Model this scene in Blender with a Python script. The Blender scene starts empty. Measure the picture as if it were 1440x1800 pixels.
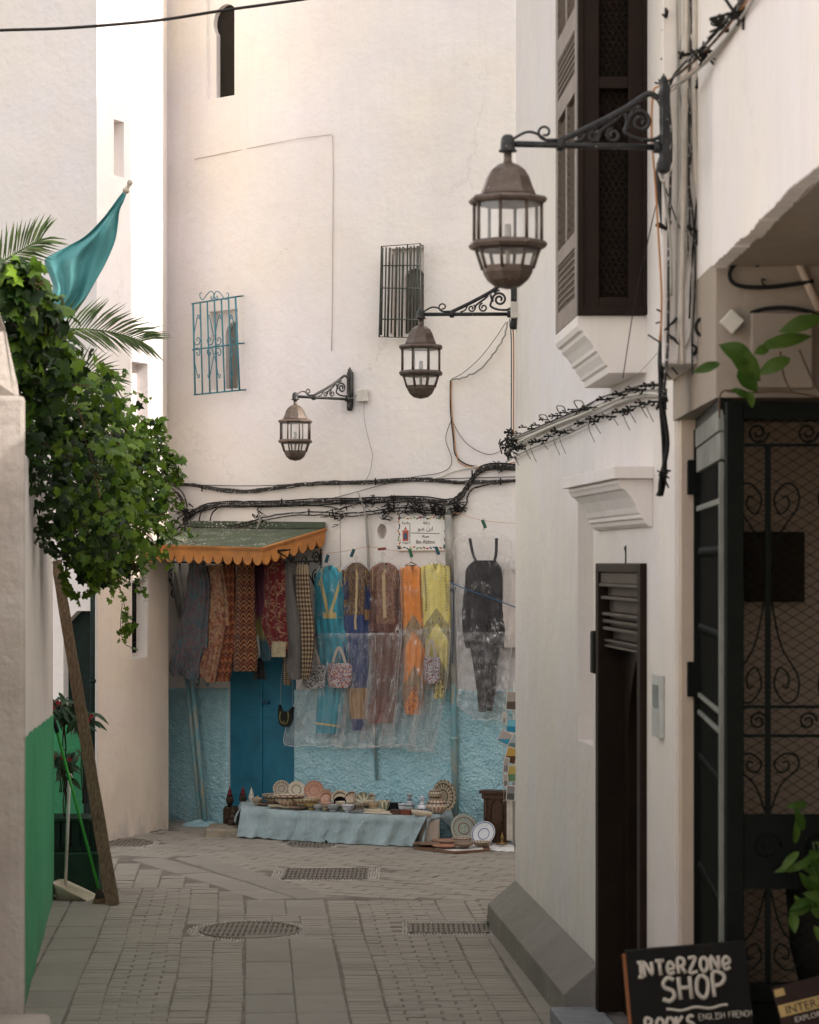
import bpy, bmesh, math, random
import numpy as np
from mathutils import Vector, Matrix, noise
random.seed(7)
R = math.radians
PI = math.pi
# ------------------------------------------------------------------ camera, sky, sun, exposure
F = 4500.0; HC = 2.6; HY = 990.0; CX = 720.0        # focal length in photo pixels, eye height, horizon row
sc = bpy.context.scene
cam = bpy.data.objects.new('camera', bpy.data.cameras.new('camera'))
sc.collection.objects.link(cam)
cam.location = (0, 0, HC); cam.rotation_euler = (R(90), 0, 0)
cd = cam.data
cd.sensor_fit = 'HORIZONTAL'; cd.sensor_width = 24.0; cd.lens = 24.0 * F / 1440.0
cd.shift_y = (HY - 900) / 1440.0
cd.clip_start = 0.1; cd.clip_end = 500
cd.dof.use_dof = True; cd.dof.focus_distance = 23.6; cd.dof.aperture_fstop = 4.5
sc.camera = cam
SUN_EL = 38.0
SUN_DIR = Vector((1, -0.43, math.tan(R(SUN_EL)) * math.hypot(1, .43))).normalized()
SUN_AZ = math.atan2(SUN_DIR.x, SUN_DIR.y)
world = bpy.data.worlds.new('World'); sc.world = world; world.use_nodes = True
wn = world.node_tree; wn.nodes.clear()
sky = wn.nodes.new('ShaderNodeTexSky'); sky.sky_type = 'NISHITA'; sky.sun_disc = False
sky.sun_elevation = R(SUN_EL); sky.sun_rotation = SUN_AZ
sky.dust_density = 3.0; sky.air_density = 1.0; sky.ozone_density = 0.6
hs = wn.nodes.new('ShaderNodeHueSaturation'); hs.inputs['Saturation'].default_value = 0.10
bg = wn.nodes.new('ShaderNodeBackground'); bg.inputs['Strength'].default_value = 0.14
wo = wn.nodes.new('ShaderNodeOutputWorld')
wn.links.new(sky.outputs[0], hs.inputs['Color']); wt = wn.nodes.new('ShaderNodeMix'); wt.data_type = 'RGBA'; wt.blend_type = 'MULTIPLY'; wt.inputs[0].default_value = 1; wt.inputs[7].default_value = (1.0, .96, .93, 1)
wn.links.new(hs.outputs[0], wt.inputs[6]); wn.links.new(wt.outputs[2], bg.inputs[0]); wn.links.new(bg.outputs[0], wo.inputs[0])
sl = bpy.data.lights.new('sun', 'SUN'); sl.energy = 1.75; sl.angle = R(0.5); sl.color = (1.0, 0.92, 0.83)
so = bpy.data.objects.new('sun', sl); sc.collection.objects.link(so)
so.rotation_euler = (-SUN_DIR).to_track_quat('-Z', 'Y').to_euler(); so.location = (20, -8, 20)
sc.view_settings.view_transform = 'Standard'; sc.view_settings.look = 'None'
sc.view_settings.exposure = 1.7; sc.view_settings.gamma = 1.0
try:
    sc.cycles.max_bounces = 10; sc.cycles.transparent_max_bounces = 24; sc.cycles.diffuse_bounces = 6
    sc.cycles.caustics_reflective = False; sc.cycles.caustics_refractive = False
    sc.cycles.sample_clamp_indirect = 6
except Exception: pass
C = sc.collection
# ------------------------------------------------------------------ helpers
def P(px, py, d): return Vector(((px - CX) / F * d, d, HC - (py - HY) / F * d))
def G(px, py):
    d = HC * F / (py - HY); return Vector(((px - CX) / F * d, d, 0))
# plan line of the shop wall, as (photo column, depth)
SWP = [(276, 25.95), (430, 25.1), (600, 24.45), (760, 24.06), (825, 23.9), (905, 23.7), (960, 23.62)]
SW = [Vector(((a - CX) / F * d, d)) for a, d in SWP]
def _curve():
    n = 40; out = []
    for i in range(len(SW) - 1):
        p0 = SW[max(i - 1, 0)]; p1 = SW[i]; p2 = SW[i + 1]; p3 = SW[min(i + 2, len(SW) - 1)]
        for k in range(n):
            t = k / n; out.append(.5 * ((2 * p1) + (p2 - p0) * t + (2 * p0 - 5 * p1 + 4 * p2 - p3) * t * t + (3 * p1 - p0 - 3 * p2 + p3) * t ** 3))
    out.append(SW[-1]); return out
WC = _curve()
WX = np.array([p.x for p in WC]); WY = np.array([p.y for p in WC])
WTX = np.gradient(WX); WTY = np.gradient(WY); _l = np.hypot(WTX, WTY); WTX /= _l; WTY /= _l
_k = np.ones(31) / 31
WTX = np.convolve(np.pad(WTX, 15, 'edge'), _k, 'valid'); WTY = np.convolve(np.pad(WTY, 15, 'edge'), _k, 'valid'); _l = np.hypot(WTX, WTY); WTX /= _l; WTY /= _l
def wall_frame(px, off=0.0):
    """depth, tangent (rightwards) and outward normal where column px meets the wall line pushed out by off"""
    ox = WX + WTY * off; oy = WY - WTX * off; cols_ = CX + F * ox / oy
    i = np.interp(px, cols_, np.arange(len(cols_)))
    i0 = int(min(i, len(cols_) - 2)); f = i - i0
    d = oy[i0] * (1 - f) + oy[i0 + 1] * f
    if px > cols_[-1]: d = oy[-1]
    t = Vector((WTX[i0] * (1 - f) + WTX[i0 + 1] * f, WTY[i0] * (1 - f) + WTY[i0 + 1] * f)); t.normalize()
    return float(d), t, Vector((t.y, -t.x))
def W(px, py, off=0.0):
    d, t, n = wall_frame(px, off); return P(px, py, d)
def tag(o, label=None, cat=None, group=None, kind=None):
    if label: o['label'] = label
    if cat: o['category'] = cat
    if group: o['group'] = group
    if kind: o['kind'] = kind
    return o
def thing(name, label, cat, loc=(0, 0, 0), group=None, rz=0.0):
    o = bpy.data.objects.new(name, None); o.empty_display_size = .1; C.objects.link(o)
    o.location = loc; o.rotation_euler = (0, 0, rz)
    return tag(o, label, cat, group)
class MB:
    def __init__(s): s.v = []; s.f = []; s.uv = []; s.sm = []
    def face(s, idx, uv=None, smooth=False): s.f.append(tuple(idx)); s.uv.append(uv); s.sm.append(smooth)
    def poly(s, pts, uv=None):
        n = len(s.v); s.v += [Vector(p) for p in pts]; s.face(range(n, n + len(pts)), uv)
    def box(s, lo, hi, m=None):
        n = len(s.v); x0, y0, z0 = lo; x1, y1, z1 = hi
        p = [Vector(q) for q in ((x0,y0,z0),(x1,y0,z0),(x1,y1,z0),(x0,y1,z0),(x0,y0,z1),(x1,y0,z1),(x1,y1,z1),(x0,y1,z1))]
        s.v += [m @ q for q in p] if m else p
        for q in ((0,3,2,1),(4,5,6,7),(0,1,5,4),(1,2,6,5),(2,3,7,6),(3,0,4,7)): s.face([n + k for k in q])
        return s
    def prism(s, pts, dvec, m=None):
        n = len(s.v); k = len(pts); dvec = Vector(dvec)
        a = [Vector(p) for p in pts]; b = [p + dvec for p in a]
        if m: a = [m @ p for p in a]; b = [m @ p for p in b]
        s.v += a + b
        s.face(range(n, n + k)); s.face(reversed(range(n + k, n + 2 * k)))
        for i in range(k):
            j = (i + 1) % k; s.face([n + i, n + k + i, n + k + j, n + j])
        return s
    def extrude_plan(s, pts, z0, z1):
        return s.prism([(p[0], p[1], z0) for p in pts], (0, 0, z1 - z0))
    def grid(s, fn, nu, nv, closeu=False, smooth=True, uvfn=None):
        n = len(s.v); cu = nu if closeu else nu + 1
        for j in range(nv + 1):
            for i in range(cu): s.v.append(Vector(fn(i / nu, j / nv)))
        for j in range(nv):
            for i in range(nu):
                i2 = (i + 1) % cu if closeu else i + 1
                q = [n + j * cu + i, n + j * cu + i2, n + (j + 1) * cu + i2, n + (j + 1) * cu + i]
                u0, u1, v0, v1 = i / nu, (i + 1) / nu, j / nv, (j + 1) / nv
                uv = [(u0, v0), (u1, v0), (u1, v1), (u0, v1)]
                if uvfn: uv = [uvfn(*c) for c in uv]
                s.face(q, uv, smooth)
        return s
    def tube(s, pts, r, n=6, closed=False, caps=True):
        pts = [Vector(p) for p in pts]; m = len(pts)
        rr = r if isinstance(r, (list, tuple)) else [r] * m
        base = len(s.v); up = None; rings = []
        for i, p in enumerate(pts):
            if closed: t = pts[(i + 1) % m] - pts[i - 1]
            else: t = pts[min(i + 1, m - 1)] - pts[max(i - 1, 0)]
            if t.length < 1e-9: t = Vector((0, 0, 1))
            t.normalize()
            if up is None:
                up = t.orthogonal().normalized()
            else:
                up = (up - t * up.dot(t))
                up = up.normalized() if up.length > 1e-6 else t.orthogonal().normalized()
            w = t.cross(up)
            for k in range(n):
                a = 2 * PI * k / n; s.v.append(p + (up * math.cos(a) + w * math.sin(a)) * rr[i])
        segs = m if closed else m - 1
        for i in range(segs):
            for k in range(n):
                a = base + i * n; b = base + ((i + 1) % m) * n; k2 = (k + 1) % n
                s.face([a + k, a + k2, b + k2, b + k], None, n > 4)
        if caps and not closed:
            s.face([base + k for k in reversed(range(n))]); s.face([base + (m - 1) * n + k for k in range(n)])
        return s
    def lathe(s, prof, n=24, m=None, smooth=True, a0=0.0, uv=True):
        m = m or Matrix(); base = len(s.v); k = len(prof)
        for j, (r, z) in enumerate(prof):
            for i in range(n):
                a = a0 + 2 * PI * i / n; s.v.append(m @ Vector((r * math.cos(a), r * math.sin(a), z)))
        for j in range(k - 1):
            for i in range(n):
                i2 = (i + 1) % n
                u0, u1 = i / n, (i + 1) / n; v0, v1 = j / (k - 1), (j + 1) / (k - 1)
                s.face([base + j * n + i, base + j * n + i2, base + (j + 1) * n + i2, base + (j + 1) * n + i], [(u0, v0), (u1, v0), (u1, v1), (u0, v1)], smooth)
        if prof[0][0] > 1e-5: s.face([base + i for i in reversed(range(n))])
        if prof[-1][0] > 1e-5: s.face([base + (k - 1) * n + i for i in range(n)])
        return s
    def ball(s, c, r, n=10, sz=1.0):
        return s.lathe([(max(1e-6, r * math.sin(PI * j / 6)), -r * sz * math.cos(PI * j / 6)) for j in range(7)], n, Matrix.Translation(c))
    def build(s, name, mat, parent=None, bevel=0.0, label=None, cat=None, group=None, kind=None, fixn=True):
        if parent is not None:
            o0 = parent_origin(parent)
        elif s.v:
            xs = [v.x for v in s.v]; ys = [v.y for v in s.v]; zs = [v.z for v in s.v]
            o0 = Vector(((min(xs) + max(xs)) / 2, (min(ys) + max(ys)) / 2, min(zs)))
        else: o0 = Vector((0, 0, 0))
        me = bpy.data.meshes.new(name)
        me.from_pydata([tuple(v - o0) for v in s.v], [], s.f)
        if any(u is not None for u in s.uv):
            ul = me.uv_layers.new(name='UVMap'); k = 0
            for f, u in zip(s.f, s.uv):
                for q in range(len(f)):
                    if u is not None: ul.data[k].uv = u[q]
                    k += 1
        me.polygons.foreach_set('use_smooth', s.sm)
        if len(s.f) < 30000 and fixn:
            bm = bmesh.new(); bm.from_mesh(me); bmesh.ops.recalc_face_normals(bm, faces=bm.faces); bm.to_mesh(me); bm.free()
        if mat is not None:
            me.materials.append(mat)
        o = bpy.data.objects.new(name, me); C.objects.link(o)
        if parent is not None: o.parent = parent
        else: o.location = o0
        if parent is not None and parent.type == 'MESH':
            pass
        if bevel:
            b = o.modifiers.new('bevel', 'BEVEL'); b.width = bevel; b.segments = 2; b.limit_method = 'ANGLE'; b.angle_limit = R(40)
        tag(o, label, cat, group, kind)
        return o
def parent_origin(p):
    o = Vector((0, 0, 0))
    while p is not None: o += p.location; p = p.parent
    return o
def recalc(o):
    bm = bmesh.new(); bm.from_mesh(o.data); bmesh.ops.recalc_face_normals(bm, faces=bm.faces); bm.to_mesh(o.data); bm.free()
def cut(o, cutter):
    """boolean the cutter's solid out of o and keep the result as plain mesh"""
    recalc(o)
    oo = parent_origin(o)
    me = bpy.data.meshes.new('cutter'); me.from_pydata([tuple(v) for v in cutter.v], [], cutter.f)
    c = bpy.data.objects.new('cutter', me); C.objects.link(c); recalc(c)
    md = o.modifiers.new('b', 'BOOLEAN'); md.operation = 'DIFFERENCE'; md.solver = 'EXACT'; md.object = c; md.use_self = True
    bpy.context.view_layer.update()
    dg = bpy.context.evaluated_depsgraph_get(); ev = o.evaluated_get(dg)
    nm = bpy.data.meshes.new_from_object(ev); o.modifiers.remove(md)
    old = o.data; o.data = nm; nm.name = old.name; bpy.data.meshes.remove(old)
    bpy.data.objects.remove(c); bpy.data.meshes.remove(me)
def copy_tree(o, parent=None):
    c = o.copy(); C.objects.link(c); c.parent = parent
    for ch in [x for x in o.children]: copy_tree(ch, c)
    return c
def smooth_path(pts, sub=6):
    pts = [Vector(p) for p in pts]; out = []
    for i in range(len(pts) - 1):
        p0 = pts[max(i - 1, 0)]; p1 = pts[i]; p2 = pts[i + 1]; p3 = pts[min(i + 2, len(pts) - 1)]
        for k in range(sub):
            t = k / sub; t2 = t * t; t3 = t2 * t
            out.append(.5 * ((2 * p1) + (p2 - p0) * t + (2 * p0 - 5 * p1 + 4 * p2 - p3) * t2 + (3 * p1 - p0 - 3 * p2 + p3) * t3))
    out.append(pts[-1]); return out
# ------------------------------------------------------------------ material toolkit
class N:
    def __init__(s, name):
        s.m = bpy.data.materials.new(name); s.m.use_nodes = True; s.t = s.m.node_tree; s.t.nodes.clear()
        s.out = s.t.nodes.new('ShaderNodeOutputMaterial'); s.b = s.t.nodes.new('ShaderNodeBsdfPrincipled')
        s.t.links.new(s.b.outputs[0], s.out.inputs[0]); s._tc = None
    def tc(s, which='Object'):
        if s._tc is None: s._tc = s.t.nodes.new('ShaderNodeTexCoord')
        return s._tc.outputs[which]
    def pos(s):
        return s.t.nodes.new('ShaderNodeNewGeometry').outputs['Position']
    def island(s): return s.t.nodes.new('ShaderNodeNewGeometry').outputs['Random Per Island']
    def put(s, inp, v):
        if hasattr(v, 'is_linked') or hasattr(v, 'links'): s.t.links.new(v, inp)
        else:
            try: inp.default_value = v
            except Exception: inp.default_value = (*v, 1.0)
    def node(s, typ, out=0, props=None, **ins):
        n = s.t.nodes.new(typ)
        for k, v in (props or {}).items(): setattr(n, k, v)
        for k, v in ins.items():
            key = int(k[1:]) if k[0] == 'i' and k[1:].isdigit() else k.replace('_', ' ')
            s.put(n.inputs[key], v)
        return n.outputs[out]
    def map(s, co, scale=(1, 1, 1), loc=(0, 0, 0), rot=(0, 0, 0)):
        return s.node('ShaderNodeMapping', Vector=co, Scale=scale, Location=loc, Rotation=rot)
    def noise(s, scale, co=None, detail=4, rough=.55, dist=0.0, out=0):
        co = co if co is not None else s.pos()
        return s.node('ShaderNodeTexNoise', out, Vector=co, Scale=scale, Detail=detail, Roughness=rough, Distortion=dist)
    def voro(s, scale, co=None, feature='F1', out=0, rand=1.0):
        co = co if co is not None else s.pos()
        return s.node('ShaderNodeTexVoronoi', out, {'feature': feature}, Vector=co, Scale=scale, Randomness=rand)
    def wave(s, scale, co, dist=0.0, dscale=1.0, dir='X', typ='BANDS', prof='SIN'):
        return s.node('ShaderNodeTexWave', 1, {'wave_type': typ, 'bands_direction': dir, 'wave_profile': prof} if typ == 'BANDS' else {'wave_type': typ}, Vector=co, Scale=scale, Distortion=dist, Detail_Scale=dscale)
    def ramp(s, fac, stops, const=False):
        n = s.t.nodes.new('ShaderNodeValToRGB'); s.put(n.inputs[0], fac)
        if const: n.color_ramp.interpolation = 'CONSTANT'
        el = n.color_ramp.elements
        while len(el) > 1: el.remove(el[-1])
        for i, (p, c) in enumerate(stops):
            e = el[0] if i == 0 else el.new(p)
            e.position = p; e.color = (c, c, c, 1) if isinstance(c, (int, float)) else (*c, 1)
        return n.outputs[0]
    def mix(s, fac, a, b, typ='MIX'):
        n = s.t.nodes.new('ShaderNodeMix'); n.data_type = 'RGBA'; n.blend_type = typ
        s.put(n.inputs[0], fac)
        for k, v in ((6, a), (7, b)):
            if isinstance(v, (tuple, list)): n.inputs[k].default_value = (*v[:3], 1)
            else: s.t.links.new(v, n.inputs[k])
        return n.outputs[2]
    def math(s, op, a, b=0.0, c=0.0):
        n = s.t.nodes.new('ShaderNodeMath'); n.operation = op; s.put(n.inputs[0], a); s.put(n.inputs[1], b); s.put(n.inputs[2], c); return n.outputs[0]
    def sep(s, v):
        n = s.t.nodes.new('ShaderNodeSeparateXYZ'); s.put(n.inputs[0], v); return n.outputs
    def bump(s, h, strength=.3, dist=.01, normal=None):
        n = s.t.nodes.new('ShaderNodeBump'); s.put(n.inputs['Height'], h); n.inputs['Strength'].default_value = strength; n.inputs['Distance'].default_value = dist
        if normal is not None: s.put(n.inputs['Normal'], normal)
        return n.outputs[0]
    def done(s, color=None, rough=.8, metal=0.0, normal=None, spec=.3, **kw):
        if color is not None:
            if isinstance(color, (tuple, list)): s.b.inputs['Base Color'].default_value = (*color[:3], 1)
            else: s.t.links.new(color, s.b.inputs['Base Color'])
        s.put(s.b.inputs['Roughness'], rough); s.put(s.b.inputs['Metallic'], metal); s.b.inputs['Specular IOR Level'].default_value = spec
        if normal is not None: s.t.links.new(normal, s.b.inputs['Normal'])
        for k, v in kw.items(): s.put(s.b.inputs[k.replace('_', ' ')], v)
        return s.m
def simple(name, col, rough=.7, metal=0.0, var=.25, vs=12, bump=.2, bs=60, spec=.3, bd=.004):
    if max(col) < .07: spec = min(spec, .10)
    n = N(name); p = n.tc('Object')
    dark = tuple(c * (1 - var) for c in col)
    cc = n.mix(n.ramp(n.noise(vs, p), [(.3, 0), (.7, 1)]), dark, col)
    return n.done(cc, rough, metal, n.bump(n.noise(bs, p), bump, bd), spec)
def plaster(name, col, stain, amount=.5, streak=.5, bump=.25, blotch=(.45, .43, .40), grime=.5):
    n = N(name); p = n.pos()
    a = n.ramp(n.noise(.9, p, 6, .6), [(.35, 0), (.72, 1)])
    lil = tuple(min(.84, c * k) for c, k in zip(col, (.965, .955, 1.0))); crm = tuple(min(.84, c * k) for c, k in zip(col, (1.03, 1.0, .93)))
    hue = n.mix(n.ramp(n.noise(.55, n.map(p, loc=(3, 1, 2)), 4, .6), [(.38, 0), (.62, 1)]), lil, crm)
    st = n.ramp(n.noise(5, n.map(p, (3, 3, .22)), 6, .65), [(.5, 0), (.8, 1)])
    c = n.mix(n.math('MULTIPLY', a, amount), hue, stain)
    c = n.mix(n.math('MULTIPLY', st, streak * .5), c, stain)
    patch = n.ramp(n.voro(1.1, n.map(p, (1, 1, .8)), rand=1.0), [(.30, 1), (.34, 0)]); pn = n.ramp(n.noise(2.3, p, 5, .6, 1.0), [(.52, 0), (.55, 1)])
    c = n.mix(n.math('MULTIPLY', n.math('MULTIPLY', patch, pn), .45), c, tuple(k * .93 for k in col))
    sp = n.ramp(n.noise(7, p, 8, .7, .6), [(.66, 0), (.74, 1)])
    c = n.mix(n.math('MULTIPLY', sp, .30), c, blotch)
    cr = n.ramp(n.voro(.75, n.map(n.node('ShaderNodeVectorMath', 0, {'operation': 'ADD'}, i0=p, i1=n.node('ShaderNodeVectorMath', 0, {'operation': 'SCALE'}, i0=n.noise(3, p, 6, .7, out=1), Scale=.5))), 'DISTANCE_TO_EDGE'), [(.0, 1), (.004, .6), (.007, 0)])
    crm_ = n.math('MULTIPLY', cr, n.ramp(n.noise(.8, n.map(p, loc=(9, 4, 1)), 3), [(.55, 0), (.63, .32)]))
    c = n.mix(crm_, c, blotch)
    z = n.sep(p)[2]; gz = n.ramp(z, [(.0, 1), (.28, .35), (.9, 0)]); gm = n.math('MULTIPLY', n.math('MULTIPLY', gz, n.ramp(n.noise(6, n.map(p, (1, 1, .5)), 7, .7), [(.36, 0), (.62, 1)])), grime)
    c = n.mix(gm, c, tuple(k * .55 for k in blotch))
    h = n.math('ADD', n.math('MULTIPLY', n.noise(2.2, p, 4, .6), 1.8), n.math('ADD', n.math('MULTIPLY', n.noise(12, p, 6, .65), .6), n.math('MULTIPLY', n.noise(120, p, 3), .07)))
    h = n.math('SUBTRACT', h, n.math('MULTIPLY', crm_, .3))
    return n.done(c, .9, 0, n.bump(h, bump, .05), .1)
# ------------------------------------------------------------------ the setting: ground
M = {}
M['white'] = plaster('white plaster', (.80, .765, .735), (.66, .60, .55), .5, .5)
M['white2'] = plaster('limewash plaster', (.79, .752, .72), (.64, .59, .54), .5, .9, .2)
M['rear'] = plaster('rear house plaster', (.80, .76, .73), (.68, .62, .57), .5, .6)
M['peach'] = plaster('bounce-tinted plaster', (.78, .68, .58), (.62, .50, .40), .6, .7)
M['beige'] = plaster('beige plaster', (.62, .52, .42), (.46, .37, .29), .6, .6)
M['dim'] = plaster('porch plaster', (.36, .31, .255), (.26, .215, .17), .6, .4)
M['stone'] = plaster('aged pillar render', (.46, .42, .375), (.27, .235, .20), 1.0, 1.0, .5, (.16, .13, .10))
def paver_mat():
    n = N('paving'); p = n.pos(); i = n.island()
    base = n.mix(i, (.225, .205, .175), (.29, .266, .23))
    base = n.mix(n.ramp(n.noise(1.1, p, 5), [(.35, 0), (.7, 1)]), base, (.285, .256, .215))
    dirt = n.ramp(n.noise(9, p, 8, .7), [(.55, 0), (.75, 1)])
    base = n.mix(n.math('MULTIPLY', dirt, .4), base, (.17, .15, .122))
    h = n.math('ADD', n.noise(60, p, 5), n.math('MULTIPLY', n.noise(8, p, 3), .6))
    return n.done(base, .75, 0, n.bump(h, .35, .006), .25)
M['paver'] = paver_mat()
def slab_mat():
    n = N('concrete slab'); p = n.pos(); i = n.island()
    base = n.mix(i, (.24, .222, .193), (.275, .254, .222))
    base = n.mix(n.math('MULTIPLY', n.ramp(n.noise(4, p, 7, .65), [(.4, 0), (.75, 1)]), .5), base, (.19, .17, .142))
    return n.done(base, .8, 0, n.bump(n.noise(50, p, 6), .3, .005), .2)
M['slab'] = slab_mat()
M['grout'] = simple('grout', (.205, .182, .152), .95, var=.5, vs=4, bump=.6, bs=30, bd=.01)
g = MB(); g.grid(lambda u, v: (-60 + 120 * u, -10 + 110 * v, .0095), 8, 8)
tag(g.build('ground', M['grout']), kind='structure')

def in_poly(x, y, poly):
    c = False; j = len(poly) - 1
    for i in range(len(poly)):
        if (poly[i][1] > y) != (poly[j][1] > y) and x < (poly[j][0] - poly[i][0]) * (y - poly[i][1]) / (poly[j][1] - poly[i][1]) + poly[i][0]: c = not c
        j = i
    return c
HOLES = []     # (cx, cy, rx, ry, kind)
def clear(x, y):
    for cx, cy, rx, ry, k in HOLES:
        if k == 'oval':
            if ((x - cx) / rx) ** 2 + ((y - cy) / ry) ** 2 < 1: return False
        elif abs(x - cx) < rx and abs(y - cy) < ry: return False
    return True
def paver(mb, cx, cy, w, l, ang, h=0.0, wig=.004):
    ca, sa = math.cos(ang), math.sin(ang); n = len(mb.v)
    tx, ty = random.gauss(0, .005), random.gauss(0, .005)
    h += random.gauss(0, .0015)
    b = .005
    for k, (sx, sy) in enumerate(((-1, -1), (1, -1), (1, 1), (-1, 1))):
        for lay in (0, 1):
            ww = w / 2 - (b if lay else 0); ll = l / 2 - (b if lay else 0)
            x = sx * ww + random.uniform(-wig, wig); y = sy * ll + random.uniform(-wig, wig)
            z = h + .016 + tx * x + ty * y if lay else h + .009
            mb.v.append(Vector((cx + ca * x - sa * y, cy + sa * x + ca * y, z)))
    t = [n + 1, n + 3, n + 5, n + 7]; mb.face(t)
    for k in range(4):
        a = n + 2 * k; c = n + 2 * ((k + 1) % 4); mb.face([a, c, c + 1, a + 1])
        m = len(mb.v); mb.v += [Vector((mb.v[a].x, mb.v[a].y, -.003)), Vector((mb.v[c].x, mb.v[c].y, -.003))]; mb.face([a, m, m + 1, c])
# holes for drain covers: (px, py centre) on ground
def hole(px0, px1, py0, py1, kind):
    a = G(px0, (py0 + py1) / 2); b = G(px1, (py0 + py1) / 2); n_ = G((px0 + px1) / 2, py1).y; f_ = G((px0 + px1) / 2, py0).y
    HOLES.append(((a.x + b.x) / 2, (n_ + f_) / 2, (b.x - a.x) / 2, (f_ - n_) / 2, kind)); return HOLES[-1]
H_OVAL = hole(328, 552, 1621, 1658, 'oval')
H_MID = hole(478, 668, 1528, 1551, 'rect')
H_RIGHT = hole(706, 872, 1625, 1647, 'rect')
H_FAR1 = hole(186, 296, 1452, 1470, 'oval')
H_FAR2 = hole(150, 280, 1476, 1494, 'oval')
H_TAB = hole(496, 600, 1478, 1496, 'oval')
pv = MB(); sb = MB()
# alley zone: bands of slabs follow the alley axis (towards vanishing column ~400)
ax = Vector((-.06, 1)).normalized()
def alley(u, y): return (u - .062 * (y - 16), y)        # u = lateral position at y = 16
ANG = math.atan(.062)
YF = 20.3
def lim_u(y, zone):
    return zone
def diag(x, y):      # inside the diagonal slab pair or beyond it
    s_ = (x + 1.17) * .886 + (y - 19.7) * .464       # distance right of the left edge line
    return y > 19.6 and s_ > -.02
y = 11.0; row = 0
rowl = .105
edges = dict(ls=-2.13, c0=-1.12, c1=-.74, r0=.62, r1=.82)
while y < YF:
    cols = [(-2.05, -1.86, 0), (-1.86, -1.46, row % 2), (-1.46, -1.24, 0), (-1.24, -1.04, 0), (-.42, -.20, 0), (-.20, .42, row % 2), (.42, .64, 0)]
    if y > 19.55: cols = [(-2.9, -2.05, 0)] + cols
    if y > 19.55: cols = [c for c in cols if c[0] != -1.04]
    if y > 17.4: cols = cols + [(.64, 1.5, row % 2)]
    if 17.6 < y < 18.8 or y > 19.6: cols = cols + [(-1.04, -.42, 0)]
    for (u0, u1, off) in cols:
        u = u0; first = True
        while u < u1 - .03:
            w = .205 if not first or off == 0 else .1
            first = False
            if u1 - u < w + .05: w = u1 - u
            uc = u + w / 2; x, yy = alley(uc, y + rowl / 2)
            x += .007 * math.sin(yy * 2.1 + uc * 5)
            if clear(x, yy) and not diag(x, yy): paver(pv, x, yy, w - .007, rowl - .013, ANG * .3)
            u += w
    y += rowl; row += 1
while y < 22.9:
    u = -4.6
    while u < -.2:
        x, yy = alley(u + .1, y + rowl / 2)
        if clear(x, yy) and not diag(x, yy) and (yy < 22.55): paver(pv, x, yy, .196, rowl - .013, ANG * .3)
        u += .205
    y += rowl
def slabband(ua, ub, y0, y1, l=.6, fn=alley):
    yy = y0
    while yy < y1:
        x, y_ = fn((ua + ub) / 2, yy + l / 2)
        if clear(x, y_): paver(sb, x, y_, ub - ua - .006, l - .007, ANG, wig=.001)
        yy += l
slabband(-1.03, -.73, 11, 17.6, .62); slabband(-.73, -.43, 11, 17.5, .62)
slabband(-1.03, -.73, 18.75, 19.6, .45); slabband(-.73, -.43, 18.75, 19.6, .45)
slabband(-2.36, -2.055, 10.5, 19.6, .55); slabband(-2.64, -2.37, 10.5, 19.6, .55)
slabband(.65, .87, 10.5, 17.3, .6); slabband(.88, 1.2, 10.5, 17.3, .7)
# diagonal pair of slabs leading from the middle band to the far left junction
for (sx, sy, ex, ey, w) in ((-1.02, 19.7, -2.2, 22.2, .30), (-.72, 19.75, -1.86, 22.35, .30)):
    dv = Vector((ex - sx, ey - sy)); L = dv.length; a = math.atan2(-dv.x, dv.y); k = 0
    while k < L:
        q = Vector((sx, sy)) + dv.normalized() * (k + .3); 
        if clear(q.x, q.y): paver(sb, q.x, q.y, w - .012, .59, a, .002, wig=.001)
        k += .6
# junction zone, laid parallel to the shop wall in bigger setts
a2 = math.atan2(-.47, 1)
tt = Vector((math.cos(a2), math.sin(a2))); nn = Vector((-tt.y, tt.x))
for i in range(-26, 40):
    for j in range(-30, 30):
        w, l = .30, .15
        q = Vector((-.2, 22.0)) + tt * ((i + (.5 if j % 2 else 0)) * w) + nn * (j * l)
        if q.y < 19.7 or q.y > 26.5 or abs(q.x) > 5: continue
        s_ = (q.x + 1.17) * .886 + (q.y - 19.7) * .464
        if q.y < 22.62 and s_ < .62: continue
        if q.x > -.6 and q.y < 19.72: continue
        if not clear(q.x, q.y): continue
        paver(pv, q.x, q.y, w - .012, l - .012, a2, -.002)
tag(pv.build('paving', M['paver']), kind='structure')
tag(sb.build('pavement_bands', M['slab']), kind='structure')
# ------------------------------------------------------------------ shop building
def arch(w, h, rad=None, n=12, horse=0.0, point=0.0):
    """outline of an arched opening, bottom centre at the origin, in (x, z)"""
    r = rad or w / 2; pts = [(-w / 2, 0), (w / 2, 0)]
    zc = h - r
    a0 = -horse
    for k in range(n + 1):
        a = a0 + (PI - 2 * a0) * k / n
        z = zc + r * math.sin(a) * (1 + point * max(0, math.sin(a)) ** 3)
        pts.append((r * math.cos(a), z))
    return pts
shop = thing('shop_building', 'white plastered house with a rough blue painted base behind the market stall', 'building', (0, 24.6, 0))
foot = [tuple(p) for p in SW] + [(1.9, 24.3), (9, 25.2), (9, 33), (-2.0, 33), (SW[0].x, SW[0].y + .0)]
foot = [tuple(p) for p in SW] + [(1.9, 24.3), (9, 25.2), (9, 33), (-1.7, 33)]
b = MB(); b.extrude_plan(foot, -.2, 9.6)
shop_wall = b.build('wall', M['white'], shop)
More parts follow.
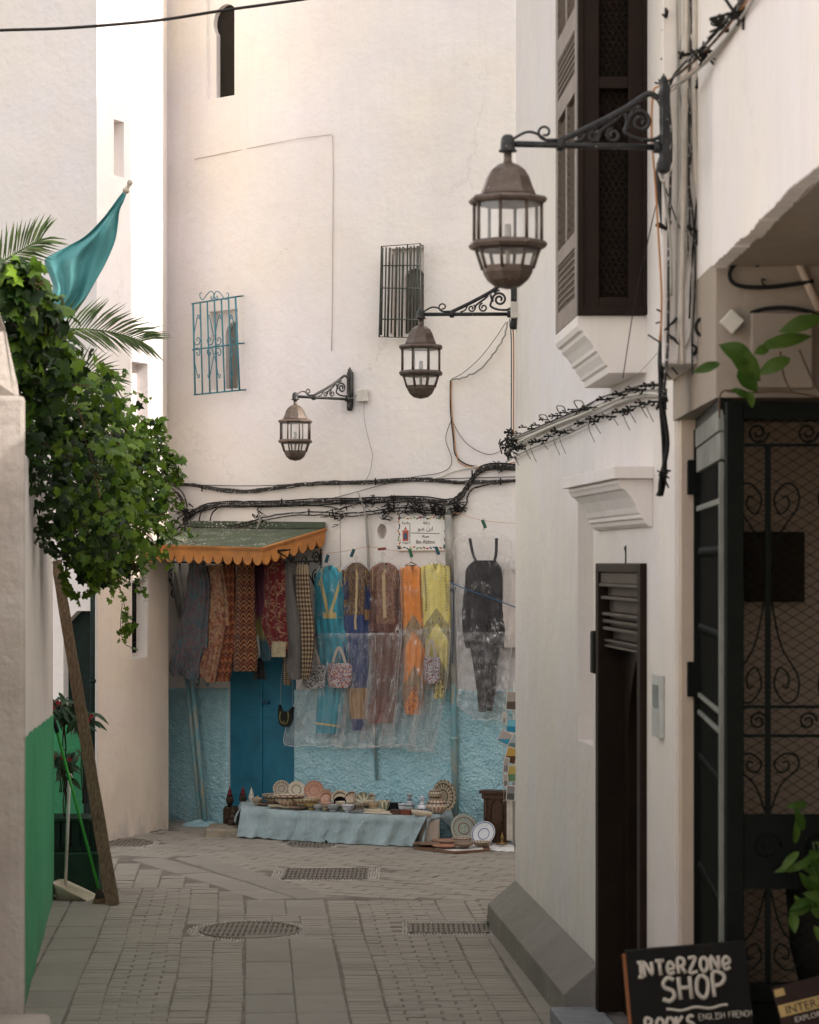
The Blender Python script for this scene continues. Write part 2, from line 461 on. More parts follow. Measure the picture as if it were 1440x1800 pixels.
def wall_cut(px, py_b, w, h, depth, outline=None, off=.02):
    """cutter prism for an opening in the shop wall centred on column px, foot at row py_b"""
    d, t, n = wall_frame(px); o = P(px, py_b, d)
    t3 = Vector((t.x, t.y, 0)); n3 = Vector((n.x, n.y, 0))
    out = outline or [(-w / 2, 0), (w / 2, 0), (w / 2, h), (-w / 2, h)]
    c = MB(); c.prism([o + t3 * x + Vector((0, 0, z)) + n3 * off for x, z in out], -n3 * (depth + off)); return c
def key(w, h, r, n=16):
    zc = h - r; a0 = -math.acos(min(1, (w / 2) / r)); pts = [(-w / 2, 0), (w / 2, 0)]
    for k in range(n + 1):
        a = a0 + (PI - 2 * a0) * k / n; pts.append((r * math.cos(a), zc + r * math.sin(a)))
    return pts
# keyhole window
cut(shop_wall, wall_cut(386, 171, .40, 1.2, .06))
cut(shop_wall, wall_cut(389.5, 169, .22, .90, .45, key(.265, .92, .175), .1))
# blue-grille niche, dark-grille niche
cut(shop_wall, wall_cut(392, 684, .40, .78, .11))
cut(shop_wall, wall_cut(399, 683, .24, .66, .5, arch(.25, .67), .1))
cut(shop_wall, wall_cut(716, 588, .34, .82, .10))
cut(shop_wall, wall_cut(722, 585, .21, .6, .5, arch(.21, .62), .1))
# small broken hole beside the street sign
cut(shop_wall, wall_cut(670, 948, .1, .14, .14, [(.055 * math.cos(a * PI / 5) * random.uniform(.8, 1), .075 + .075 * math.sin(a * PI / 5)) for a in range(10)], .02))
# door opening
cut(shop_wall, wall_cut(458, 1462, .84, 2.5, .10))
M['paneA'] = simple('shuttered wood', (.30, .27, .23), .8, var=.3)
def backing(px, py, w, h, dep, mat, name):
    d, t, n = wall_frame(px); o = P(px, py, d); t3 = Vector((t.x, t.y, 0)); n3 = Vector((n.x, n.y, 0))
    q = MB(); q.prism([o + t3 * x + Vector((0, 0, z)) - n3 * dep for x, z in ((-w/2, 0), (w/2, 0), (w/2, h), (-w/2, h))], -n3 * .03)
    return q.build(name, mat, shop)
M['void'] = simple('dark window', (.022, .018, .014), .5, var=.3)
M['grey_shutter'] = simple('grey shutter', (.22, .20, .175), .8, var=.3)
backing(393, 176, .5, 1.2, .115, M['void'], 'window_pane')
backing(399, 690, .5, .9, .165, M['grey_shutter'], 'window_shutter')
backing(722, 592, .5, .9, .15, M['grey_shutter'], 'window_shutter')
# rough blue stucco base: real relief
def stucco_mat():
    n = N('blue stucco'); p = n.pos()
    c = n.mix(n.ramp(n.noise(9, p, 8, .7), [(.3, 0), (.7, 1)]), (.31, .56, .64), (.50, .73, .78))
    c = n.mix(n.math('MULTIPLY', n.ramp(n.noise(2.0, p, 5), [(.5, 0), (.75, 1)]), .5), c, (.42, .58, .60))
    pits = n.ramp(n.noise(34, p, 5, .75, .4), [(.34, 1), (.44, 0)]); c = n.mix(n.math('MULTIPLY', pits, .42), c, (.12, .25, .30))
    z = n.sep(p)[2]
    low = n.ramp(z, [(.0, 1), (.35, 0)])
    c = n.mix(n.math('MULTIPLY', low, n.ramp(n.noise(12, p, 6), [(.4, 0), (.7, .6)])), c, (.30, .36, .36))
    return n.done(c, .85, 0, n.bump(n.math('ADD', n.noise(60, p, 6, .75), n.math('MULTIPLY', n.voro(42, p), .8)), .8, .014), .2)
M['stucco'] = stucco_mat()
def stucco_patch(px0, px1, pytop, nu, nv):
    mb = MB()
    def fn(u, v):
        px = px0 + (px1 - px0) * u
        top = pytop + 3.0 * noise.noise(Vector((px * .05, 0, 0)))
        base = W(px, 1000, 0)
        zt = HC - (top - HY) / F * base.y; z = zt * (1 - v) - .03 * v
        q = Vector((px * .006 * 10, z * 11, 0)) ; s = Vector((q.x * 1.9, q.y * 1.9, 3))
        rel = .016 + .008 * noise.noise(s * .7) + .009 * noise.noise(s * 2.6) + .010 * noise.noise(s * 5.3 + Vector((1, 7, 0))) - .016 * max(0, noise.noise(s * 3.3 + Vector((5, 2, 9))) - .15)
        e = min(1, u * nu / 2.5, (1 - u) * nu / 2.5, v * nv / 2.0)
        rel = rel * max(0, min(1, e)) + .003 - (.01 if e <= 0 else 0)
        d, t, n = wall_frame(px)
        p = P(px, 1000, d); return Vector((p.x + n.x * rel, p.y + n.y * rel, z))
    mb.grid(fn, nu, nv); return mb
stucco_patch(277, 402, 1210, 90, 190).build('painted_base', M['stucco'], shop)
stucco_patch(517, 908, 1212, 320, 190).build('painted_base', M['stucco'], shop)
# door
M['blue_door'] = simple('blue door paint', (.022, .185, .285), .45, var=.35, vs=5, bump=.25, bs=20, spec=.4)
def on_wall_box(mb, px, py_b, x0, x1, z0, z1, o0, o1):
    """box on the wall: x along the wall from column px, z up from row py_b, o = distance out of the wall"""
    d, t, n = wall_frame(px); o = P(px, py_b, d); t3 = Vector((t.x, t.y, 0)); n3 = Vector((n.x, n.y, 0))
    m = Matrix(((t3.x, -n3.x, 0, o.x), (t3.y, -n3.y, 0, o.y), (0, 0, 1, o.z), (0, 0, 0, 1)))
    mb.box((x0, -o1, z0), (x1, -o0, z1), m)
for (xa, xb) in ((-.417, -.003), (.003, .417)):
    q = MB(); on_wall_box(q, 457, 1450, xa, xb, .0, 2.3, -.09, -.035)
    on_wall_box(q, 457, 1450, xa + .02, xb - .02, 1.05, 1.12, -.035, -.028)
    dl = q.build('door', M['blue_door'], shop, bevel=.004)
q = MB(); on_wall_box(q, 457, 1450, -.03, .01, .0, 2.3, -.034, -.02); q.build('door_strip', M['blue_door'], shop, bevel=.003)
q = MB(); on_wall_box(q, 457, 1237, .02, .10, 0, .03, -.034, -.005); q.build('door_bolt', simple('dark blue iron', (.02, .08, .14), .5), shop, bevel=.003)
# incised cable channel lines and cracks
M['crack'] = simple('old cable', (.50, .43, .36), .8)
def wall_line(name, pts, r, mat, parent, off=.003, sub=1, n=5):
    pp = [W(x, y, off) for x, y in pts]
    if sub > 1: pp = smooth_path(pp, sub)
    return MB().tube(pp, r, n).build(name, mat, parent)
wall_line('render_seam', [(342, 280), (400, 268), (460, 256), (520, 244), (582, 236), (585, 238), (586, 300), (585, 420), (584, 560), (583, 617)], .0032, M['crack'], shop, .0005)
M['faint'] = simple('painted-over cable', (.66, .61, .56), .9)
wall_line('render_seam', [(597, 850), (598, 930), (599, 996), (560, 1000)], .006, M['faint'], shop)
# step in front of the door
q = MB(); q.box((-1.93, 24.15, -.02), (-1.25, 24.72, .09)); q.build('door_step', simple('worn step stone', (.34, .29, .22), .85, var=.5), shop, bevel=.02)
# ------------------------------------------------------------------ rear left house (front in shade, side in sun)
rear = thing('rear_house', 'tall white house at the back left whose side wall catches the sun', 'building', (-3.6, 25, 0))
A0 = Vector((-2.884, 23.6)); A1 = A0 + Vector((.4, 1)) * 1.16
foot = [(-6.4, 25.4), tuple(A0), tuple(A1), (A1.x - .1, A1.y + 5), (-7, 31)]
b = MB(); b.extrude_plan(foot, -.2, 9.8); rear_wall = b.build('wall', M['rear'], rear)
fd = Vector((A0.x + 6.4, A0.y - 25.4)).normalized()           # front direction, rightwards
def plan_cut(o2, dirv, dist, z0, w, h, depth, outline=None):
    """opening in a wall running from o2 along dirv (room side on the left), foot at z0"""
    t3 = Vector((dirv.x, dirv.y, 0)); n3 = Vector((dirv.y, -dirv.x, 0)); o = Vector((o2.x, o2.y, z0)) + t3 * dist
    out = outline or [(-w / 2, 0), (w / 2, 0), (w / 2, h), (-w / 2, h)]
    c = MB(); c.prism([o + t3 * x + Vector((0, 0, z)) + n3 * .1 for x, z in out], -n3 * (depth + .1)); return c
sd = Vector((.4, 1)).normalized()
def side_at(px):   # distance along the sunlit side for a photo column
    k = (px - CX) / F; return (A0.x - k * A0.y) / (k * sd.y - sd.x)
# windows of the sunlit side
def side_z(px, py): d = A0.y + side_at(px) * sd.y; return HC - (py - HY) / F * d
def side_window(pxa, pxb, pyt, pyb, dep, outl=None):
    a, b_ = side_at(pxa), side_at(pxb); z0 = side_z((pxa + pxb) / 2, pyb); z1 = side_z((pxa + pxb) / 2, pyt)
    cut(rear_wall, plan_cut(A0, sd, (a + b_) / 2, z0, b_ - a, z1 - z0, dep, outl and outl(b_ - a, z1 - z0)))
side_window(200, 218, 212, 310, .14); side_window(232, 260, 637, 780, .12)
side_window(232, 258, 1020, 1155, .14)
side_window(234, 250, 655, 775, .5, lambda w, h: arch(w, h, point=.9))
side_window(201, 207, 230, 255, .4)
pd = MB(); dd = sd; n3 = Vector((sd.y, -sd.x, 0))
def side_pane(pxa, pxb, pyt, pyb, dep, name, mat):
    a, b_ = side_at(pxa), side_at(pxb); z0 = side_z((pxa + pxb) / 2, pyb); z1 = side_z((pxa + pxb) / 2, pyt)
    t3 = Vector((sd.x, sd.y, 0)); o = Vector((A0.x, A0.y, z0)) + t3 * a
    q = MB(); q.prism([o + t3 * x + Vector((0, 0, z)) - n3 * dep for x, z in ((0, 0), (b_ - a, 0), (b_ - a, z1 - z0), (0, z1 - z0))], -n3 * .02)
    return q.build(name, mat, rear)
side_pane(232, 252, 650, 780, .3, 'window_pane', M['grey_shutter'])
M['iron'] = simple('black iron', (.025, .023, .02), .5, .4, var=.4)
def bars_on_side():
    q = MB(); t3 = Vector((sd.x, sd.y, 0))
    for k in range(7):
        s_ = side_at(234) + (side_at(247) - side_at(234)) * k / 6; o = Vector((A0.x, A0.y, 0)) + t3 * s_ - n3 * .05
        zt = side_z(240, 1025); zb = side_z(240, 1148)
        q.tube([o + Vector((0, 0, zb)), o + Vector((0, 0, zt))], .007, 5)
    for fr in (.15, .45, .62, .66, .9):
        z = zb + (zt - zb) * fr; a = Vector((A0.x, A0.y, z)) - n3 * .05
        q.tube([a + t3 * side_at(234), a + t3 * side_at(247)], .006, 5)
    return q.build('window_grille', M['iron'], rear)
bars_on_side()
# arched door opening in the shaded front, just left of the corner
def front_at(px):
    k = (px - CX) / F; return (A0.x - k * A0.y) / (fd.x - k * fd.y)   # distance left of corner
fz = lambda px, py: HC - (py - HY) / F * (A0.y - front_at(px) * fd.y)
a, b_ = front_at(143), front_at(160)
wdt = abs(a - b_); ctr = (a + b_) / 2
z1 = fz(150, 1074)
M['dark_green'] = simple('very dark green paint', (.012, .022, .018), .5, var=.4)
cut(rear_wall, plan_cut(A0, fd, -abs(ctr) - .1, -.1, wdt + .2, z1 + .1, .12, [(-(wdt + .2) / 2, 0), ((wdt + .2) / 2 , 0), ((wdt + .2) / 2, z1 + .1), (0, z1 + .1), (-(wdt + .2) / 2 + .015, z1 - .02), (-(wdt + .2) / 2, z1 - .1)]))
t3 = Vector((fd.x, fd.y, 0)); nf = Vector((fd.y, -fd.x, 0)); o = Vector((A0.x, A0.y, 0)) - t3 * (abs(ctr) + .1)
q = MB(); q.prism([o + t3 * x + Vector((0, 0, z)) - nf * .08 for x, z in ((-.16, -.05), (.16, -.05), (.16, z1 + .05), (-.16, z1 + .05))], -nf * .03)
q.build('door', M['dark_green'], rear)
# foot of the sunlit side: peach tint puts warm bounced light into the colour
q = MB()
def peach(u, v):
    s_ = .02 + (1.43 - .02) * u
    zt = 3.15 + .02 * noise.noise(Vector((u * 6, 0, 0))); z = zt * (1 - v) - .02
    return Vector((A0.x, A0.y, z)) + Vector((sd.x, sd.y, 0)) * s_ + n3 * (.004 + .006 * noise.noise(Vector((u * 3, z * 2, 5))))
hole_a = [(side_at(230), side_at(260), side_z(245, 1157), side_z(245, 1016))]
# (built as panels around the window so that the opening stays open)
sa, sb_, za, zb = hole_a[0]
def panel(s0, s1, z0, z1, name='bounce_tint'):
    t3 = Vector((sd.x, sd.y, 0)); base = Vector((A0.x, A0.y, 0))
    return [base + t3 * s0 + Vector((0, 0, z0)), base + t3 * s1 + Vector((0, 0, z0)), base + t3 * s1 + Vector((0, 0, z1)), base + t3 * s0 + Vector((0, 0, z1))]
q = MB()
for (s0, s1, z0, z1_) in ((.0, 1.43, -.02, za), (.0, sa, za, zb), (sb_, 1.43, za, zb), (.0, 1.43, zb, 3.1)):
    q.prism([p + n3 * .006 for p in panel(s0, s1, z0, z1_)], -n3 * .004)
q.build('bounce_tint', M['peach'], rear)
# downpipe at the corner
q = MB(); pb = Vector((A0.x - .03, A0.y - .06, 0)); q.tube([pb + Vector((0, 0, .0)), pb + Vector((0, 0, 2.9))], .022, 10)
for z in (.6, 1.5, 2.4): q.tube([pb + Vector((0, 0, z)), pb + Vector((0, 0, z + .03))], .03, 10)
tag(q.build('drainpipe', M['dark_green']), 'black drainpipe at the corner of the rear house', 'pipe')
# ------------------------------------------------------------------ right house
RD = Vector((.081, -1)).normalized(); R0 = Vector((.758, 18.3)); R1 = Vector((1.262, 12.05))
right = thing('right_house', 'white limewashed house on the right with a dark door and projecting wooden window', 'building', (2.2, 15, 0))
b = MB(); b.extrude_plan([tuple(R0), tuple(R1), (3.6, 12.05), (3.6, 18.3)], -.2, 6.95)
right_wall = b.build('wall', M['white2'], right)
rdir = (R1 - R0).normalized()
rn = Vector((rdir.y, -rdir.x))            # points into the alley (left)
if rn.x > 0: rn = -rn
def r_at(px):
    k = (px - CX) / F; return (k * R0.y - R0.x) / (rdir.x - k * rdir.y)
def RW(px, py, off=0.0):
    """point on the right house wall (offset into the alley)"""
    o = R0 + rn * off; k = (px - CX) / F; s_ = (k * o.y - o.x) / (rdir.x - k * rdir.y); q = o + rdir * s_
    return P(px, py, q.y)
def rw(s_, z, off=0.0):
    q = R0 + rdir * s_ + rn * off; return Vector((q.x, q.y, z))
def rz(px, py): return RW(px, py).z
def rcut(pxa, pxb, z0, z1, depth, outline=None):
    a, b_ = r_at(pxa), r_at(pxb); c0 = (a + b_) / 2; w = b_ - a
    out = outline or [(-w / 2, z0), (w / 2, z0), (w / 2, z1), (-w / 2, z1)]
    c = MB(); c.prism([rw(c0 + x, z, .1) for x, z in out], Vector((-rn.x, -rn.y, 0)) * (depth + .1)); cut(right_wall, c); return c0, w
c0, w0 = rcut(1058, 1137, -.1, 2.52, .32)                   # door recess
c1, w1 = rcut(1016, 1043, 1.55, 3.02, .10)                 # tall window recess
rcut(1022, 1042, 1.6, 2.9, .3, [(x, z + 1.62) for x, z in arch(w1 * .62, 1.3, point=.8)])
M['brown'] = simple('dark brown wood', (.022, .013, .009), .45, var=.35, vs=6, bump=.3, bs=40, spec=.4)
M['brownL'] = simple('lit brown wood', (.24, .19, .155), .55, var=.3, vs=8, bump=.3, bs=40)  # paler copy of the brown wood: light on the side face put into colour
q = MB(); q.prism([rw(c1 + x, z, -.2) for x, z in ((-w1 * .4, 1.6), (w1 * .4, 1.6), (w1 * .4, 2.95), (-w1 * .4, 2.95))], Vector((-rn.x, -rn.y, 0)) * .02)
q.build('window_pane', simple('window glass', (.10, .11, .11), .15, spec=.5), right)
# step stones under the door
q = MB(); 
for (s0, s1, dz, off) in ((c0 - w0 / 2 - .1, c0 + w0 / 2 + .5, .10, .28),):
    q.prism([rw(s0, -.02, .0), rw(s1, -.02, .0), rw(s1, -.02, off), rw(s0, -.02, off)], (0, 0, dz + .02))
q.build('door_step', simple('blue-grey step tile', (.25, .26, .28), .6, var=.3), right, bevel=.006)
# sloping cement skirt
sk = MB(); s_end = r_at(1052)
def skp(s_, k):
    return [rw(s_, -.02, .0), rw(s_, -.02, .21), rw(s_, .10 + .07 * max(0, s_) / 4, .20), rw(s_, .335, .002)][k]
ring = [-.02, s_end]
corner = [Vector((R0.x - .17, R0.y + .30, -.02)), Vector((R0.x - .16, R0.y + .30, .09)), Vector((R0.x + .02, R0.y + .01, .335))]
n0 = 0
L0 = [skp(-.0, 0), skp(-.0, 1), skp(-.0, 2), skp(-.0, 3)]; L1 = [skp(s_end, k) for k in range(4)]
sk.prism([tuple(L1[0]), tuple(L1[1]), tuple(L1[2]), tuple(L1[3])], L0[0] - L1[0])
far = R0 + rn * .20
sk.poly([L0[1] + Vector((0, 0, 0)), (far.x + .03, far.y + .38, -.02), (far.x + .03, far.y + .38, .08), L0[2]])
sk.poly([L0[2], (far.x + .03, far.y + .38, .08), (R0.x + .6, R0.y + .38, .08), (R0.x + .6, R0.y + .002, .335), (R0.x, R0.y + .002, .335)])
M['cement'] = plaster('grey cement', (.30, .285, .255), (.20, .185, .16), 1.0, 1.0, .5, (.38, .35, .31), .8)
sko = sk.build('cement_skirt', M['cement'], right, bevel=.008)
# beige pilaster next to the gate
q = MB(); q.box((1.268, 11.96, -.02), (1.40, 12.047, 3.44)); q.build('pilaster', M['beige'], right, bevel=.006)
q = MB(); q.prism([rw(r_at(1163), 0, .0), rw(r_at(1190), 0, .0), rw(r_at(1190), 0, .012), rw(r_at(1163), 0, .012)], (0, 0, 3.44)); q.build('corner_band', M['white2'], right, bevel=.003)
# upper pier that carries the first lamp
q = MB(); q.extrude_plan([(1.09, 11.05), (1.30, 11.05), (1.30, 12.045), (1.20, 12.045)], 3.46, 6.6); q.build('pier', M['white2'], right, bevel=.01)
# ------------------------------------------------------------------ porch house (overhanging storey above the gate)
porch = thing('porch_house', 'house with overhanging white storey above the iron gate on the right', 'building', (2.4, 8, 0))
def jitter_block(mb, x0, x1, y0, y1, z0, z1): mb.box((x0, y0, z0), (x1, y1, z1))
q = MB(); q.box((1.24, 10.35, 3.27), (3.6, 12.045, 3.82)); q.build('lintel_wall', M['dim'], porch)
q = MB(); q.box((1.24, 10.352, 3.822), (3.6, 12.045, 6.6)); q.build('upper_wall', M['white2'], porch)
q = MB()
# left face of the storey with a ragged lower edge
nseg = 420
def bottom(y):  return 3.80 + .02 * noise.noise(Vector((y * 2, 0, 0))) + .007 * noise.noise(Vector((y * 14, 3, 0))) + .010 * noise.noise(Vector((y * 50, 3, 0)))
pts = [(1.225, 4.0, 5.6), (1.225, 10.348, 5.6)] + [(1.225, 10.348 - (6.348) * k / nseg, bottom(10.348 - 6.348 * k / nseg)) for k in range(nseg + 1)]
q.prism(pts, (.06, 0, 0)); q.box((1.285, 4.0, 3.84), (3.6, 10.348, 5.6))
q.build('overhanging_storey', M['white2'], porch)
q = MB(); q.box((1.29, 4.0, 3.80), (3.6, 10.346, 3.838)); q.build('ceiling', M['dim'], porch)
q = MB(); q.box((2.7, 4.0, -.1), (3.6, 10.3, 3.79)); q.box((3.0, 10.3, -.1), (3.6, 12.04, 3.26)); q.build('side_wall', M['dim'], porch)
q = MB(); q.box((1.41, 12.0, -.02), (3.0, 12.046, 3.26)); q.build('rear_wall', plaster('porch rear plaster', (.66, .54, .43), (.6, .48, .36), .5, .4), porch)
# ------------------------------------------------------------------ left garden wall, near pillar
gw = thing('garden_wall', 'white garden wall with bright green painted lower half under the ivy', 'wall', (-2.6, 17.6, 0))
GA = Vector((-2.31, 15.5)); GB = Vector((-2.765, 19.85)); gd = (GB - GA).normalized(); gn = Vector((gd.y, -gd.x))
GS = GA - gd * 6
q = MB(); q.extrude_plan([tuple(GS), tuple(GB), (GB.x - .35, GB.y), (GS.x - .35, GS.y)], -.1, 3.25); q.build('wall', M['white2'], gw, bevel=.02)
M['green'] = plaster('green paint', (.09, .40, .20), (.06, .31, .15), .8, .7, .5, (.22, .42, .28), 1.0)
q = MB()
def gfn(u, v):
    s_ = -4.5 + (8.86) * u; p = GA + gd * s_ + gn * (.008 + .006 * noise.noise(Vector((s_ * 2, v * 2, 0)))); zt = 1.57 - .14 * max(0, s_) / 4.3 + .02 * noise.noise(Vector((s_ * 4, 0, 0)))
    return Vector((p.x, p.y, zt * (1 - v)))
q.grid(gfn, 80, 12); 
q.build('painted_base', M['green'], gw)
pil = thing('stone_pillar', 'weathered grey rendered pillar at the left edge with rounded top', 'pillar', (-2.0, 11.3, 0))
q = MB(); q.extrude_plan([(-3.0, 11.0), (-1.652, 11.0), (-1.75, 11.6), (-3.0, 11.6)], -.1, 3.32); q.build('shaft', M['stone'], pil, bevel=.02)
q = MB(); q.prism([(-2.6, 11.2, 3.322)] + [(-1.71, 11.2, 3.322), (-1.72, 11.2, 3.4), (-1.77, 11.2, 3.62)] + [(-2.05 + .26 * math.cos(R(a)), 11.03, 3.72 + .22 * math.sin(R(a))) for a in range(10, 180, 15)], (-.04, .3, 0)); q.build('cap', M['stone'], pil, bevel=.02)
q = MB(); q.box((-1.80, 10.985, 3.33), (-1.735, 10.998, 3.43)) if False else None
q = MB(); q.extrude_plan([(-3.0, 10.7), (-1.49, 10.7), (-1.54, 10.99), (-3.0, 10.99)], -.1, .67); q.build('ledge', M['stone'], pil, bevel=.03)
q = MB(); q.box((-3.6, 2, -.1), (-1.95, 10.5, 3.9)); tag(q.build('near_wall', M['white2'], bevel=.02), 'plain white wall running back from the pillar on the left', 'wall')
# ------------------------------------------------------------------ unseen block and slab added to shape the sun on the rear house
q = MB(); q.box((7, 14.0, -.1), (10, 26, 10.6)); q.box((7.0, 14, 10.902), (7.45, 19.92, 15.3))
tag(q.build('sun_blocker', M['white']), 'unseen white block and slab added across the side street to shape the sun', 'building')
# ------------------------------------------------------------------ street lamps
def lamp_metal(name, col, metal=.6, rough=.38):
    n = N(name); p = n.tc('Object')
    c = n.mix(n.ramp(n.noise(14, p, 6, .7), [(.35, 0), (.7, 1)]), col, tuple(min(1, k * 1.5 + .02) for k in col))
    c = n.mix(n.ramp(n.noise(60, p, 3), [(.68, 0), (.74, 1)]), c, (.45, .42, .38))
    return n.done(c, n.ramp(n.noise(20, p, 4), [(.3, rough - .08), (.7, rough + .2)]), metal, n.bump(n.noise(50, p), .15, .003), .4)
M['bronze'] = lamp_metal('bronze paint', (.082, .058, .044), .3, .36)
M['castiron'] = lamp_metal('cast iron', (.016, .016, .016), .3, .42)
def glass_mat():
    n = N('lantern glass'); tr = n.t.nodes.new('ShaderNodeBsdfTransparent'); gl = n.t.nodes.new('ShaderNodeBsdfGlossy'); gl.inputs['Roughness'].default_value = .08
    df = n.t.nodes.new('ShaderNodeBsdfDiffuse'); df.inputs[0].default_value = (.7, .7, .68, 1)
    m1 = n.t.nodes.new('ShaderNodeMixShader'); m1.inputs[0].default_value = .5; n.t.links.new(df.outputs[0], m1.inputs[1]); n.t.links.new(gl.outputs[0], m1.inputs[2])
    mx = n.t.nodes.new('ShaderNodeMixShader'); mx.inputs[0].default_value = .16
    n.t.links.new(tr.outputs[0], mx.inputs[1]); n.t.links.new(m1.outputs[0], mx.inputs[2]); n.t.links.new(mx.outputs[0], n.out.inputs[0]); return n.m
M['glass'] = glass_mat()
def spiral(c, r0, turns, start, dirn=1, n=18, rend=.25):
    return [Vector((c[0] + (r0 * (1 - (1 - rend) * k / n)) * math.cos(start + dirn * turns * 2 * PI * k / n), 0, c[1] + (r0 * (1 - (1 - rend) * k / n)) * math.sin(start + dirn * turns * 2 * PI * k / n))) for k in range(n + 1)]
def make_lamp(label):
    t = thing('street_lamp', label, 'street lamp', (0, 0, 0), 'bronze lanterns on scrolled iron brackets')
    L = -.662; O8 = PI / 8
    # bracket
    q = MB()
    q.tube([(0, 0, 0), (L, 0, 0)], .0135, 8)
    up = smooth_path([(-.44, 0, .018), (-.3, 0, .085), (-.17, 0, .155), (-.085, 0, .212), (-.055, 0, .222), (-.025, 0, .205), (0, 0, .18)], 5)
    q.tube(up, .013, 8)
    for x in (-.44, -.03): q.lathe([(.024, -.016), (.026, 0), (.024, .016)], 10, Matrix.Translation((x, 0, 0)) @ Matrix.Rotation(R(90), 4, 'Y'))
    q.build('arm', M['castiron'], t)
    q = MB()
    q.tube(smooth_path([(-.64, 0, .02), (-.585, 0, .05), (-.54, 0, .045), (-.50, 0, .018)], 5) , .006, 6)
    q.tube(spiral((-.505, .052), .032, 1.1, R(-90), -1, 16, .35), .0055, 6)
    q.tube([(-.50, 0, .018), (-.44, 0, .02)], .008, 6)
    q.tube(spiral((-.10, .105), .052, 1.7, R(200), -1, 26, .22), .0085, 6)
    q.tube(spiral((-.215, .047), .033, 1.35, R(100), 1, 20, .25), .0065, 6)
    q.tube(spiral((-.30, .042), .028, 1.35, R(60), -1, 20, .25), .006, 6)
    q.tube(smooth_path([(-.18, 0, .135), (-.205, 0, .11), (-.24, 0, .085), (-.27, 0, .06), (-.275, 0, .04)], 4), .008, 6)
    q.tube(smooth_path([(-.165, 0, .14), (-.155, 0, .10), (-.165, 0, .06), (-.12, 0, .035), (-.05, 0, .03), (-.01, 0, .05)], 4), .008, 6)
    q.tube(smooth_path([(-.33, 0, .06), (-.345, 0, .03), (-.38, 0, .015)], 4), .006, 6)
    q.tube(smooth_path([(-.14, 0, .15), (-.12, 0, .165), (-.10, 0, .17)], 3), .008, 6)
    q.build('scrollwork', M['castiron'], t)
    q = MB(); q.lathe([(.012, -.11), (.028, -.10), (.032, -.07), (.018, -.04), (.024, -.02), (.024, .03), (.016, .05), (.02, .10), (.02, .17), (.028, .19), (.028, .22), (.014, .25), (.022, .275), (.001, .31)], 10, Matrix.Translation((.0, 0, 0)))
    q.box((-.012, -.03, -.07), (.02, .03, .26)); q.build('wall_plate', M['castiron'], t)
    m = Matrix.Translation((L, 0, 0))
    q = MB(); q.lathe([(.0001, .040), (.018, .036), (.027, .024), (.031, .0), (.031, -.022), (.038, -.026), (.038, -.033), (.020, -.035)], 14, m); q.build('cap', M['castiron'], t)
    q = MB(); q.lathe([(.017, -.03), (.017, -.07), (.022, -.082)], 12, m); q.build('neck', M['bronze'], t)
    q = MB(); q.lathe([(.02, -.078), (.045, -.088), (.072, -.108), (.092, -.14), (.104, -.175), (.120, -.212)], 8, m, False, O8)
    q.lathe([(.120, -.214), (.158, -.222), (.168, -.234), (.160, -.247), (.142, -.252)], 8, m, False, O8); q.build('dome', M['bronze'], t, bevel=.002)
    q = MB()
    q.lathe([(.145, -.402), (.160, -.408), (.168, -.42), (.160, -.434), (.128, -.444)], 8, m, False, O8)
    for k in range(8):
        a = O8 + k * PI / 4
        q.tube([m @ Vector((.143 * math.cos(a), .143 * math.sin(a), -.248)), m @ Vector((.143 * math.cos(a), .143 * math.sin(a), -.406))], .0075, 5)
        q.tube([m @ Vector((.134 * math.cos(a), .134 * math.sin(a), -.44)), m @ Vector((.107 * math.cos(a), .107 * math.sin(a), -.52))], .0075, 5)
    q.build('frame', M['bronze'], t)
    q = MB(); q.lathe([(.110, -.508), (.105, -.535), (.087, -.566), (.055, -.592), (.0001, -.604)], 8, m, False, O8); q.build('bowl', M['bronze'], t, bevel=.002)
    q = MB(); q.lathe([(.139, -.25), (.139, -.405)], 8, m, False, O8); q.lathe([(.129, -.444), (.104, -.515)], 8, m, False, O8)
    q.f = [f for f in q.f if len(f) == 4]; q.uv = [None] * len(q.f); q.sm = [False] * len(q.f)
    q.build('glass', M['glass'], t)
    q = MB(); q.lathe([(.0001, -.33), (.014, -.335), (.016, -.38), (.010, -.41), (.010, -.50), (.0001, -.51)], 10, m); q.build('bulb', simple('frosted bulb', (.62, .60, .56), .3, spec=.5), t)
    return t
def wdir(v): return math.atan2(v.y, v.x)
lamp1 = make_lamp('nearest and largest bronze lantern, hanging from the pipe-covered pier')
lamp1.location = (1.085, 11.02, HC + (990 - 257) / F * 11.02); lamp1.rotation_euler = (0, 0, R(8))
lamp1.location = P(1167, 259, 10.7)
l2 = copy_tree(lamp1); l2['label'] = 'middle bronze lantern fixed at the corner of the right house'
l2.location = P(903, 552, 18.25) + Vector((0, .0, 0)); l2.rotation_euler = (0, 0, R(-2))
l3 = copy_tree(lamp1); l3['label'] = 'farthest and smallest bronze lantern on the shop wall right of the blue window grille'
d, tt_, nn_ = wall_frame(615)
l3.location = W(615, 702, .03); l3.rotation_euler = (0, 0, R(41))
# pier behind lamp 2: post plate for its fixing
# ------------------------------------------------------------------ bay window on the right house
bay = thing('bay_window', 'tall dark brown lattice window box projecting from the right house', 'window', (.95, 13.4, 3.85))
BY0, BY1 = 12.9, 14.0; bz = 3.85; bt = 6.5
bx = lambda y: (P(1015, 0, 12.9).x + (P(977, 0, 14.0).x - P(1015, 0, 12.9).x) * (y - 12.9) / 1.1)
xf = P(1015, 0, 12.9).x; xb = P(977, 0, 14.0).x; xr = P(1137, 0, 12.9).x + .01
q = MB()
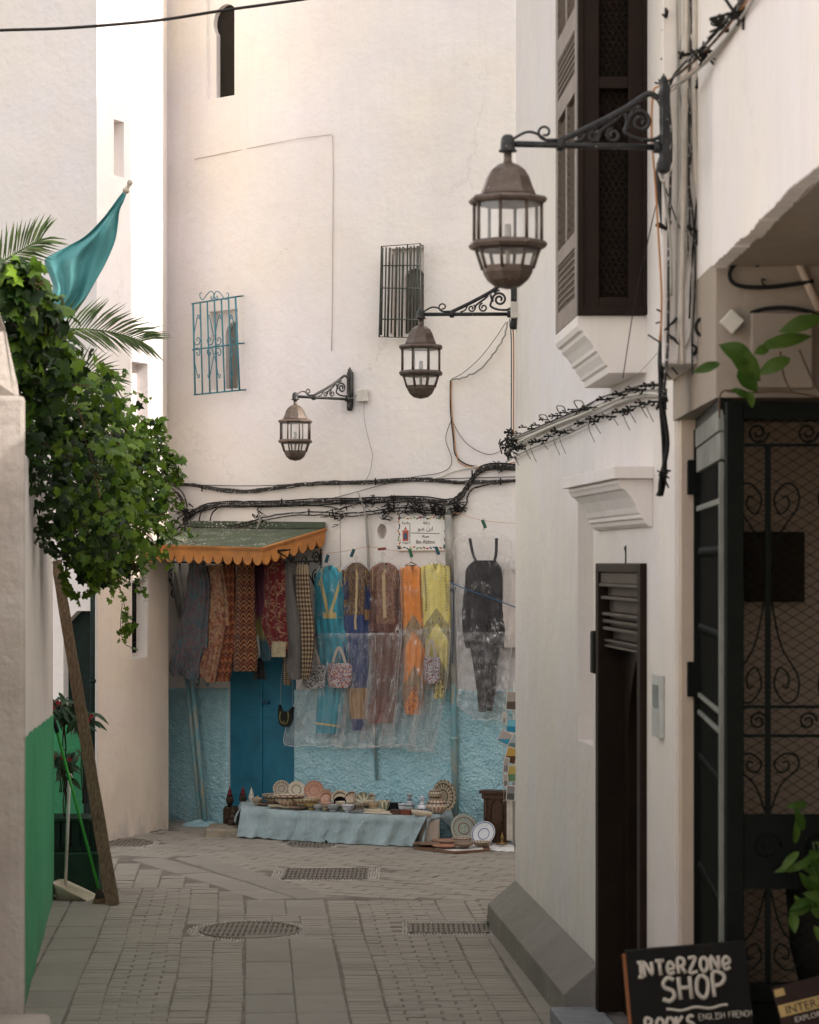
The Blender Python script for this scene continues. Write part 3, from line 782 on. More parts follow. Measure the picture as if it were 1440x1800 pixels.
# front frame with two lattice columns cut open (stiles and rails)
lx0, lx1 = P(1053, 0, 12.9).x, P(1104, 0, 12.9).x
z_a = [bz + .12, P(0, 166, 12.9).z, P(0, 150, 12.9).z]
for (x0, x1, z0, z1_) in ((xf, lx0, bz, bt), (lx1, xr, bz, bt), (lx0, lx1, bz, bz + .09), (lx0, lx1, 4.99, 5.05), (lx0, lx1, 6.3, 6.4)):
    q.box((x0, 12.88, z0), (x1, 12.95, z1_))
for x in (xf, xr - .03): q.box((x, 12.865, bz - .0), (x + .03, 12.879, bt))
q.box((xf, 12.862, bz), (xr, 12.878, bz + .04))
q.build('front_frame', M['brown'], bay, bevel=.004)
q = MB(); pitch = .034
nx = int((lx1 - lx0) / pitch)
# turned lattice: staggered rings with little crosses
ring = MB()
for iz in range(0, 76):
    z = bz + .11 + iz * pitch * .86
    if z > 6.3: break
    for ix in range(nx + 1):
        x = lx0 + .012 + (ix + (.5 if iz % 2 else 0)) * ((lx1 - lx0 - .02) / nx)
        if x > lx1 - .006: continue
        ring.tube([(x + .0135 * math.cos(a * PI / 3), 12.925, z + .0135 * math.sin(a * PI / 3)) for a in range(6)], .0042, 4, closed=True)
ring.tube([(lx0, 12.925, bz + .09), (lx0, 12.925, 6.3)], .004, 4)
ring.build('lattice', M['brown'], bay)
q = MB(); q.box((lx0 - .02, 12.97, bz + .05), (lx1 + .02, 12.985, 6.5)); q.build('backing', M['void'], bay)
# alley-side louvred face (slanted plane from (xf,12.95) to (xb,14.0))
side_v = Vector((xb - xf, 1.05)); sl_ = side_v.length; sdv = side_v.normalized(); snn = Vector((-sdv.y, sdv.x))
def SB(mb, s0, s1, z0, z1_, o0, o1):
    o = Vector((xf, 12.95, 0)); m = Matrix(((sdv.x, snn.x, 0, o.x), (sdv.y, snn.y, 0, o.y), (0, 0, 1, 0), (0, 0, 0, 1)))
    mb.box((s0, o0, z0), (s1, o1, z1_), m)
q = MB()
for (s0, s1, z0, z1_) in ((0, .10, bz, bt), (sl_ - .10, sl_, bz, bt), (.10, sl_ - .10, bz, bz + .10), (.10, sl_ - .10, bz + .36, bz + .44), (.10, sl_ - .10, 5.0, 5.1), (.1, sl_ - .1, 5.32, 5.44), (.48, .54, bz + .44, 5.0), (.48, .54, 5.44, bt)):
    SB(q, s0, s1, z0, z1_, -.03, .0)
q.build('side_frame', M['brownL'], bay, bevel=.004)
q = MB()
z = bz + .46
while z < bt:
    if not (4.98 < z < 5.46):
        for (s0, s1) in ((.105, .475), (.545, sl_ - .105)):
            o = Vector((xf, 12.95, z)); m = Matrix(((sdv.x, snn.x, 0, o.x), (sdv.y, snn.y, 0, o.y), (0, 0, 1, z), (0, 0, 0, 1))) @ Matrix.Translation((0, -.014, 0)) @ Matrix.Rotation(R(35), 4, 'X')
            q.box((s0, -.016, -.003), (s1, .016, .003), m)
    z += .042
q.build('louvres', M['brownL'], bay)
q = MB()
for zz0, zz1 in ((bz + .10, bz + .36), (5.1, 5.32)):
    k = .11
    while k < sl_ - .1: SB(q, k, k + .008, zz0, zz1, -.018, -.01); k += .035
    z = zz0
    while z < zz1: SB(q, .1, sl_ - .1, z, z + .006, -.010, -.004); z += .035
q.build('side_mesh', M['brownL'], bay)
q = MB(); q.extrude_plan([(xf + .03, 12.99), (xb + .03, 13.99), (xr + .02, 13.99), (xr + .02, 12.99)], bz + .01, bt); q.build('box_core', M['void'], bay)
q = MB(); q.extrude_plan([(xb, 14.001), (xb + .02, 14.03), (1.12, 14.03), (1.12, 14.001)], bz, bt); q.build('rear_frame', M['brown'], bay)
# stepped white corbel below the bay
cb = MB(); prof = [(.0, 0), (.0, -.05), (.012, -.075), (.03, -.08), (.034, -.10), (.06, -.125), (.085, -.16), (.09, -.18), (.105, -.185), (.11, -.20), (.135, -.235), (.14, -.25), (.155, -.255), (.16, -.29)]
def corb(y): x0 = xf + (xb - xf) * (y - 12.9) / 1.1; return [(x0 + a, y, bz - .002 + z) for a, z in prof] + [(1.24, y, bz - .29), (1.24, y, bz - .002)]
A_, B_ = corb(12.9), corb(14.02); n0 = len(cb.v); cb.v += [Vector(p) for p in A_ + B_]; k = len(A_)
cb.face(range(n0, n0 + k)); cb.face(reversed(range(n0 + k, n0 + 2 * k)))
for i in range(k): cb.face([n0 + i, n0 + k + i, n0 + k + (i + 1) % k, n0 + (i + 1) % k])
recalc(cb.build('corbel', M['white2'], bay, bevel=.004))
# ------------------------------------------------------------------ moulded canopy over the door
can = thing('door_canopy', 'white moulded plaster canopy above the dark doorway', 'canopy', (1.0, 13.6, 2.8))
s0, s1 = r_at(1052), r_at(1150)
def mould(name, prof, s0, s1, mat):
    q = MB(); A_ = [rw(s0 + 0, z, o_) for o_, z in prof]; B_ = [rw(s1, z, o_) for o_, z in prof]
    n0 = 0; q.v += A_ + B_; k = len(A_); q.face(range(k)); q.face(reversed(range(k, 2 * k)))
    for i in range(k): q.face([i, k + i, k + (i + 1) % k, (i + 1) % k])
    o = q.build(name, mat, can, bevel=.003); recalc(o); return o
mould('slab', [(0, 3.08), (.20, 3.08), (.20, 3.02), (0, 3.02)], s0 - .05, s1, M['white2'])
mould('cornice', [(0, 3.018), (.17, 3.018), (.175, 3.0), (.165, 2.99), (.155, 2.97), (.14, 2.965), (.11, 2.93), (.08, 2.88), (.07, 2.85), (.06, 2.845), (.06, 2.825), (.045, 2.82), (.04, 2.80), (.02, 2.785), (0, 2.78)], s0 + .02, s1 - .04, M['white2'])
# house number
M['ink'] = simple('black paint', (.02, .02, .02), .6)
q = MB(); sn = r_at(1101); q.prism([rw(sn - .012, 2.60, .002), rw(sn + .012, 2.60, .002), rw(sn + .012, 2.695, .002), rw(sn - .05, 2.68, .002), rw(sn - .012, 2.66, .002)], Vector((rn.x, rn.y, 0)) * .003)
tag(q.build('house_number', M['ink']), 'thin black number 1 painted above the dark door', 'number')
# ------------------------------------------------------------------ door
door = thing('house_door', 'dark brown carved wooden door in a deep frame under the white canopy', 'door', (1.05, 13.5, 0))
sa, sb_ = r_at(1057.5), r_at(1137.5)
def RB(mb, s0, s1, z0, z1_, o0, o1):
    m = Matrix(((rdir.x, rn.x, 0, R0.x), (rdir.y, rn.y, 0, R0.y), (0, 0, 1, 0), (0, 0, 0, 1)))
    mb.box((s0, o0, z0), (s1, o1, z1_), m)
q = MB(); RB(q, sa, sa + .10, .1, 2.60, -.30, .035); RB(q, sb_ - .10, sb_, .1, 2.60, -.30, .035)
RB(q, sa + .1, sb_ - .1, 2.55, 2.60, -.3, .035); q.build('frame', M['brown'], door, bevel=.006)
q = MB()
z = 2.55
for (h, o_) in ((.06, .02), (.02, .03), (.05, -.02), (.02, .02), (.07, -.03), (.02, .015), (.02, -.03), (.02, .01), (.02, -.03), (.02, .01), (.05, -.05), (.015, .0), (.015, -.02), (.015, 0)):
    RB(q, sa + .1, sb_ - .1, z - h + .001, z - .001, -.2, o_ ); z -= h
q.build('head_moulding', simple('dark worn moulding', (.085, .066, .052), .5), door, bevel=.003)
q = MB(); RB(q, sa + .10, sb_ - .10, .1, z, -.26, -.20); q.build('leaf', M['brown'], door)
# arched inner surround
w_ = sb_ - sa - .2
def surround(o0, o1, wi, zt, mat, name):
    q = MB(); cpos = (sa + sb_) / 2; oa = [(x, zz + .1) for x, zz in arch(wi, zt - .1, n=14, point=.25)]
    oa = oa[1:] + oa[:1]   # start right foot, up over arch, to left foot
    outer = [(w_ / 2, .1), (w_ / 2, z - .002), (-w_ / 2, z - .002), (-w_ / 2, .1)]
    pts = [outer[3]] + [outer[2], outer[1], outer[0]] + oa[:-1] + [oa[-1]]
    q.prism([rw(cpos + x, zz, o1) for x, zz in pts], Vector((-rn.x, -rn.y, 0)) * (o1 - o0)); o = q.build(name, mat, door, bevel=.003); recalc(o)
surround(-.19, -.10, w_ * .72, 2.02, M['brown'], 'arch_surround')
q = MB()
for k in range(12):
    for ds in (.16, .30, .44, .60, .76):
        q.ball(rw(sa + ds + .1, .35 + k * .14, -.195), .012, 6)
q.build('studs', M['iron'], door)
q = MB(); hc = rw(sb_ - .36, 1.72, -.15); q.tube([hc + Vector((0, .035 * math.cos(a * PI / 8), -.075 + .085 * math.sin(a * PI / 8))) for a in range(16)], .008, 6, closed=True); q.ball(hc + Vector((0, 0, .015)), .02, 8)
q.build('knocker', M['iron'], door)
q = MB(); RB(q, sa - .10, sa - .005, 1.98, 2.22, .002, .05); tag(q.build('letter_box', M['iron'], bevel=.01), 'small black box on the wall beside the dark door frame', 'box')
# intercom
ic = thing('intercom_panel', 'pale grey intercom plate on the white wall right of the dark door', 'intercom', RW(1164, 1298))
q = MB(); a0, a1 = r_at(1158), r_at(1173); RB(q, a0, a1, 1.755, 2.06, .013, .035); q.build('plate', simple('pale metal', (.55, .56, .53), .4), ic, bevel=.004)
q = MB(); RB(q, a0 + .06, a1 - .05, 1.90, 2.01, .036, .042); q.build('screen', simple('grey-green glass', (.25, .30, .28), .2), ic)
# ------------------------------------------------------------------ iron gate of the porch
M['gate'] = simple('dark green-black gate paint', (.006, .008, .006), .5, .1, var=.4, vs=10, bump=.3)
M['gate_pale'] = simple('pale worn gate paint', (.22, .23, .20), .6, var=.35, vs=8)
gate = thing('iron_gate', 'tall dark wrought iron gate with scrolls and diamond mesh on the right', 'gate', (1.6, 10.3, 0))
GY = 10.3
def gp(px, py, y=GY): return P(px, py, y)
gx0 = gp(1276, 0).x; gzt = gp(0, 706).z
q = MB()
q.box((gx0, GY - .03, .03), (gx0 + .07, GY + .03, gzt)); q.box((gx0 + .071, GY - .03, gzt - .07), (2.99, GY + .03, gzt)); q.box((gx0 + .071, GY - .03, gp(0, 1760).z), (2.99, GY + .03, gp(0, 1728).z))
q.box((gx0 + .071, GY - .005, .05), (2.99, GY + .005, gp(0, 1761).z))
q.build('frame', M['gate'], gate, bevel=.004)
q = MB()
x_v = gp(1350, 0).x
for x in (x_v, x_v + .33, x_v + .66): q.box((x - .011, GY - .012, gp(0, 1727).z), (x + .011, GY + .012, gp(0, 783).z))
for py in (783, 1243, 1294): q.box((gx0 + .072, GY - .014, gp(0, py + 2).z), (2.98, GY + .014, gp(0, py - 3).z))
q.build('bars', M['gate'], gate)
q = MB(); q.box((gx0 + .072, GY - .02, gp(0, 1562).z), (2.98, GY - .015, gp(0, 1430).z))
for k in range(6):
    cx = gx0 + .16 + k * .2; q.tube([v + Vector((0, GY - .026, 0)) for v in spiral((cx, gp(0, 1500).z + .03), .06, 1.6, 0, 1)], .005, 5)
q.build('solid_panel', M['gate'], gate)
q = MB()
def heart(cx, zt, zb, w, flip=1):
    pts = [(cx, zb), (cx + w * .35 * flip, zb + (zt - zb) * .45), (cx + w * .95 * flip, zb + (zt - zb) * .75), (cx + w * .9 * flip, zt - (zt - zb) * .05), (cx + w * .5 * flip, zt), (cx + w * .12 * flip, zt - (zt - zb) * .16), (cx + w * .3 * flip, zt - (zt - zb) * .33), (cx + w * .62 * flip, zt - (zt - zb) * .26), (cx + w * .58 * flip, zt - (zt - zb) * .14), (cx + w * .4 * flip, zt - (zt - zb) * .16)]
    q.tube([(x, GY, z) for x, _, z in smooth_path([(a, 0, b) for a, b in pts], 5)], .0042, 5)
for cx in (x_v, x_v + .33):
    for f in (-1, 1):
        heart(cx + f * .012, gp(0, 1325).z, gp(0, 1425).z, .115, f)
        heart(cx + f * .012, gp(0, 1705).z, gp(0, 1568).z, .115, f)
        heart(cx + f * .012, gp(0, 1235).z, gp(0, 1050).z, .115, f)
        heart(cx + f * .012, gp(0, 850).z, gp(0, 1010).z, .115, f)
for k in range(5):
    cx = gx0 + .13 + k * .2
    q.tube([v + Vector((0, GY, 0)) for v in spiral((cx, gp(0, 1268).z), .038, 1.5, 0, 1)], .005, 5)
    q.tube([v + Vector((0, GY, 0)) for v in spiral((cx, gp(0, 760).z), .045, 1.5, 0, -1)], .005, 5)
q.build('scrollwork', M['gate'], gate)
q = MB(); dx, dz = .068, .042
zlo, zhi = gp(0, 1727).z, gzt - .07; xlo, xhi = gx0 + .07, 1.95
def clipseg(x0, z0, x1, z1_):
    pts = []
    t0, t1 = 0, 1; ddx, ddz = x1 - x0, z1_ - z0
    for p_, q_ in ((-ddx, x0 - xlo), (ddx, xhi - x0), (-ddz, z0 - zlo), (ddz, zhi - z0)):
        r_ = q_ / p_
        if p_ < 0: t0 = max(t0, r_)
        else: t1 = min(t1, r_)
    if t0 < t1: return (x0 + ddx * t0, z0 + ddz * t0), (x0 + ddx * t1, z0 + ddz * t1)
H_ = zhi - zlo; slope = dz / dx
k = -int(H_ / dz) - 2
while k * dz < H_ + 2:
    for sgn in (1, -1):
        z0 = zlo + k * dz if sgn > 0 else zhi - k * dz
        c = clipseg(xlo, z0, xlo + 3, z0 + sgn * 3 * slope)
        if c: q.tube([(c[0][0], GY + .012 + .002 * sgn, c[0][1]), (c[1][0], GY + .012 + .002 * sgn, c[1][1])], .0017, 3, caps=False)
    k += 1
q.build('diamond_mesh', M['gate'], gate)
# side leaf, running back to the beige pilaster
ga = Vector((gx0, GY + .04)); gb = Vector((1.355, 11.94)); gsv = (gb - ga); gl = gsv.length; gsd = gsv.normalized(); gsn = Vector((-gsd.y, gsd.x))
side = thing('gate_side_leaf', 'narrow dark barred side leaf with pale top rail between gate and pilaster', 'gate', (1.3, 11, 0))
def GBx(mb, s0, s1, z0, z1_, o0, o1):
    m = Matrix(((gsd.x, gsn.x, 0, ga.x), (gsd.y, gsn.y, 0, ga.y), (0, 0, 1, 0), (0, 0, 0, 1))); mb.box((s0, o0, z0), (s1, o1, z1_), m)
q = MB()
GBx(q, 0.0, gl, 3.02, 3.13, 0, .02); GBx(q, 0, gl, 3.135, 3.22, 0, .025); GBx(q, .02, gl, 2.84, 2.865, 0, .02); GBx(q, 0, .03, .1, 3.01, 0, .022); GBx(q, .04, gl, 1.98, 2.0, 0, .015); GBx(q, .04, gl, 1.90, 1.92, 0, .015)
q.build('rails', M['gate_pale'], side, bevel=.003)
q = MB()
k = .06
while k < gl - .04:
    GBx(q, k, k + .016, .12, 3.02, -.01, .004)
    for zc in (2.65, 2.3, 1.7, 1.2, .8):
        m = Vector((ga.x, ga.y, 0)) + Vector((gsd.x, gsd.y, 0)) * (k + .008); q.ball(m + Vector((0, 0, zc)), .016, 6, 1.6)
    k += .085
GBx(q, gl - .05, gl, .1, 3.22, 0, .03); GBx(q, 0, gl, .06, .12, 0, .03)
q.build('bars', M['gate'], side)
q = MB(); GBx(q, .03, gl, .12, 3.0, -.03, -.02); q.build('dark_sheet', M['gate'], side)
q = MB()
for z0 in (2.92, 1.98):
    q = MB(); GBx(q, gl - .06, gl + .02, z0, z0 + .16, .0, .06); q.build('hinge', M['gate'], side, bevel=.004)
q = MB(); k = .0
while k < gl:
    m = Vector((ga.x, ga.y, 3.2)) + Vector((gsd.x, gsd.y, 0)) * k; q.tube([m, m + Vector((random.uniform(-.02, .02), 0, random.uniform(.05, .13)))], [.006, .001], 4, caps=False); k += .012
GBx(q, 0, gl, 3.222, 3.27, 0, .02); q.build('spikes', M['gate'], side)
# notice board hanging in the dim porch
q = MB(); a = P(1310, 1058, 11.9); b_ = P(1415, 935, 11.9); q.box((a.x, 11.90, a.z), (b_.x, 11.93, b_.z)); tag(q.build('notice_board', simple('dark board', (.06, .045, .032), .6), bevel=.003), 'dark flat board on the wall inside the porch behind the gate', 'board')
# ------------------------------------------------------------------ things on the lintel wall
LY = 10.345
def LP(px, py, o=0): return P(px, py, LY - o)
q = MB(); q.tube(smooth_path([LP(1335, 467, .03), LP(1318, 460, .03), LP(1295, 463, .03), LP(1283, 480, .03), LP(1290, 498, .03), LP(1320, 505, .03), LP(1370, 503, .03), LP(1430, 494, .03)], 6), .009, 6)
q.tube(smooth_path([LP(1350, 505, .03), LP(1341, 498, .03), LP(1340, 491, .03), LP(1347, 493, .03)], 4), .004, 5)
tag(q.build('black_hose', M['ink']), 'thick black cable bent in a hook shape under the overhang', 'cable')
q = MB(); q.tube(smooth_path([LP(1320, 550, .03), LP(1345, 543, .03), LP(1380, 541, .03), LP(1420, 547, .03), LP(1450, 560, .03)], 6), .008, 6)
tag(q.build('black_hose', M['ink']), 'thick black cable arching over the grey meter box', 'cable')
q = MB(); a = LP(1321, 682, .06); b_ = LP(1425, 552, 0); q.box((a.x, LY - .06, a.z), (b_.x, LY - .002, b_.z)); tag(q.build('meter_box', simple('grey box', (.30, .245, .195), .6, var=.1), bevel=.006), 'flat grey-brown meter box on the wall above the gate', 'box')
q = MB(); c_ = LP(1287, 565, .04); m = Matrix.Translation(c_) @ Matrix.Rotation(R(42), 4, 'Y'); q.box((-.035, -.015, -.035), (.035, .03, .035), m)
tag(q.build('junction_box', simple('cream plastic', (.62, .58, .50), .4, var=.05), bevel=.004), 'small cream junction box tilted like a diamond near the ivy leaves', 'box')
q = MB(); q.tube([LP(1395, 440, .02), LP(1440, 545, .02)], .016, 8); tag(q.build('cream_pipe', M['beige']), 'slanting cream pipe beneath the overhang at the right edge', 'pipe')
q = MB(); q.tube([P(1235, 575, 10.9) + Vector((.028 * math.cos(a * PI / 8), 0, .036 * math.sin(a * PI / 8))) for a in range(16)], .008, 6, closed=True); tag(q.build('cable_coil', M['ink']), 'round coil of black cable beside the cream pipes', 'cable')
# ------------------------------------------------------------------ pipes and cables on the pier
M['cream'] = simple('cream painted pipe', (.62, .56, .48), .55, var=.25, vs=8)
M['cable_black'] = simple('black cable', (.022, .02, .018), .55, var=.3)
M['cable_orange'] = simple('orange cable', (.50, .22, .07), .55, var=.3)
M['cable_grey'] = simple('grey cable', (.36, .34, .30), .6, var=.3)
M['cable_white'] = simple('white cable', (.66, .62, .55), .55, var=.2)
def painted_cable():
    n = N('paint-spotted black cable'); p = n.tc('Object')
    c = n.mix(n.ramp(n.noise(55, p, 5, .7), [(.58, 0), (.62, 1)]), (.028, .025, .022), (.60, .56, .52)); return n.done(c, .6, 0, n.bump(n.noise(80, p), .4, .003))
M['cable_spot'] = painted_cable()
def cable(name, pts, r, mat, label, cat='cable', group=None, sub=5, n=6, jit=0.0):
    pp = smooth_path(pts, sub)
    if jit: pp = [p + Vector((random.gauss(0, jit), random.gauss(0, jit), random.gauss(0, jit))) for p in pp]
    o = MB().tube(pp, r, n).build(name, mat); return tag(o, label, cat, group)
PY = 11.0
def PP(px, py, o=.02): return P(px, py, 11.05 - o)
for (pts, r, m_, lab) in (
    ([(1207, -40), (1205, 200), (1200, 420), (1198, 560), (1200, 640)], .010, 'cream', 'thin cream pipe running down the left part of the pier'),
    ([(1222, -40), (1222, 250), (1229, 345), (1243, 470), (1262, 640), (1268, 700)], .014, 'cream', 'cream pipe on the pier that bends right toward the gate top'),
    ([(1242, -40), (1241, 200), (1241, 335)], .015, 'cream', 'thick cream pipe ending halfway down the pier'),
    ([(1233, 345), (1240, 480), (1246, 600), (1252, 730)], .013, 'cream', 'straight cream pipe passing the cable coil down to the gate'),
    ([(1190, -40), (1192, 300), (1188, 560), (1200, 610), (1215, 580), (1216, 480), (1208, 380)], .0045, 'cable_grey', 'grey cable looping at the foot of the pier'),
    ([(1234, -30), (1230, 100), (1224, 250), (1226, 330), (1216, 470), (1212, 560)], .004, 'cable_black', 'thin black wire wandering between the cream pipes'),
    ([(1170, 330), (1195, 400), (1215, 410), (1240, 460)], .003, 'cable_black', 'thin black wire tied in a knot on the pier'),
    ([(1200, -20), (1200, 250), (1196, 500), (1190, 640)], .006, 'cable_white', 'white painted cable on the left edge of the pier')):
    cable('wall_pipe' if m_ == 'cream' else 'wall_cable', [PP(*p_) for p_ in pts], r, M[m_], lab, 'pipe' if m_ == 'cream' else 'cable', n=8)
# black bundle hanging in front of the pier edge
bd = thing('cable_bundle', 'black bundle of cables hanging down the corner between bay window and pier', 'cable bundle', P(1165, 860, 11.3))
for k in range(7):
    pts = [(1182 + 3 * k % 5, -30), (1172, 60), (1176, 150), (1184, 220), (1160, 300), (1166, 380), (1172, 470), (1168, 560), (1164, 640), (1163, 700), (1170, 780), (1166, 840), (1160, 872)]
    pp = [P(x + random.uniform(-4, 4), y, 11.25 + .02 * k) for x, y in pts]
    MB().tube(smooth_path(pp, 5), random.uniform(.006, .010), 6).build('cable', M['cable_black'], bd)
for py in (60, 100, 150, 560, 605, 640, 700, 835):
    q = MB(); c_ = P(1168 if py > 300 else 1172, py, 11.22)
    for j in range(7): q.tube([c_ + Vector((random.gauss(0, .012), random.gauss(0, .01), random.gauss(0, .02))), c_ + Vector((random.gauss(0, .025), random.gauss(0, .01), random.gauss(-.01, .035)))], .005, 4)
    q.build('tie', M['cable_black'], bd)
DG_ = lambda x: 11.0 if x < 1175 else (11.0 - (x - 1175) * .012 if x < 1250 else 10.1 - (x - 1250) * .0145)
cable('orange_cable', [P(x, y, DG_(x)) for x, y in ((1400, -120), (1300, 20), (1250, 80), (1200, 125), (1160, 150), (1148, 165), (1146, 240), (1152, 320), (1158, 420), (1163, 520), (1161, 600))], .0045, M['cable_orange'], 'orange cable descending past the first lamp bracket')
for j_, (dx_, dy_, mm_, r_) in enumerate(((6, 3, 'cable_grey', .005), (-4, -4, 'cable_spot', .005), (9, 8, 'cable_white', .005), (2, 7, 'cable_orange', .003), (12, -2, 'cable_black', .004))):
    cable('slanting_cable', [P(x + dx_, y + dy_, DG_(x)) for x, y in ((1400, -120), (1345, -50), (1300, 24), (1250, 86), (1200, 130), (1168, 155))], r_, M[mm_], ('grey cable above the orange one in the slanting bundle', 'thick spotted cable along the top of the slanting bundle', 'white cable under the slanting bundle', 'thin orange cable twisted into the slanting bundle', 'thin black cable on the outer side of the slanting bundle')[j_])
for j_, (kx_, ky_) in enumerate(((1268, 45), (1236, 92), (1300, 25))):
    q = MB(); kc_ = P(kx_, ky_, DG_(kx_) - .02); kr_ = random.Random(j_)
    for k_ in range(16): q.tube(smooth_path([kc_, kc_ + Vector((kr_.gauss(0, .02), -.01, kr_.gauss(0, .015))), kc_ + Vector((kr_.gauss(0, .03), 0, kr_.gauss(-.01, .03)))], 3), kr_.uniform(.003, .007), 5)
    tag(q.build('cable_knot', M['cable_black']), ('black knot of ties on the middle of the slanting cables', 'lower black knot of ties on the slanting cables', 'topmost black knot of ties on the slanting cables')[j_], 'knot')
cable('grey_cable', [P(x, y, DG_(x) - .01) for x, y in ((1405, -115), (1305, 28), (1255, 92), (1205, 138), (1170, 160), (1162, 200), (1165, 300), (1178, 420), (1180, 520))], .006, M['cable_grey'], 'grey cable bundle beside the orange cable')
cable('black_cable', [P(x, y, DG_(x) + .01) for x, y in ((1390, -125), (1292, 15), (1240, 78), (1196, 118), (1176, 160), (1180, 250), (1176, 420), (1174, 600), (1166, 700))], .007, M['cable_spot'], 'thick black cable slanting down to the lamp mount')
cable('white_loop', [P(x, y, 10.95) for x, y in ((1172, 165), (1173, 220), (1168, 290), (1182, 250), (1186, 280), (1172, 310), (1164, 318), (1158, 300))], .005, M['cable_white'], 'loose white cable looped at the first lamp mount')
cable('thin_wire', [P(x, y, 12.4) for x, y in ((1160, 330), (1140, 420), (1118, 520), (1095, 665))], .0025, M['cable_black'], 'thin wire crossing in front of the bay window')
cable('thin_wire', [P(x, y, 12.4) for x, y in ((1156, 620), (1120, 660), (1090, 690))], .002, M['cable_grey'], 'thin pale wire below the bay window corbel')
rr_ = random.Random(31); pcb = thing('pier_cables', 'thin paint-spattered cables and black ties running down the pier between the cream pipes', 'cable bundle', PP(1220, 600))
for j_ in range(14):
    q = MB(); c_ = PP(rr_.uniform(1170, 1250), rr_.choice((15, 30, 50, 90, 130, 160, 330, 405, 410, 430, 570, 600, 610)) + rr_.gauss(0, 6), .04)
    for k_ in range(4): q.tube([c_, c_ + Vector((rr_.gauss(0, .02), rr_.gauss(0, .01), rr_.gauss(0, .025)))], rr_.uniform(.004, .008), 5)
    q.build('tie', M['cable_black'], pcb)
for j_ in range(9):
    x0_ = rr_.uniform(1192, 1250); pts = [(x0_ + rr_.gauss(0, 5), y) for y in range(-40, int(rr_.uniform(420, 700)), 70)]
    MB().tube(smooth_path([PP(*p_) for p_ in pts], 5), rr_.choice((.003, .0045, .006)), 6).build('cable', M[rr_.choice(('cable_grey', 'cable_white', 'cable_spot', 'cable_spot'))], pcb)
# overhead cable at the top
cable('overhead_cable', [P(x, y, 15) for x, y in ((-60, 58), (0, 53), (100, 50), (200, 43), (290, 34), (400, 17), (530, -1), (640, -20))], .009, M['cable_black'], 'dark cable crossing the upper left corner of the lane')
# cables with nail clips along the right house
cl = thing('clipped_cables', 'messy run of old cables with black nail clips along the right house', 'cable bundle', RW(1040, 745))
def RC(px, py, o): return RW(px, py, o)
for k, (dy, m_, r) in enumerate(((-6, 'cable_grey', .006), (0, 'cable_white', .009), (8, 'cable_grey', .007), (22, 'cable_grey', .006), (-12, 'cable_spot', .005))):
    pts = [(890, 788), (905, 778), (940, 764), (980, 748), (1020, 733), (1060, 712), (1090, 700), (1130, 690), (1160, 690)]
    MB().tube(smooth_path([RC(x, y + dy + random.uniform(-3, 3), .03) for x, y in pts], 5), r, 6).build('cable', M[m_], cl)
def clip(px, py, sc_=1.0):
    q = MB()
    c_ = RC(px, py, .045)
    u_ = Vector((rdir.x, rdir.y, 0)); o_ = Vector((rn.x, rn.y, 0))
    q.tube([c_ + o_ * -.02 + u_ * .01, c_ + o_ * .03], .006 * sc_, 5)
    for s_ in random.choice(((-1, 1), (1,), (-1,))): q.tube([c_ + o_ * .005, c_ + o_ * .010 + Vector((0, 0, s_ * .016 * sc_)), c_ + o_ * .022 + Vector((0, 0, s_ * .018 * sc_))], .0055 * sc_, 5)
    q.ball(c_ + o_ * .03, .010 * sc_, 6)
    q.build('clip', M['cable_black'], cl)
q = MB()
for i in range(26):
    f = i / 25; x = 893 + (1150 - 893) * f; yt = 770 - 90 * f
    clip(x + random.uniform(-3, 3), yt - 6 + random.uniform(-6, 6), random.uniform(.6, 1.2)); clip(x + random.uniform(-4, 4), yt + 22 + random.uniform(-6, 6), random.uniform(.6, 1.2))
    if random.random() < .45:
        a = RC(x, yt + 22, .05); b_ = RC(x + 9, yt + 50 + random.uniform(-8, 10), .04); q.tube(smooth_path([a, (a + b_) / 2 + Vector((-.02, 0, .02)), b_], 3), .0022, 4, caps=False)
    if random.random() < .12:
        h_ = random.uniform(.03, .09); a = RC(x, yt - 8, .05); q.tube(smooth_path([a, a + Vector((-.03, -.1, h_)), a + Vector((0, -.3, h_ * .7)), a + Vector((.01, -.45, -.02))], 4), .0035, 4, caps=False)
q.build('loose_ends', M['cable_black'], cl)
q = MB()
for j in range(70):
    c_ = RC(896 + random.gauss(0, 9), 785 + random.gauss(0, 11), .03) + Vector((random.uniform(-.02, .02), -.05, 0)); 
    q.tube([c_, c_ + Vector((random.gauss(0, .03), random.gauss(0, .02), random.gauss(0, .03)))], random.uniform(.004, .009), 5)
q.build('knot', M['cable_black'], cl)
q = MB(); q.prism([RW(905, 776, .003), RW(1150, 690, .003), RW(1150, 668, .003), RW(905, 766, .003)], Vector((rn.x, rn.y, 0)) * .02); q.build('ledge', M['white2'], cl)
# socket box and conduits by the second lamp
q = MB(); c_ = P(905, 545, 18.22); q.box((c_.x - .03, c_.y - .06, c_.z - .06), (c_.x + .035, c_.y + .02, c_.z + .055)); tag(q.build('socket_box', M['cable_white'], bevel=.005), 'small cream box at the foot of the second lamp bracket', 'box')
for (x, m_, r, lab) in ((899, 'cable_black', .004, 'black cable dropping beside the second lamp'), (903, 'cable_orange', .005, 'orange cable dropping beside the second lamp'), (911, 'cable_grey', .008, 'grey conduit dropping beside the second lamp')):
    cable('drop_cable', [P(x - 3, 560, 18.28), P(x, 600, 18.28), P(x, 700, 18.28), P(x, 782, 18.28)], r, M[m_], lab)
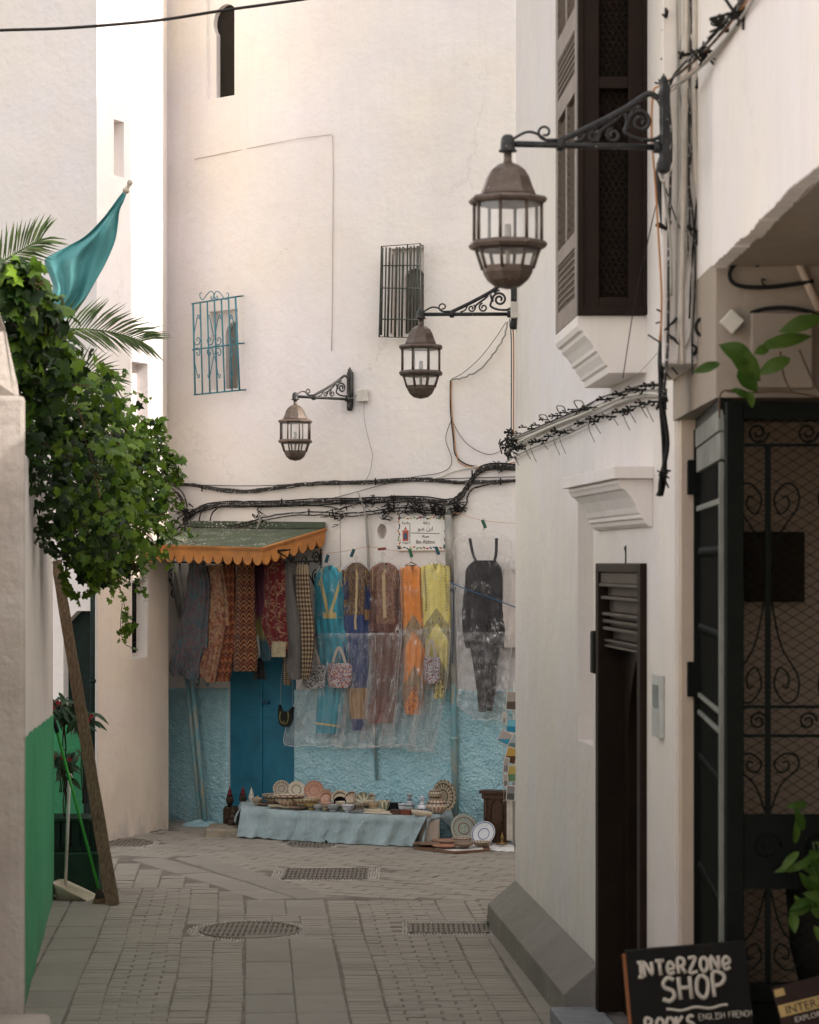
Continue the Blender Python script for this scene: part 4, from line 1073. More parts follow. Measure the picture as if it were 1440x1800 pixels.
# ------------------------------------------------------------------ chalk board and book sign
M['board'] = simple('blackboard', (.010, .009, .008), .6, var=.3, bump=.1)
M['chalk'] = simple('chalk paint', (.50, .46, .40), .9, var=.15)
M['pine'] = simple('orange wood edge', (.22, .075, .022), .6, var=.3)
cbd = thing('chalkboard_sign', 'black A-frame chalkboard reading INTERZONE SHOP BOOKS in front of the gate', 'sign', (1.05, 10.0, .03))
bm_ = Matrix.Translation(P(1100, 1672, 10.0)) @ Matrix.Rotation(R(-4.5), 4, 'Y') @ Matrix.Rotation(R(-8), 4, 'X') @ Matrix.Rotation(R(0), 4, 'Z')
S_ = 10.0 / F      # metres per photo pixel at the board
q = MB(); q.box((0, 0, -.80), (212 * S_, .018, 0), bm_); q.build('panel', M['board'], cbd, bevel=.003)
q = MB(); q.box((-.014, .002, -.8), (-.001, .03, -.01), bm_); q.build('edge', M['pine'], cbd)
bm2 = Matrix.Translation(P(1100, 1672, 10.0)) @ Matrix.Rotation(R(-4.5), 4, 'Y') @ Matrix.Rotation(R(22), 4, 'X')
q = MB(); q.box((0.0, .03, -.80), (212 * S_, .045, -.02), bm2); q.build('rear_panel', M['board'], cbd)
LET = {
 'I': [[(0, 1), (.5, 1)], [(.25, 1), (.25, 0)], [(0, 0), (.5, 0)]], 'N': [[(0, 0), (0, 1), (.6, .1), (.6, 1)]], 'T': [[(0, 1), (.7, 1)], [(.35, 1), (.35, 0)]],
 'e': [[(.05, .35), (.55, .42), (.55, .7), (.3, .85), (.08, .65), (.05, .3), (.25, .02), (.6, .15)]], 'R': [[(0, 0), (0, 1), (.4, 1), (.55, .78), (.4, .55), (0, .5)], [(.25, .5), (.6, 0)]],
 'Z': [[(0, 1), (.6, .98), (0, .02), (.65, .05)]], 'O': [[(.3, 1), (.05, .75), (.05, .25), (.3, 0), (.58, .25), (.58, .75), (.3, 1)]], 'S': [[(.6, .88), (.35, 1), (.08, .8), (.15, .58), (.5, .42), (.58, .18), (.3, 0), (.02, .1)]],
 'H': [[(0, 0), (0, 1)], [(.6, 0), (.6, 1)], [(0, .5), (.6, .52)]], 'P': [[(0, 0), (0, 1), (.4, 1), (.58, .78), (.4, .52), (0, .48)]], 'B': [[(0, 0), (0, 1), (.38, .98), (.5, .76), (.3, .55), (0, .52)], [(.3, .55), (.58, .3), (.4, 0), (0, 0)]],
 'K': [[(0, 0), (0, 1)], [(.55, 1), (0, .45), (.6, 0)]], 'G': [[(.6, .85), (.3, 1), (.05, .7), (.05, .25), (.3, 0), (.6, .2), (.6, .45), (.35, .45)]], 'L': [[(0, 1), (0, 0), (.5, 0)]], 'F': [[(.55, 1), (0, 1), (0, 0)], [(0, .55), (.4, .55)]], 'C': [[(.6, .85), (.3, 1), (.05, .7), (.05, .25), (.3, 0), (.6, .15)]], 'E': [[(.55, 1), (0, 1), (0, 0), (.55, 0)], [(0, .52), (.42, .52)]],
 'X': [[(0, 1), (.55, 0)], [(.55, 1), (0, 0)]]}
def write(mb, txt, x, z, h, adv, r, m, slant=0.0, rise=0.0, jit=.03):
    for ch in txt:
        if ch == ' ': x += adv * .8; continue
        for st in LET[ch]:
            pts = [Vector(((x + px * h * .85 + slant * pz * h + random.uniform(-1, 1) * jit * h), -.003, z + pz * h + random.uniform(-1, 1) * jit * h * .5)) for px, pz in st]
            if len(pts) > 3: pts = smooth_path(pts, 4)
            n0 = len(mb.v)
            mb.tube([m @ p for p in pts], r, 6)
        x += adv * (.62 if ch == 'I' else 1.0); z += rise
S2 = S_
q = MB()
write(q, 'INTeRZONe', 18 * S2, -47 * S2, 25 * S2, 19.6 * S2, .0078, bm_, rise=.2 * S2)
write(q, 'SHOP', 58 * S2, -92 * S2, 40 * S2, 30 * S2, .0088, bm_, rise=.4 * S2)
q.tube([bm_ @ Vector((x * S2, -.003, (-108 + 2.0 * math.sin(x / 8)) * S2)) for x in range(62, 172, 3)], .006, 6)
write(q, 'BOOKS', 24 * S2, -144 * S2, 24 * S2, 18 * S2, .0075, bm_)
write(q, 'ENGLISH FRENCH', 118 * S2, -129 * S2, 10 * S2, 7.0 * S2, .0018, bm_)
q.build('lettering', M['chalk'], cbd)
# book sign bottom right
bs_ = thing('book_stand_sign', 'dark sign with a yellow band reading INTERZONE at the bottom right corner', 'sign', (1.35, 9.6, .0))
m3 = Matrix.Translation(P(1378, 1815, 9.6)) @ Matrix.Rotation(R(-14), 4, 'Y') @ Matrix.Rotation(R(-12), 4, 'X')
s3 = 9.6 / F
q = MB(); q.box((0, 0, -.45), (140 * s3, .012, 80 * s3), m3); q.build('panel', simple('dark poster', (.035, .018, .014), .5, var=.5, vs=5), bs_)
q = MB(); q.box((2 * s3, -.004, 26 * s3), (140 * s3, -.001, 47 * s3), m3); q.box((2 * s3, -.004, 62 * s3), (20 * s3, -.001, 75 * s3), m3); q.build('yellow_band', simple('yellow band', (.42, .29, .11), .6, var=.15), bs_)
def text(s, size, m, mat, name, parent, ext=.0015, align='LEFT', bold=0.0):
    cu = bpy.data.curves.new(name, 'FONT'); cu.body = s; cu.size = size; cu.extrude = ext; cu.align_x = align; cu.offset = bold
    to = bpy.data.objects.new(name, cu); C.objects.link(to); bpy.context.view_layer.update()
    me = bpy.data.meshes.new_from_object(to.evaluated_get(bpy.context.evaluated_depsgraph_get())); bpy.data.objects.remove(to); bpy.data.curves.remove(cu)
    po = parent_origin(parent); me.transform(Matrix.Translation(-po) @ m); me.materials.clear(); me.materials.append(mat)
    o = bpy.data.objects.new(name, me); C.objects.link(o); o.parent = parent; return o
RX = Matrix.Rotation(R(90), 4, 'X')
text('INTERZONE', 21 * s3, m3 @ Matrix.Translation((12 * s3, -.006, 29 * s3)) @ RX, M['ink'], 'lettering', bs_)
text('EXPLORE THE', 13 * s3, m3 @ Matrix.Translation((24 * s3, -.004, 12 * s3)) @ RX, M['chalk'], 'lettering', bs_)
# ------------------------------------------------------------------ potted plant and pothos by the gate
def leaf_mat(name, a, b, trans=.25, spec=.2):
    n = N(name); i = n.island(); p = n.tc('Object')
    c = n.mix(i, a, b); c = n.mix(n.math('MULTIPLY', n.ramp(n.noise(30, p, 3), [(.4, 0), (.7, 1)]), .3), c, tuple(k * .5 for k in a))
    n.done(c, .42, 0, n.bump(n.noise(60, p, 2), .15, .004), spec)
    tr = n.t.nodes.new('ShaderNodeBsdfTranslucent'); n.t.links.new(c, tr.inputs[0])
    mx = n.t.nodes.new('ShaderNodeMixShader'); mx.inputs[0].default_value = trans
    n.t.links.new(n.b.outputs[0], mx.inputs[1]); n.t.links.new(tr.outputs[0], mx.inputs[2]); n.t.links.new(mx.outputs[0], n.out.inputs[0]); return n.m
M['leaf_house'] = leaf_mat('pothos leaf', (.030, .075, .010), (.08, .14, .022))
def leaf_surface(mb, c, dirv, nrm, L, Wd, fold=.25, droop=.3, heartb=True):
    dirv = Vector(dirv).normalized(); nrm = Vector(nrm); nrm = (nrm - dirv * nrm.dot(dirv)).normalized(); s_ = dirv.cross(nrm)
    def fn(u, v):
        w = math.sin(PI * min(1, v * 1.02)) ** .75 * (1 - .35 * v) ; x = (u - .5) * 2
        back = -.10 * abs(x) if v < .15 and heartb else 0
        return c + dirv * (v + back) * L + s_ * x * w * Wd / 2 + nrm * (abs(x) * fold * Wd / 2 * w - droop * v * v * L)
    mb.grid(fn, 4, 7)
po = thing('trailing_pothos', 'trailing pothos with large green leaves on top of the gate', 'plant', P(1330, 700, 10.1))
q = MB()
Y_ = Vector((0, 1, 0))
for (px, py, dx, dz, L, Wd) in ((1318, 632, -.6, .35, .13, .10), (1290, 620, .55, -.5, .15, .11), (1300, 655, .5, -.45, .10, .09), (1262, 640, -.9, -.25, .10, .05), (1385, 632, -.7, -.3, .13, .07), (1345, 608, .9, .25, .19, .07), (1350, 612, -.3, -.1, .06, .05), (1290, 685, .7, -.3, .09, .04), (1318, 690, .2, -.9, .06, .04), (1440, 560, -.95, -.25, .16, .08)):
    leaf_surface(q, P(px, py, 10.05), (dx, -.15, dz), (.1, -1, .25), L, Wd)
q.build('foliage', M['leaf_house'], po)
q = MB()
for pts in (((1278, 688), (1320, 690), (1380, 688), (1450, 700)), ((1310, 650), (1330, 690)), ((1372, 618), (1378, 660), (1392, 690)), ((1405, 615), (1430, 670), (1450, 700)), ((1265, 735), (1268, 690), (1300, 688))):
    q.tube(smooth_path([P(x, y, 10.08) for x, y in pts], 4), .004, 5)
q.build('stem', simple('brown stem', (.10, .06, .03), .7), po)
pp_ = thing('potted_shrub', 'dark potted leafy plant inside the gate at the right edge', 'plant', P(1440, 1700, 10.7))
q = MB(); q.lathe([(.10, -.26), (.14, -.1), (.16, .16), (.17, .2), (.15, .2), (.0001, .17)], 20, Matrix.Translation(P(1448, 1620, 10.6))); q.build('pot', simple('dark pot', (.03, .028, .025), .6), pp_)
q = MB(); q.box((1.3, 10.42, .02), (2.2, 10.8, .58)) if False else None
q = MB(); rnd = random.Random(3)
for k in range(46):
    c_ = P(1445 + rnd.gauss(0, 25), 1540 + rnd.gauss(0, 55), 10.2 + rnd.uniform(-.02, .3) if False else 10.12)
    leaf_surface(q, c_, (rnd.uniform(-1, .6), -.3, rnd.uniform(-.8, .9)), (rnd.uniform(-.5, .5), -1, rnd.uniform(0, .8)), rnd.uniform(.06, .11), rnd.uniform(.035, .055))
q.build('foliage', M['leaf_house'], pp_)
q = MB()
for k in range(5): q.tube(smooth_path([P(1448 + k * 3, 1600, 10.3), P(1440 + k * 5, 1550, 10.2), P(1430 + k * 9, 1480, 10.15)], 4), .005, 5)
q.build('stem', simple('green stem', (.05, .07, .03), .7), pp_)
# ------------------------------------------------------------------ window grilles on the shop house
M['teal_iron'] = simple('teal painted iron', (.055, .22, .28), .5, .1, var=.35, vs=25)
M['worn_iron'] = simple('worn green-black iron', (.075, .08, .068), .6, .3, var=.5, vs=20)
def wmat(px, py, off=0.0):
    """matrix of a frame on the shop wall: x along the wall to the right, y into the wall, z up"""
    d, t, n = wall_frame(px, off); o = P(px, py, d)
    return Matrix(((t.x, -n.x, 0, o.x), (t.y, -n.y, 0, o.y), (0, 0, 1, o.z), (0, 0, 0, 1)))
def lerp2(a, b, f): return (a[0] + (b[0] - a[0]) * f, a[1] + (b[1] - a[1]) * f)
gr = thing('window_grille', 'teal wrought iron window grille with scrolls above the awning', 'grille', W(380, 690, .12))
TL, TR, BL, BR, ML, MR = (338, 533), (417, 521), (342, 693), (422, 685), (339, 614), (425, 603)
wo_ = .13
q = MB()
for k in range(7):
    f = k / 6; a = lerp2((339.5, 533), (414, 522), f); b_ = lerp2((343, 693), (421, 685), f); q.tube([W(*a, wo_), W(*b_, wo_)], .0085 if k % 6 else .010, 6)
q.build('bars', M['teal_iron'], gr)
for a, b_ in (((337, 534), (425, 520)), ((338, 615), (427, 603)), ((341, 694), (430, 685))):
    q = MB(); q.tube([W(*a, wo_), W(*lerp2(a, b_, .93), wo_), W(b_[0] + 2, b_[1], 0.0)], .008, 6); q.build('rail', M['teal_iron'], gr)
q = MB()
def wsc(pts, r=.005, off=None): q.tube(smooth_path([W(x, y, off or wo_) for x, y in pts], 5), r, 5)
for s_, bx_ in ((1, 376.5), (-1, 376.5)):
    wsc([(bx_, 528), (bx_ + s_ * 1, 516), (bx_ + s_ * 6, 512), (bx_ + s_ * 13, 518), (bx_ + s_ * 19, 526), (bx_ + s_ * 24, 524), (bx_ + s_ * 25, 516), (bx_ + s_ * 22, 515)])
    wsc([(bx_ + s_ * 1, 522), (bx_ + s_ * 4, 526), (bx_ + s_ * 6, 523), (bx_ + s_ * 4, 520)])
for bx_, fl in ((339.5, 1), (376.5, -1), (376.5, 1), (416, -1)):
    for up in (1, -1):
        yb = 609 + up * 1; Y = lambda d_: yb - up * d_
        wsc([(bx_ + fl * 1, Y(18)), (bx_ + fl * 4, Y(35)), (bx_ + fl * 8, Y(54)), (bx_ + fl * 10, Y(56)), (bx_ + fl * 11, Y(51)), (bx_ + fl * 9, Y(50))])
        wsc([(bx_ + fl * 1, Y(16)), (bx_ + fl * 4, Y(5)), (bx_ + fl * 10, Y(5)), (bx_ + fl * 12, Y(12)), (bx_ + fl * 9, Y(17)), (bx_ + fl * 6, Y(13)), (bx_ + fl * 8, Y(11))])
q.build('scrollwork', M['teal_iron'], gr)
g2 = thing('window_grille', 'dark grille of uneven straight bars beside the middle lantern', 'grille', W(703, 592, .1))
q = MB(); wo2 = .12
q.tube([W(671, 433, wo2), W(739, 428, wo2), W(739, 594, wo2), W(667, 592, wo2)], .009, 6, closed=True)
rnd = random.Random(5)
for k in range(11):
    x = 672 + k * 6.3; top = 432 - k * .4 + rnd.choice((0, 4, 10, 16, 3)); bot = 592 + rnd.choice((0, -6, -3, 0))
    q.tube([W(x + rnd.uniform(-1, 1), top, wo2), W(x - 2.5 + rnd.uniform(-1, 1), bot, wo2)], .011 if k % 2 == 0 else .0075, 6)
q.build('bars', M['worn_iron'], g2)
for y0, y1 in ((467, 466), (506, 507), (561, 562)):
    q = MB(); q.tube([W(669, y0, wo2 + .01), W(739, y1, wo2 + .01)], .006, 5); q.build('rail', M['worn_iron'], g2)
q = MB(); q.tube([W(739, 430, wo2), W(744, 432, 0)], .007, 5); q.tube([W(738, 500, wo2), W(743, 500, 0)], .006, 5); q.build('stay', M['worn_iron'], g2)
# ------------------------------------------------------------------ awning
aw = thing('shop_awning', 'green awning with scalloped orange wooden valance over the hanging clothes', 'awning', W(480, 1000, .5))
FL, FR = P(240, 957, 24.46), P(461, 963, 23.74)
BR, BL = W(572, 929, .02), W(352, 926, .02)
def roofm():
    n = N('green roofing felt'); p = n.pos()
    c = n.mix(n.ramp(n.noise(5, p, 6), [(.35, 0), (.7, 1)]), (.060, .078, .050), (.095, .115, .075))
    c = n.mix(n.ramp(n.noise(160, p, 3), [(.5, 0), (.75, .4)]), c, (.14, .155, .11))
    x = n.sep(p)[0]; left = n.ramp(n.math('MULTIPLY_ADD', x, -.5, -.45), [(.1, 0), (.3, 1)])
    chips = n.ramp(n.voro(38, p), [(.25, 1), (.33, 0)]); msk = n.ramp(n.noise(3.5, p, 4), [(.5, 0), (.56, 1)])
    c = n.mix(n.math('MULTIPLY', n.math('MULTIPLY', chips, msk), left), c, (.62, .56, .50))
    return n.done(c, .85, 0, n.bump(n.noise(40, p, 4), .4, .01))
q = MB()
def rf(u, v):
    a = BL.lerp(BR, u); b_ = FL.lerp(FR, u); p = a.lerp(b_, v); p.z += .012 * noise.noise(Vector((u * 5, v * 4, 0))) * math.sin(PI * v); return p
q.grid(rf, 20, 8); k = len(q.v)
q.prism([BL + Vector((-.1, 0, -.0)), BR, BR + Vector((0, 0, .062)), BL + Vector((-.1, 0, .06))], (0, -.012, 0))
M['felt'] = roofm(); o = q.build('roof', M['felt'], aw); sm_ = o.modifiers.new('t', 'SOLIDIFY'); sm_.thickness = .018; sm_.offset = -1
M['orange_wood'] = simple('orange varnished wood', (.50, .20, .05), .5, var=.4, vs=7, bump=.2, bs=30)
def valance(A_, B_, inward, n, h, name):
    dv = (B_ - A_); L = dv.length; e = dv.normalized(); up = Vector((0, 0, 1))
    q = MB(); pts = [A_ + up * -.035]; bot = []
    for i in range(n):
        for f, dz in ((0, .38), (.07, .60), (.14, .76), (.30, .93), (.5, 1.0), (.70, .93), (.86, .76), (.93, .60)): bot.append(A_ + e * L * (i + f) / n + up * (-.035 - h * dz))
    bot.append(B_ + up * (-.035 - h * .4)); pts = [A_ + up * -.03, ] + bot + [B_ + up * -.03]
    q.prism(pts, inward * .018); o = q.build(name, M['orange_wood'], aw); recalc(o)
    q = MB()
    for (z0, z1_, o_) in ((.004, -.010, -.022), (-.0105, -.022, -.014), (-.0225, -.033, -.006)):
        q.prism([A_ + up * z0 - inward * 0, B_ + up * z0, B_ + up * z1_, A_ + up * z1_], inward * o_); q.prism([A_ + up * z0, B_ + up * z0, B_ + up * z1_, A_ + up * z1_], inward * .012)
    q.build('moulding', M['orange_wood'], aw)
fe = (FR - FL).normalized(); inn = Vector((-fe.y, fe.x, 0)).normalized()
if inn.y < 0: inn = -inn
se = (BR - FR).normalized(); ins = Vector((-se.y, se.x, 0)).normalized()
valance(FL, FR, inn, 13, .130, 'valance'); valance(FR, BR, ins, 7, .135, 'valance')
# iron brackets of the awning
def bracket(px, offs, mirror=1):
    d, t, n = wall_frame(px); n3_ = Vector((n.x, n.y, 0)); z = Vector((0, 0, 1)); o = W(px, 965, 0)
    def pt(a, b_): return o + n3_ * a + z * b_
    q = MB(); q.tube([pt(.02, .02), pt(offs, -.02)], .010, 6); q.tube([pt(.02, .0), pt(.02, -.55)], .012, 6)
    def sp(ca, cb, r0, tr, st, dr): q.tube([pt(ca + v.x, cb + v.z) for v in spiral((0, 0), r0, tr, st, dr, 22, .2)], .0075, 5)
    sp(.10, -.09, .07, 1.5, 0, 1); sp(.10, -.27, .075, 1.6, R(90), -1); sp(.09, -.44, .06, 1.5, R(90), 1); sp(.30, -.12, .075, 1.5, R(180), 1); sp(.52, -.10, .05, 1.4, R(180), -1)
    q.tube(smooth_path([pt(.03, -.5), pt(.14, -.34), pt(.30, -.2), pt(offs, -.03)], 5), .008, 6)
    q.build('bracket', M['iron'], aw)
bracket(566, .75); bracket(318, .85)
# ------------------------------------------------------------------ wall cables of the shop house
def wc(pts, r, m_, lab, sub=5, jit=.0, off=.02, parent=None, n=6, name='cable'):
    pp = smooth_path([W(x, y, off) for x, y in pts], sub)
    if jit: pp = [p + Vector((random.gauss(0, jit), 0, random.gauss(0, jit))) for p in pp]
    o = MB().tube(pp, r, n).build(name, M[m_], parent)
    if parent is None: tag(o, lab, 'cable')
    return o
cbm = thing('cable_run', 'upper run of thick black paint-spotted cables across the shop wall', 'cable bundle', W(600, 850))
for dy, r in ((0, .011), (3, .008), (-2, .006)):
    wc([(296, 850 + dy), (340, 852 + dy), (390, 861 + dy), (440, 863 + dy), (500, 855 + dy), (560, 849 + dy), (640, 847 + dy), (740, 842 + dy), (800, 847 + dy), (860, 846 + dy * .5), (908, 845 + dy * .5)], r, 'cable_spot', '', jit=.003, parent=cbm)
wc([(300, 851), (450, 854), (600, 846), (760, 842), (908, 838)], .0035, 'cable_black', '', parent=cbm)
cb2 = thing('cable_run', 'lower bundle of tangled black cables above the street sign and awning', 'cable bundle', W(600, 890))
for dy, r, m_ in ((0, .012, 'cable_spot'), (4, .010, 'cable_spot'), (-3, .007, 'cable_black'), (7, .006, 'cable_black')):
    wc([(322, 915 + dy), (345, 896 + dy), (385, 885 + dy), (440, 884 + dy), (500, 883 + dy), (560, 880 + dy), (640, 878 + dy), (730, 875 + dy), (785, 881 + dy), (808, 872 + dy), (825, 848 + dy), (842, 826 + dy), (865, 818 + dy), (908, 819 + dy)], r, m_, '', jit=.0025, parent=cb2, off=.03)
for dy, r in ((0, .008), (5, .006)):
    wc([(310, 930), (330, 921 + dy), (400, 924 + dy), (450, 914 + dy), (475, 907 + dy), (540, 900 + dy), (600, 902 + dy), (645, 900 + dy), (700, 893 + dy), (750, 897 + dy), (800, 900 + dy), (818, 890), (824, 868), (838, 856), (870, 850), (908, 843)], r, 'cable_spot', '', jit=.003, parent=cb2, off=.035)
wc([(375, 892), (440, 890), (560, 889), (600, 896)], .006, 'cable_spot', '', jit=.002, parent=cb2, off=.025)
for pts in ([(302, 852), (318, 862), (328, 885), (330, 915), (322, 940)], [(300, 856), (312, 868), (322, 890), (326, 930)], [(360, 890), (352, 905), (350, 925)], [(385, 890), (372, 905), (368, 925)], [(296, 868), (312, 866), (322, 880)], [(330, 900), (310, 915), (300, 940)]):
    wc(pts, .008, 'cable_spot', '', parent=cb2, off=.05, jit=.002)
q = MB()
rnd = random.Random(11)
for (cx, cy, n_, sx) in ((590, 905, 14, 12), (685, 893, 18, 14), (730, 893, 40, 22), (650, 885, 12, 10), (770, 897, 30, 16), (803, 893, 26, 10), (676, 905, 14, 8), (455, 908, 10, 2), (608, 884, 6, 6), (875, 822, 6, 2), (325, 900, 26, 12)):
    for k in range(n_):
        a = W(cx + rnd.gauss(0, sx * .6), cy + rnd.gauss(0, 5), .045); q.tube(smooth_path([a, a + Vector((rnd.gauss(0, .03), -.02, rnd.gauss(0, .025))), a + Vector((rnd.gauss(0, .05), 0, rnd.gauss(0, .03)))], 3), rnd.uniform(.003, .007), 4)
q.build('tangle', M['cable_black'], cb2)
q = MB()
for (x, y) in ((355, 858), (495, 882), (543, 900), (600, 882), (692, 876), (823, 855), (880, 846), (830, 832), (660, 846)):
    a = W(x, y, .05); q = MB(); q.tube([a + Vector((0, 0, .03)), a + Vector((0, 0, -.035))], .008, 5); q.build('clip', M['cable_black'], cb2)
wc([(455, 903), (457, 915), (452, 930)], .012, 'cable_grey', 'short grey cable stub at the back of the awning', off=.06)
wc([(628, 832), (640, 800), (652, 790), (655, 800), (641, 850)], .0022, 'cable_grey', 'thin loose wire end below the junction box') if False else None
jb = MB(); mm = wmat(639, 706, 0); jb.box((-.055, -.05, 0), (.062, -.002, .115), mm); tag(jb.build('junction_box', M['cable_white'], bevel=.006), 'square cream junction box right of the farthest lantern', 'box')
wc([(640, 706), (641, 740), (650, 780), (655, 800), (650, 830), (641, 848)], .003, 'cable_grey', 'thin grey wire running down from the cream junction box')
wc([(628, 695), (618, 700), (606, 702)], .004, 'cable_grey', 'short wire between junction box and farthest lantern', off=.05)
wc([(893, 566), (884, 596), (862, 630), (835, 655), (812, 664), (794, 668)], .008, 'cable_grey', 'sagging grey cables from the second lantern to the wall', jit=.004, off=.06)
wc([(890, 566), (870, 596), (845, 628), (815, 655), (794, 666)], .003, 'cable_black', 'thin black wire sagging from the second lantern', off=.08)
wc([(794, 668), (793, 700), (798, 760), (803, 800), (812, 816), (850, 822), (908, 812)], .0045, 'cable_orange', 'orange cable down the shop wall below the second lantern')
wc([(792, 668), (792, 720), (797, 770), (801, 800), (820, 816), (850, 820), (908, 816)], .006, 'cable_black', 'black cable beside the orange one on the shop wall', off=.015)
wc([(794, 738), (787, 755), (784, 775), (794, 805), (790, 822), (770, 832), (730, 838), (690, 847), (600, 872), (560, 880)], .003, 'cable_black', 'thin black wire curving across the wall above the street sign')
wc([(795, 740), (812, 770), (835, 790), (862, 799), (885, 790)], .0028, 'cable_black', 'thin black wire sagging toward the clipped cables')
wc([(745, 845), (775, 838), (800, 828), (850, 818)], .006, 'cable_white', 'white painted cable joining the black bundle')
# vertical pipes
def pipe_mat(name, top, low, blue=(.20, .40, .45)):
    n = N(name); p = n.pos(); z = n.sep(p)[2]
    c = n.mix(n.ramp(n.noise(7, n.map(p, (3, 3, .6)), 5), [(.4, 0), (.65, 1)]), top, low)
    bl = n.ramp(n.math('ADD', z, n.math('MULTIPLY', n.noise(9, p, 4), .5)), [(.0, 1), (1.0, 1), (1.0001, 0)]) 
    zz = n.math('LESS_THAN', n.math('ADD', z, n.math('MULTIPLY', n.noise(8, p, 3), .3)), 1.62)
    c2 = n.mix(n.ramp(n.noise(10, n.map(p, (3, 3, .5)), 5), [(.42, 0), (.62, 1)]), blue, (.42, .42, .34))
    return n.done(n.mix(zz, c, c2), .7, 0, n.bump(n.noise(40, p), .3, .004))
M['pipe_a'] = pipe_mat('painted conduit', (.24, .24, .22), (.42, .39, .34))
q = MB(); q.tube([W(789, 905, .05), W(791, 1022, .05)], .040, 12); q.tube([W(791, 1022, .05), W(797, 1200, .05), W(801, 1452, .05)], .032, 12); q.tube([W(788, 893, .05), W(789, 906, .05)], .022, 8)
for py in (1030, 1295): q.tube([W(793 if py < 1100 else 798, py, .05), W(793 if py < 1100 else 798, py + 6, .05)], .045, 12)
tag(q.build('wall_conduit', M['pipe_a']), 'thick grey and peeling blue conduit beside the street sign', 'pipe')
q = MB(); q.tube([W(643, 902, .03), W(647, 960, .03), W(651, 1100, .03), (W(662, 1372, .05))], .014, 8)
tag(q.build('wall_conduit', M['pipe_a']), 'thin greenish conduit left of the street sign going down to the pottery table', 'pipe')
wc([(630, 866), (640, 895), (646, 930), (648, 960)], .008, 'cable_grey', 'bent grey-green cable entering the thin conduit', off=.05)
q = MB()
q.tube([W(300, 985, .10), W(318, 1085, .10)], .028, 10); q.tube([W(309, 985, .12), W(326, 1085, .12)], .024, 10)
q.tube([W(318, 1085, .10), W(352, 1442, .13)], .022, 10); q.tube([W(327, 1085, .13), W(361, 1442, .15)], .024, 10)
tag(q.build('leaning_pipes', M['pipe_a']), 'pair of slanting pipes, grey above and blue below, left of the blue door', 'pipe')
q = MB(); c_ = W(358, 1448, .1); 
def mound(u, v):
    a = u * 2 * PI; r = .26 * v * (1 + .18 * noise.noise(Vector((math.cos(a) * 1.5, math.sin(a) * 1.5, 0)))); return Vector((c_.x + r * math.cos(a), c_.y - .02 + r * .8 * math.sin(a), .0 + .07 * (1 - v) ** .8 * (1 + .4 * noise.noise(Vector((a, v * 3, 1))))))
q.grid(mound, 24, 6, closeu=True); tag(q.build('cement_mound', M['stucco']), 'lump of blue painted cement round the foot of the leaning pipes', 'mound')
wc([(797, 1025), (840, 1042), (880, 1057), (908, 1066)], .004, 'blue_rope', 'thin blue rope tied from the conduit across the black jumpsuit', off=.20) if 'blue_rope' in M else None
M['blue_rope'] = simple('blue cord', (.03, .10, .22), .7)
wc([(793, 1024), (820, 1036), (860, 1050), (908, 1068)], .005, 'blue_rope', 'blue cord tied from the conduit past the black jumpsuit', off=.22)
wc([(797, 1026), (797, 1100), (796, 1150), (795, 1166)], .004, 'blue_rope', 'blue cord hanging straight down beside the conduit', off=.1)
# ------------------------------------------------------------------ street sign
sg = thing('street_sign', 'white tiled street sign Rue Ibn Abbou with floral border and Arabic text', 'sign', W(743, 968, .01))
sm = wmat(743, 968, .012); ds, ts_, ns_ = wall_frame(743, .012)
sx = lambda px: (W(px, 968, .012) - W(743, 968, .012)).dot(Vector((ts_.x, ts_.y, 0)))
px1 = ds / F; sz = lambda py: (968 - py) * px1
q = MB(); q.box((sx(699), -.015, sz(968)), (sx(787), .008, sz(907)), sm); q.build('tile_panel', simple('glazed white tile', (.78, .74, .68), .25, var=.06, vs=10, bump=.02, spec=.5), sg, bevel=.003)
def flat(mb, pts, m, y=-.017, th=.0012): mb.prism([(x, y, z) for x, z in pts], (0, th, 0), m)
cols = {'red': (.42, .06, .03), 'green': (.14, .26, .05), 'navy': (.02, .05, .10), 'yellow': (.55, .38, .08), 'brown': (.12, .05, .03)}
rnd = random.Random(2)
bord = {k: MB() for k in cols}
def blob(key_, cx, cz, a, b_, ang, m=sm):
    pts = []
    for k in range(8):
        t_ = k * PI / 4; x = a * math.cos(t_) * (1 + .3 * math.cos(t_)); z = b_ * math.sin(t_)
        pts.append((cx + x * math.cos(ang) - z * math.sin(ang), cz + x * math.sin(ang) + z * math.cos(ang)))
    flat(bord[key_], pts, m, -.0165 - rnd.uniform(0, .0015))
x0s, x1s, z0s, z1s = sx(702.5), sx(784), sz(963), sz(910.5)
seq = ['navy', 'green', 'red', 'yellow', 'green', 'navy', 'red', 'brown']
for edge in range(4):
    n_ = 14 if edge % 2 == 0 else 10
    for k in range(n_):
        f = (k + .5) / n_; w = .006 * math.sin(k * 2.1)
        if edge == 0: c = (x0s + (x1s - x0s) * f, z1s + w, 0)
        elif edge == 2: c = (x0s + (x1s - x0s) * f, z0s + w, 0)
        elif edge == 1: c = (x1s + w, z0s + (z1s - z0s) * f, PI / 2)
        else: c = (x0s + w, z0s + (z1s - z0s) * f, PI / 2)
        blob(seq[(k * 3 + edge) % 8], c[0], c[1], .016, .0065, c[2] + rnd.uniform(-.6, .6)); blob(rnd.choice(['green', 'yellow', 'red']), c[0] + rnd.gauss(0, .006), c[1] + rnd.gauss(0, .006), .008, .004, rnd.uniform(0, 3))
for (cx, cz) in ((x0s, z0s), (x1s, z0s), (x0s, z1s), (x1s, z1s)):
    for k in range(5): blob('navy' if cz == z0s else 'brown', cx + rnd.gauss(0, .008), cz + rnd.gauss(0, .010), .014, .007, rnd.uniform(0, 3))
bm_all = None
for k_, mb in bord.items(): mb.build('border_flowers', simple('enamel ' + k_, cols[k_], .35, var=.2), sg)
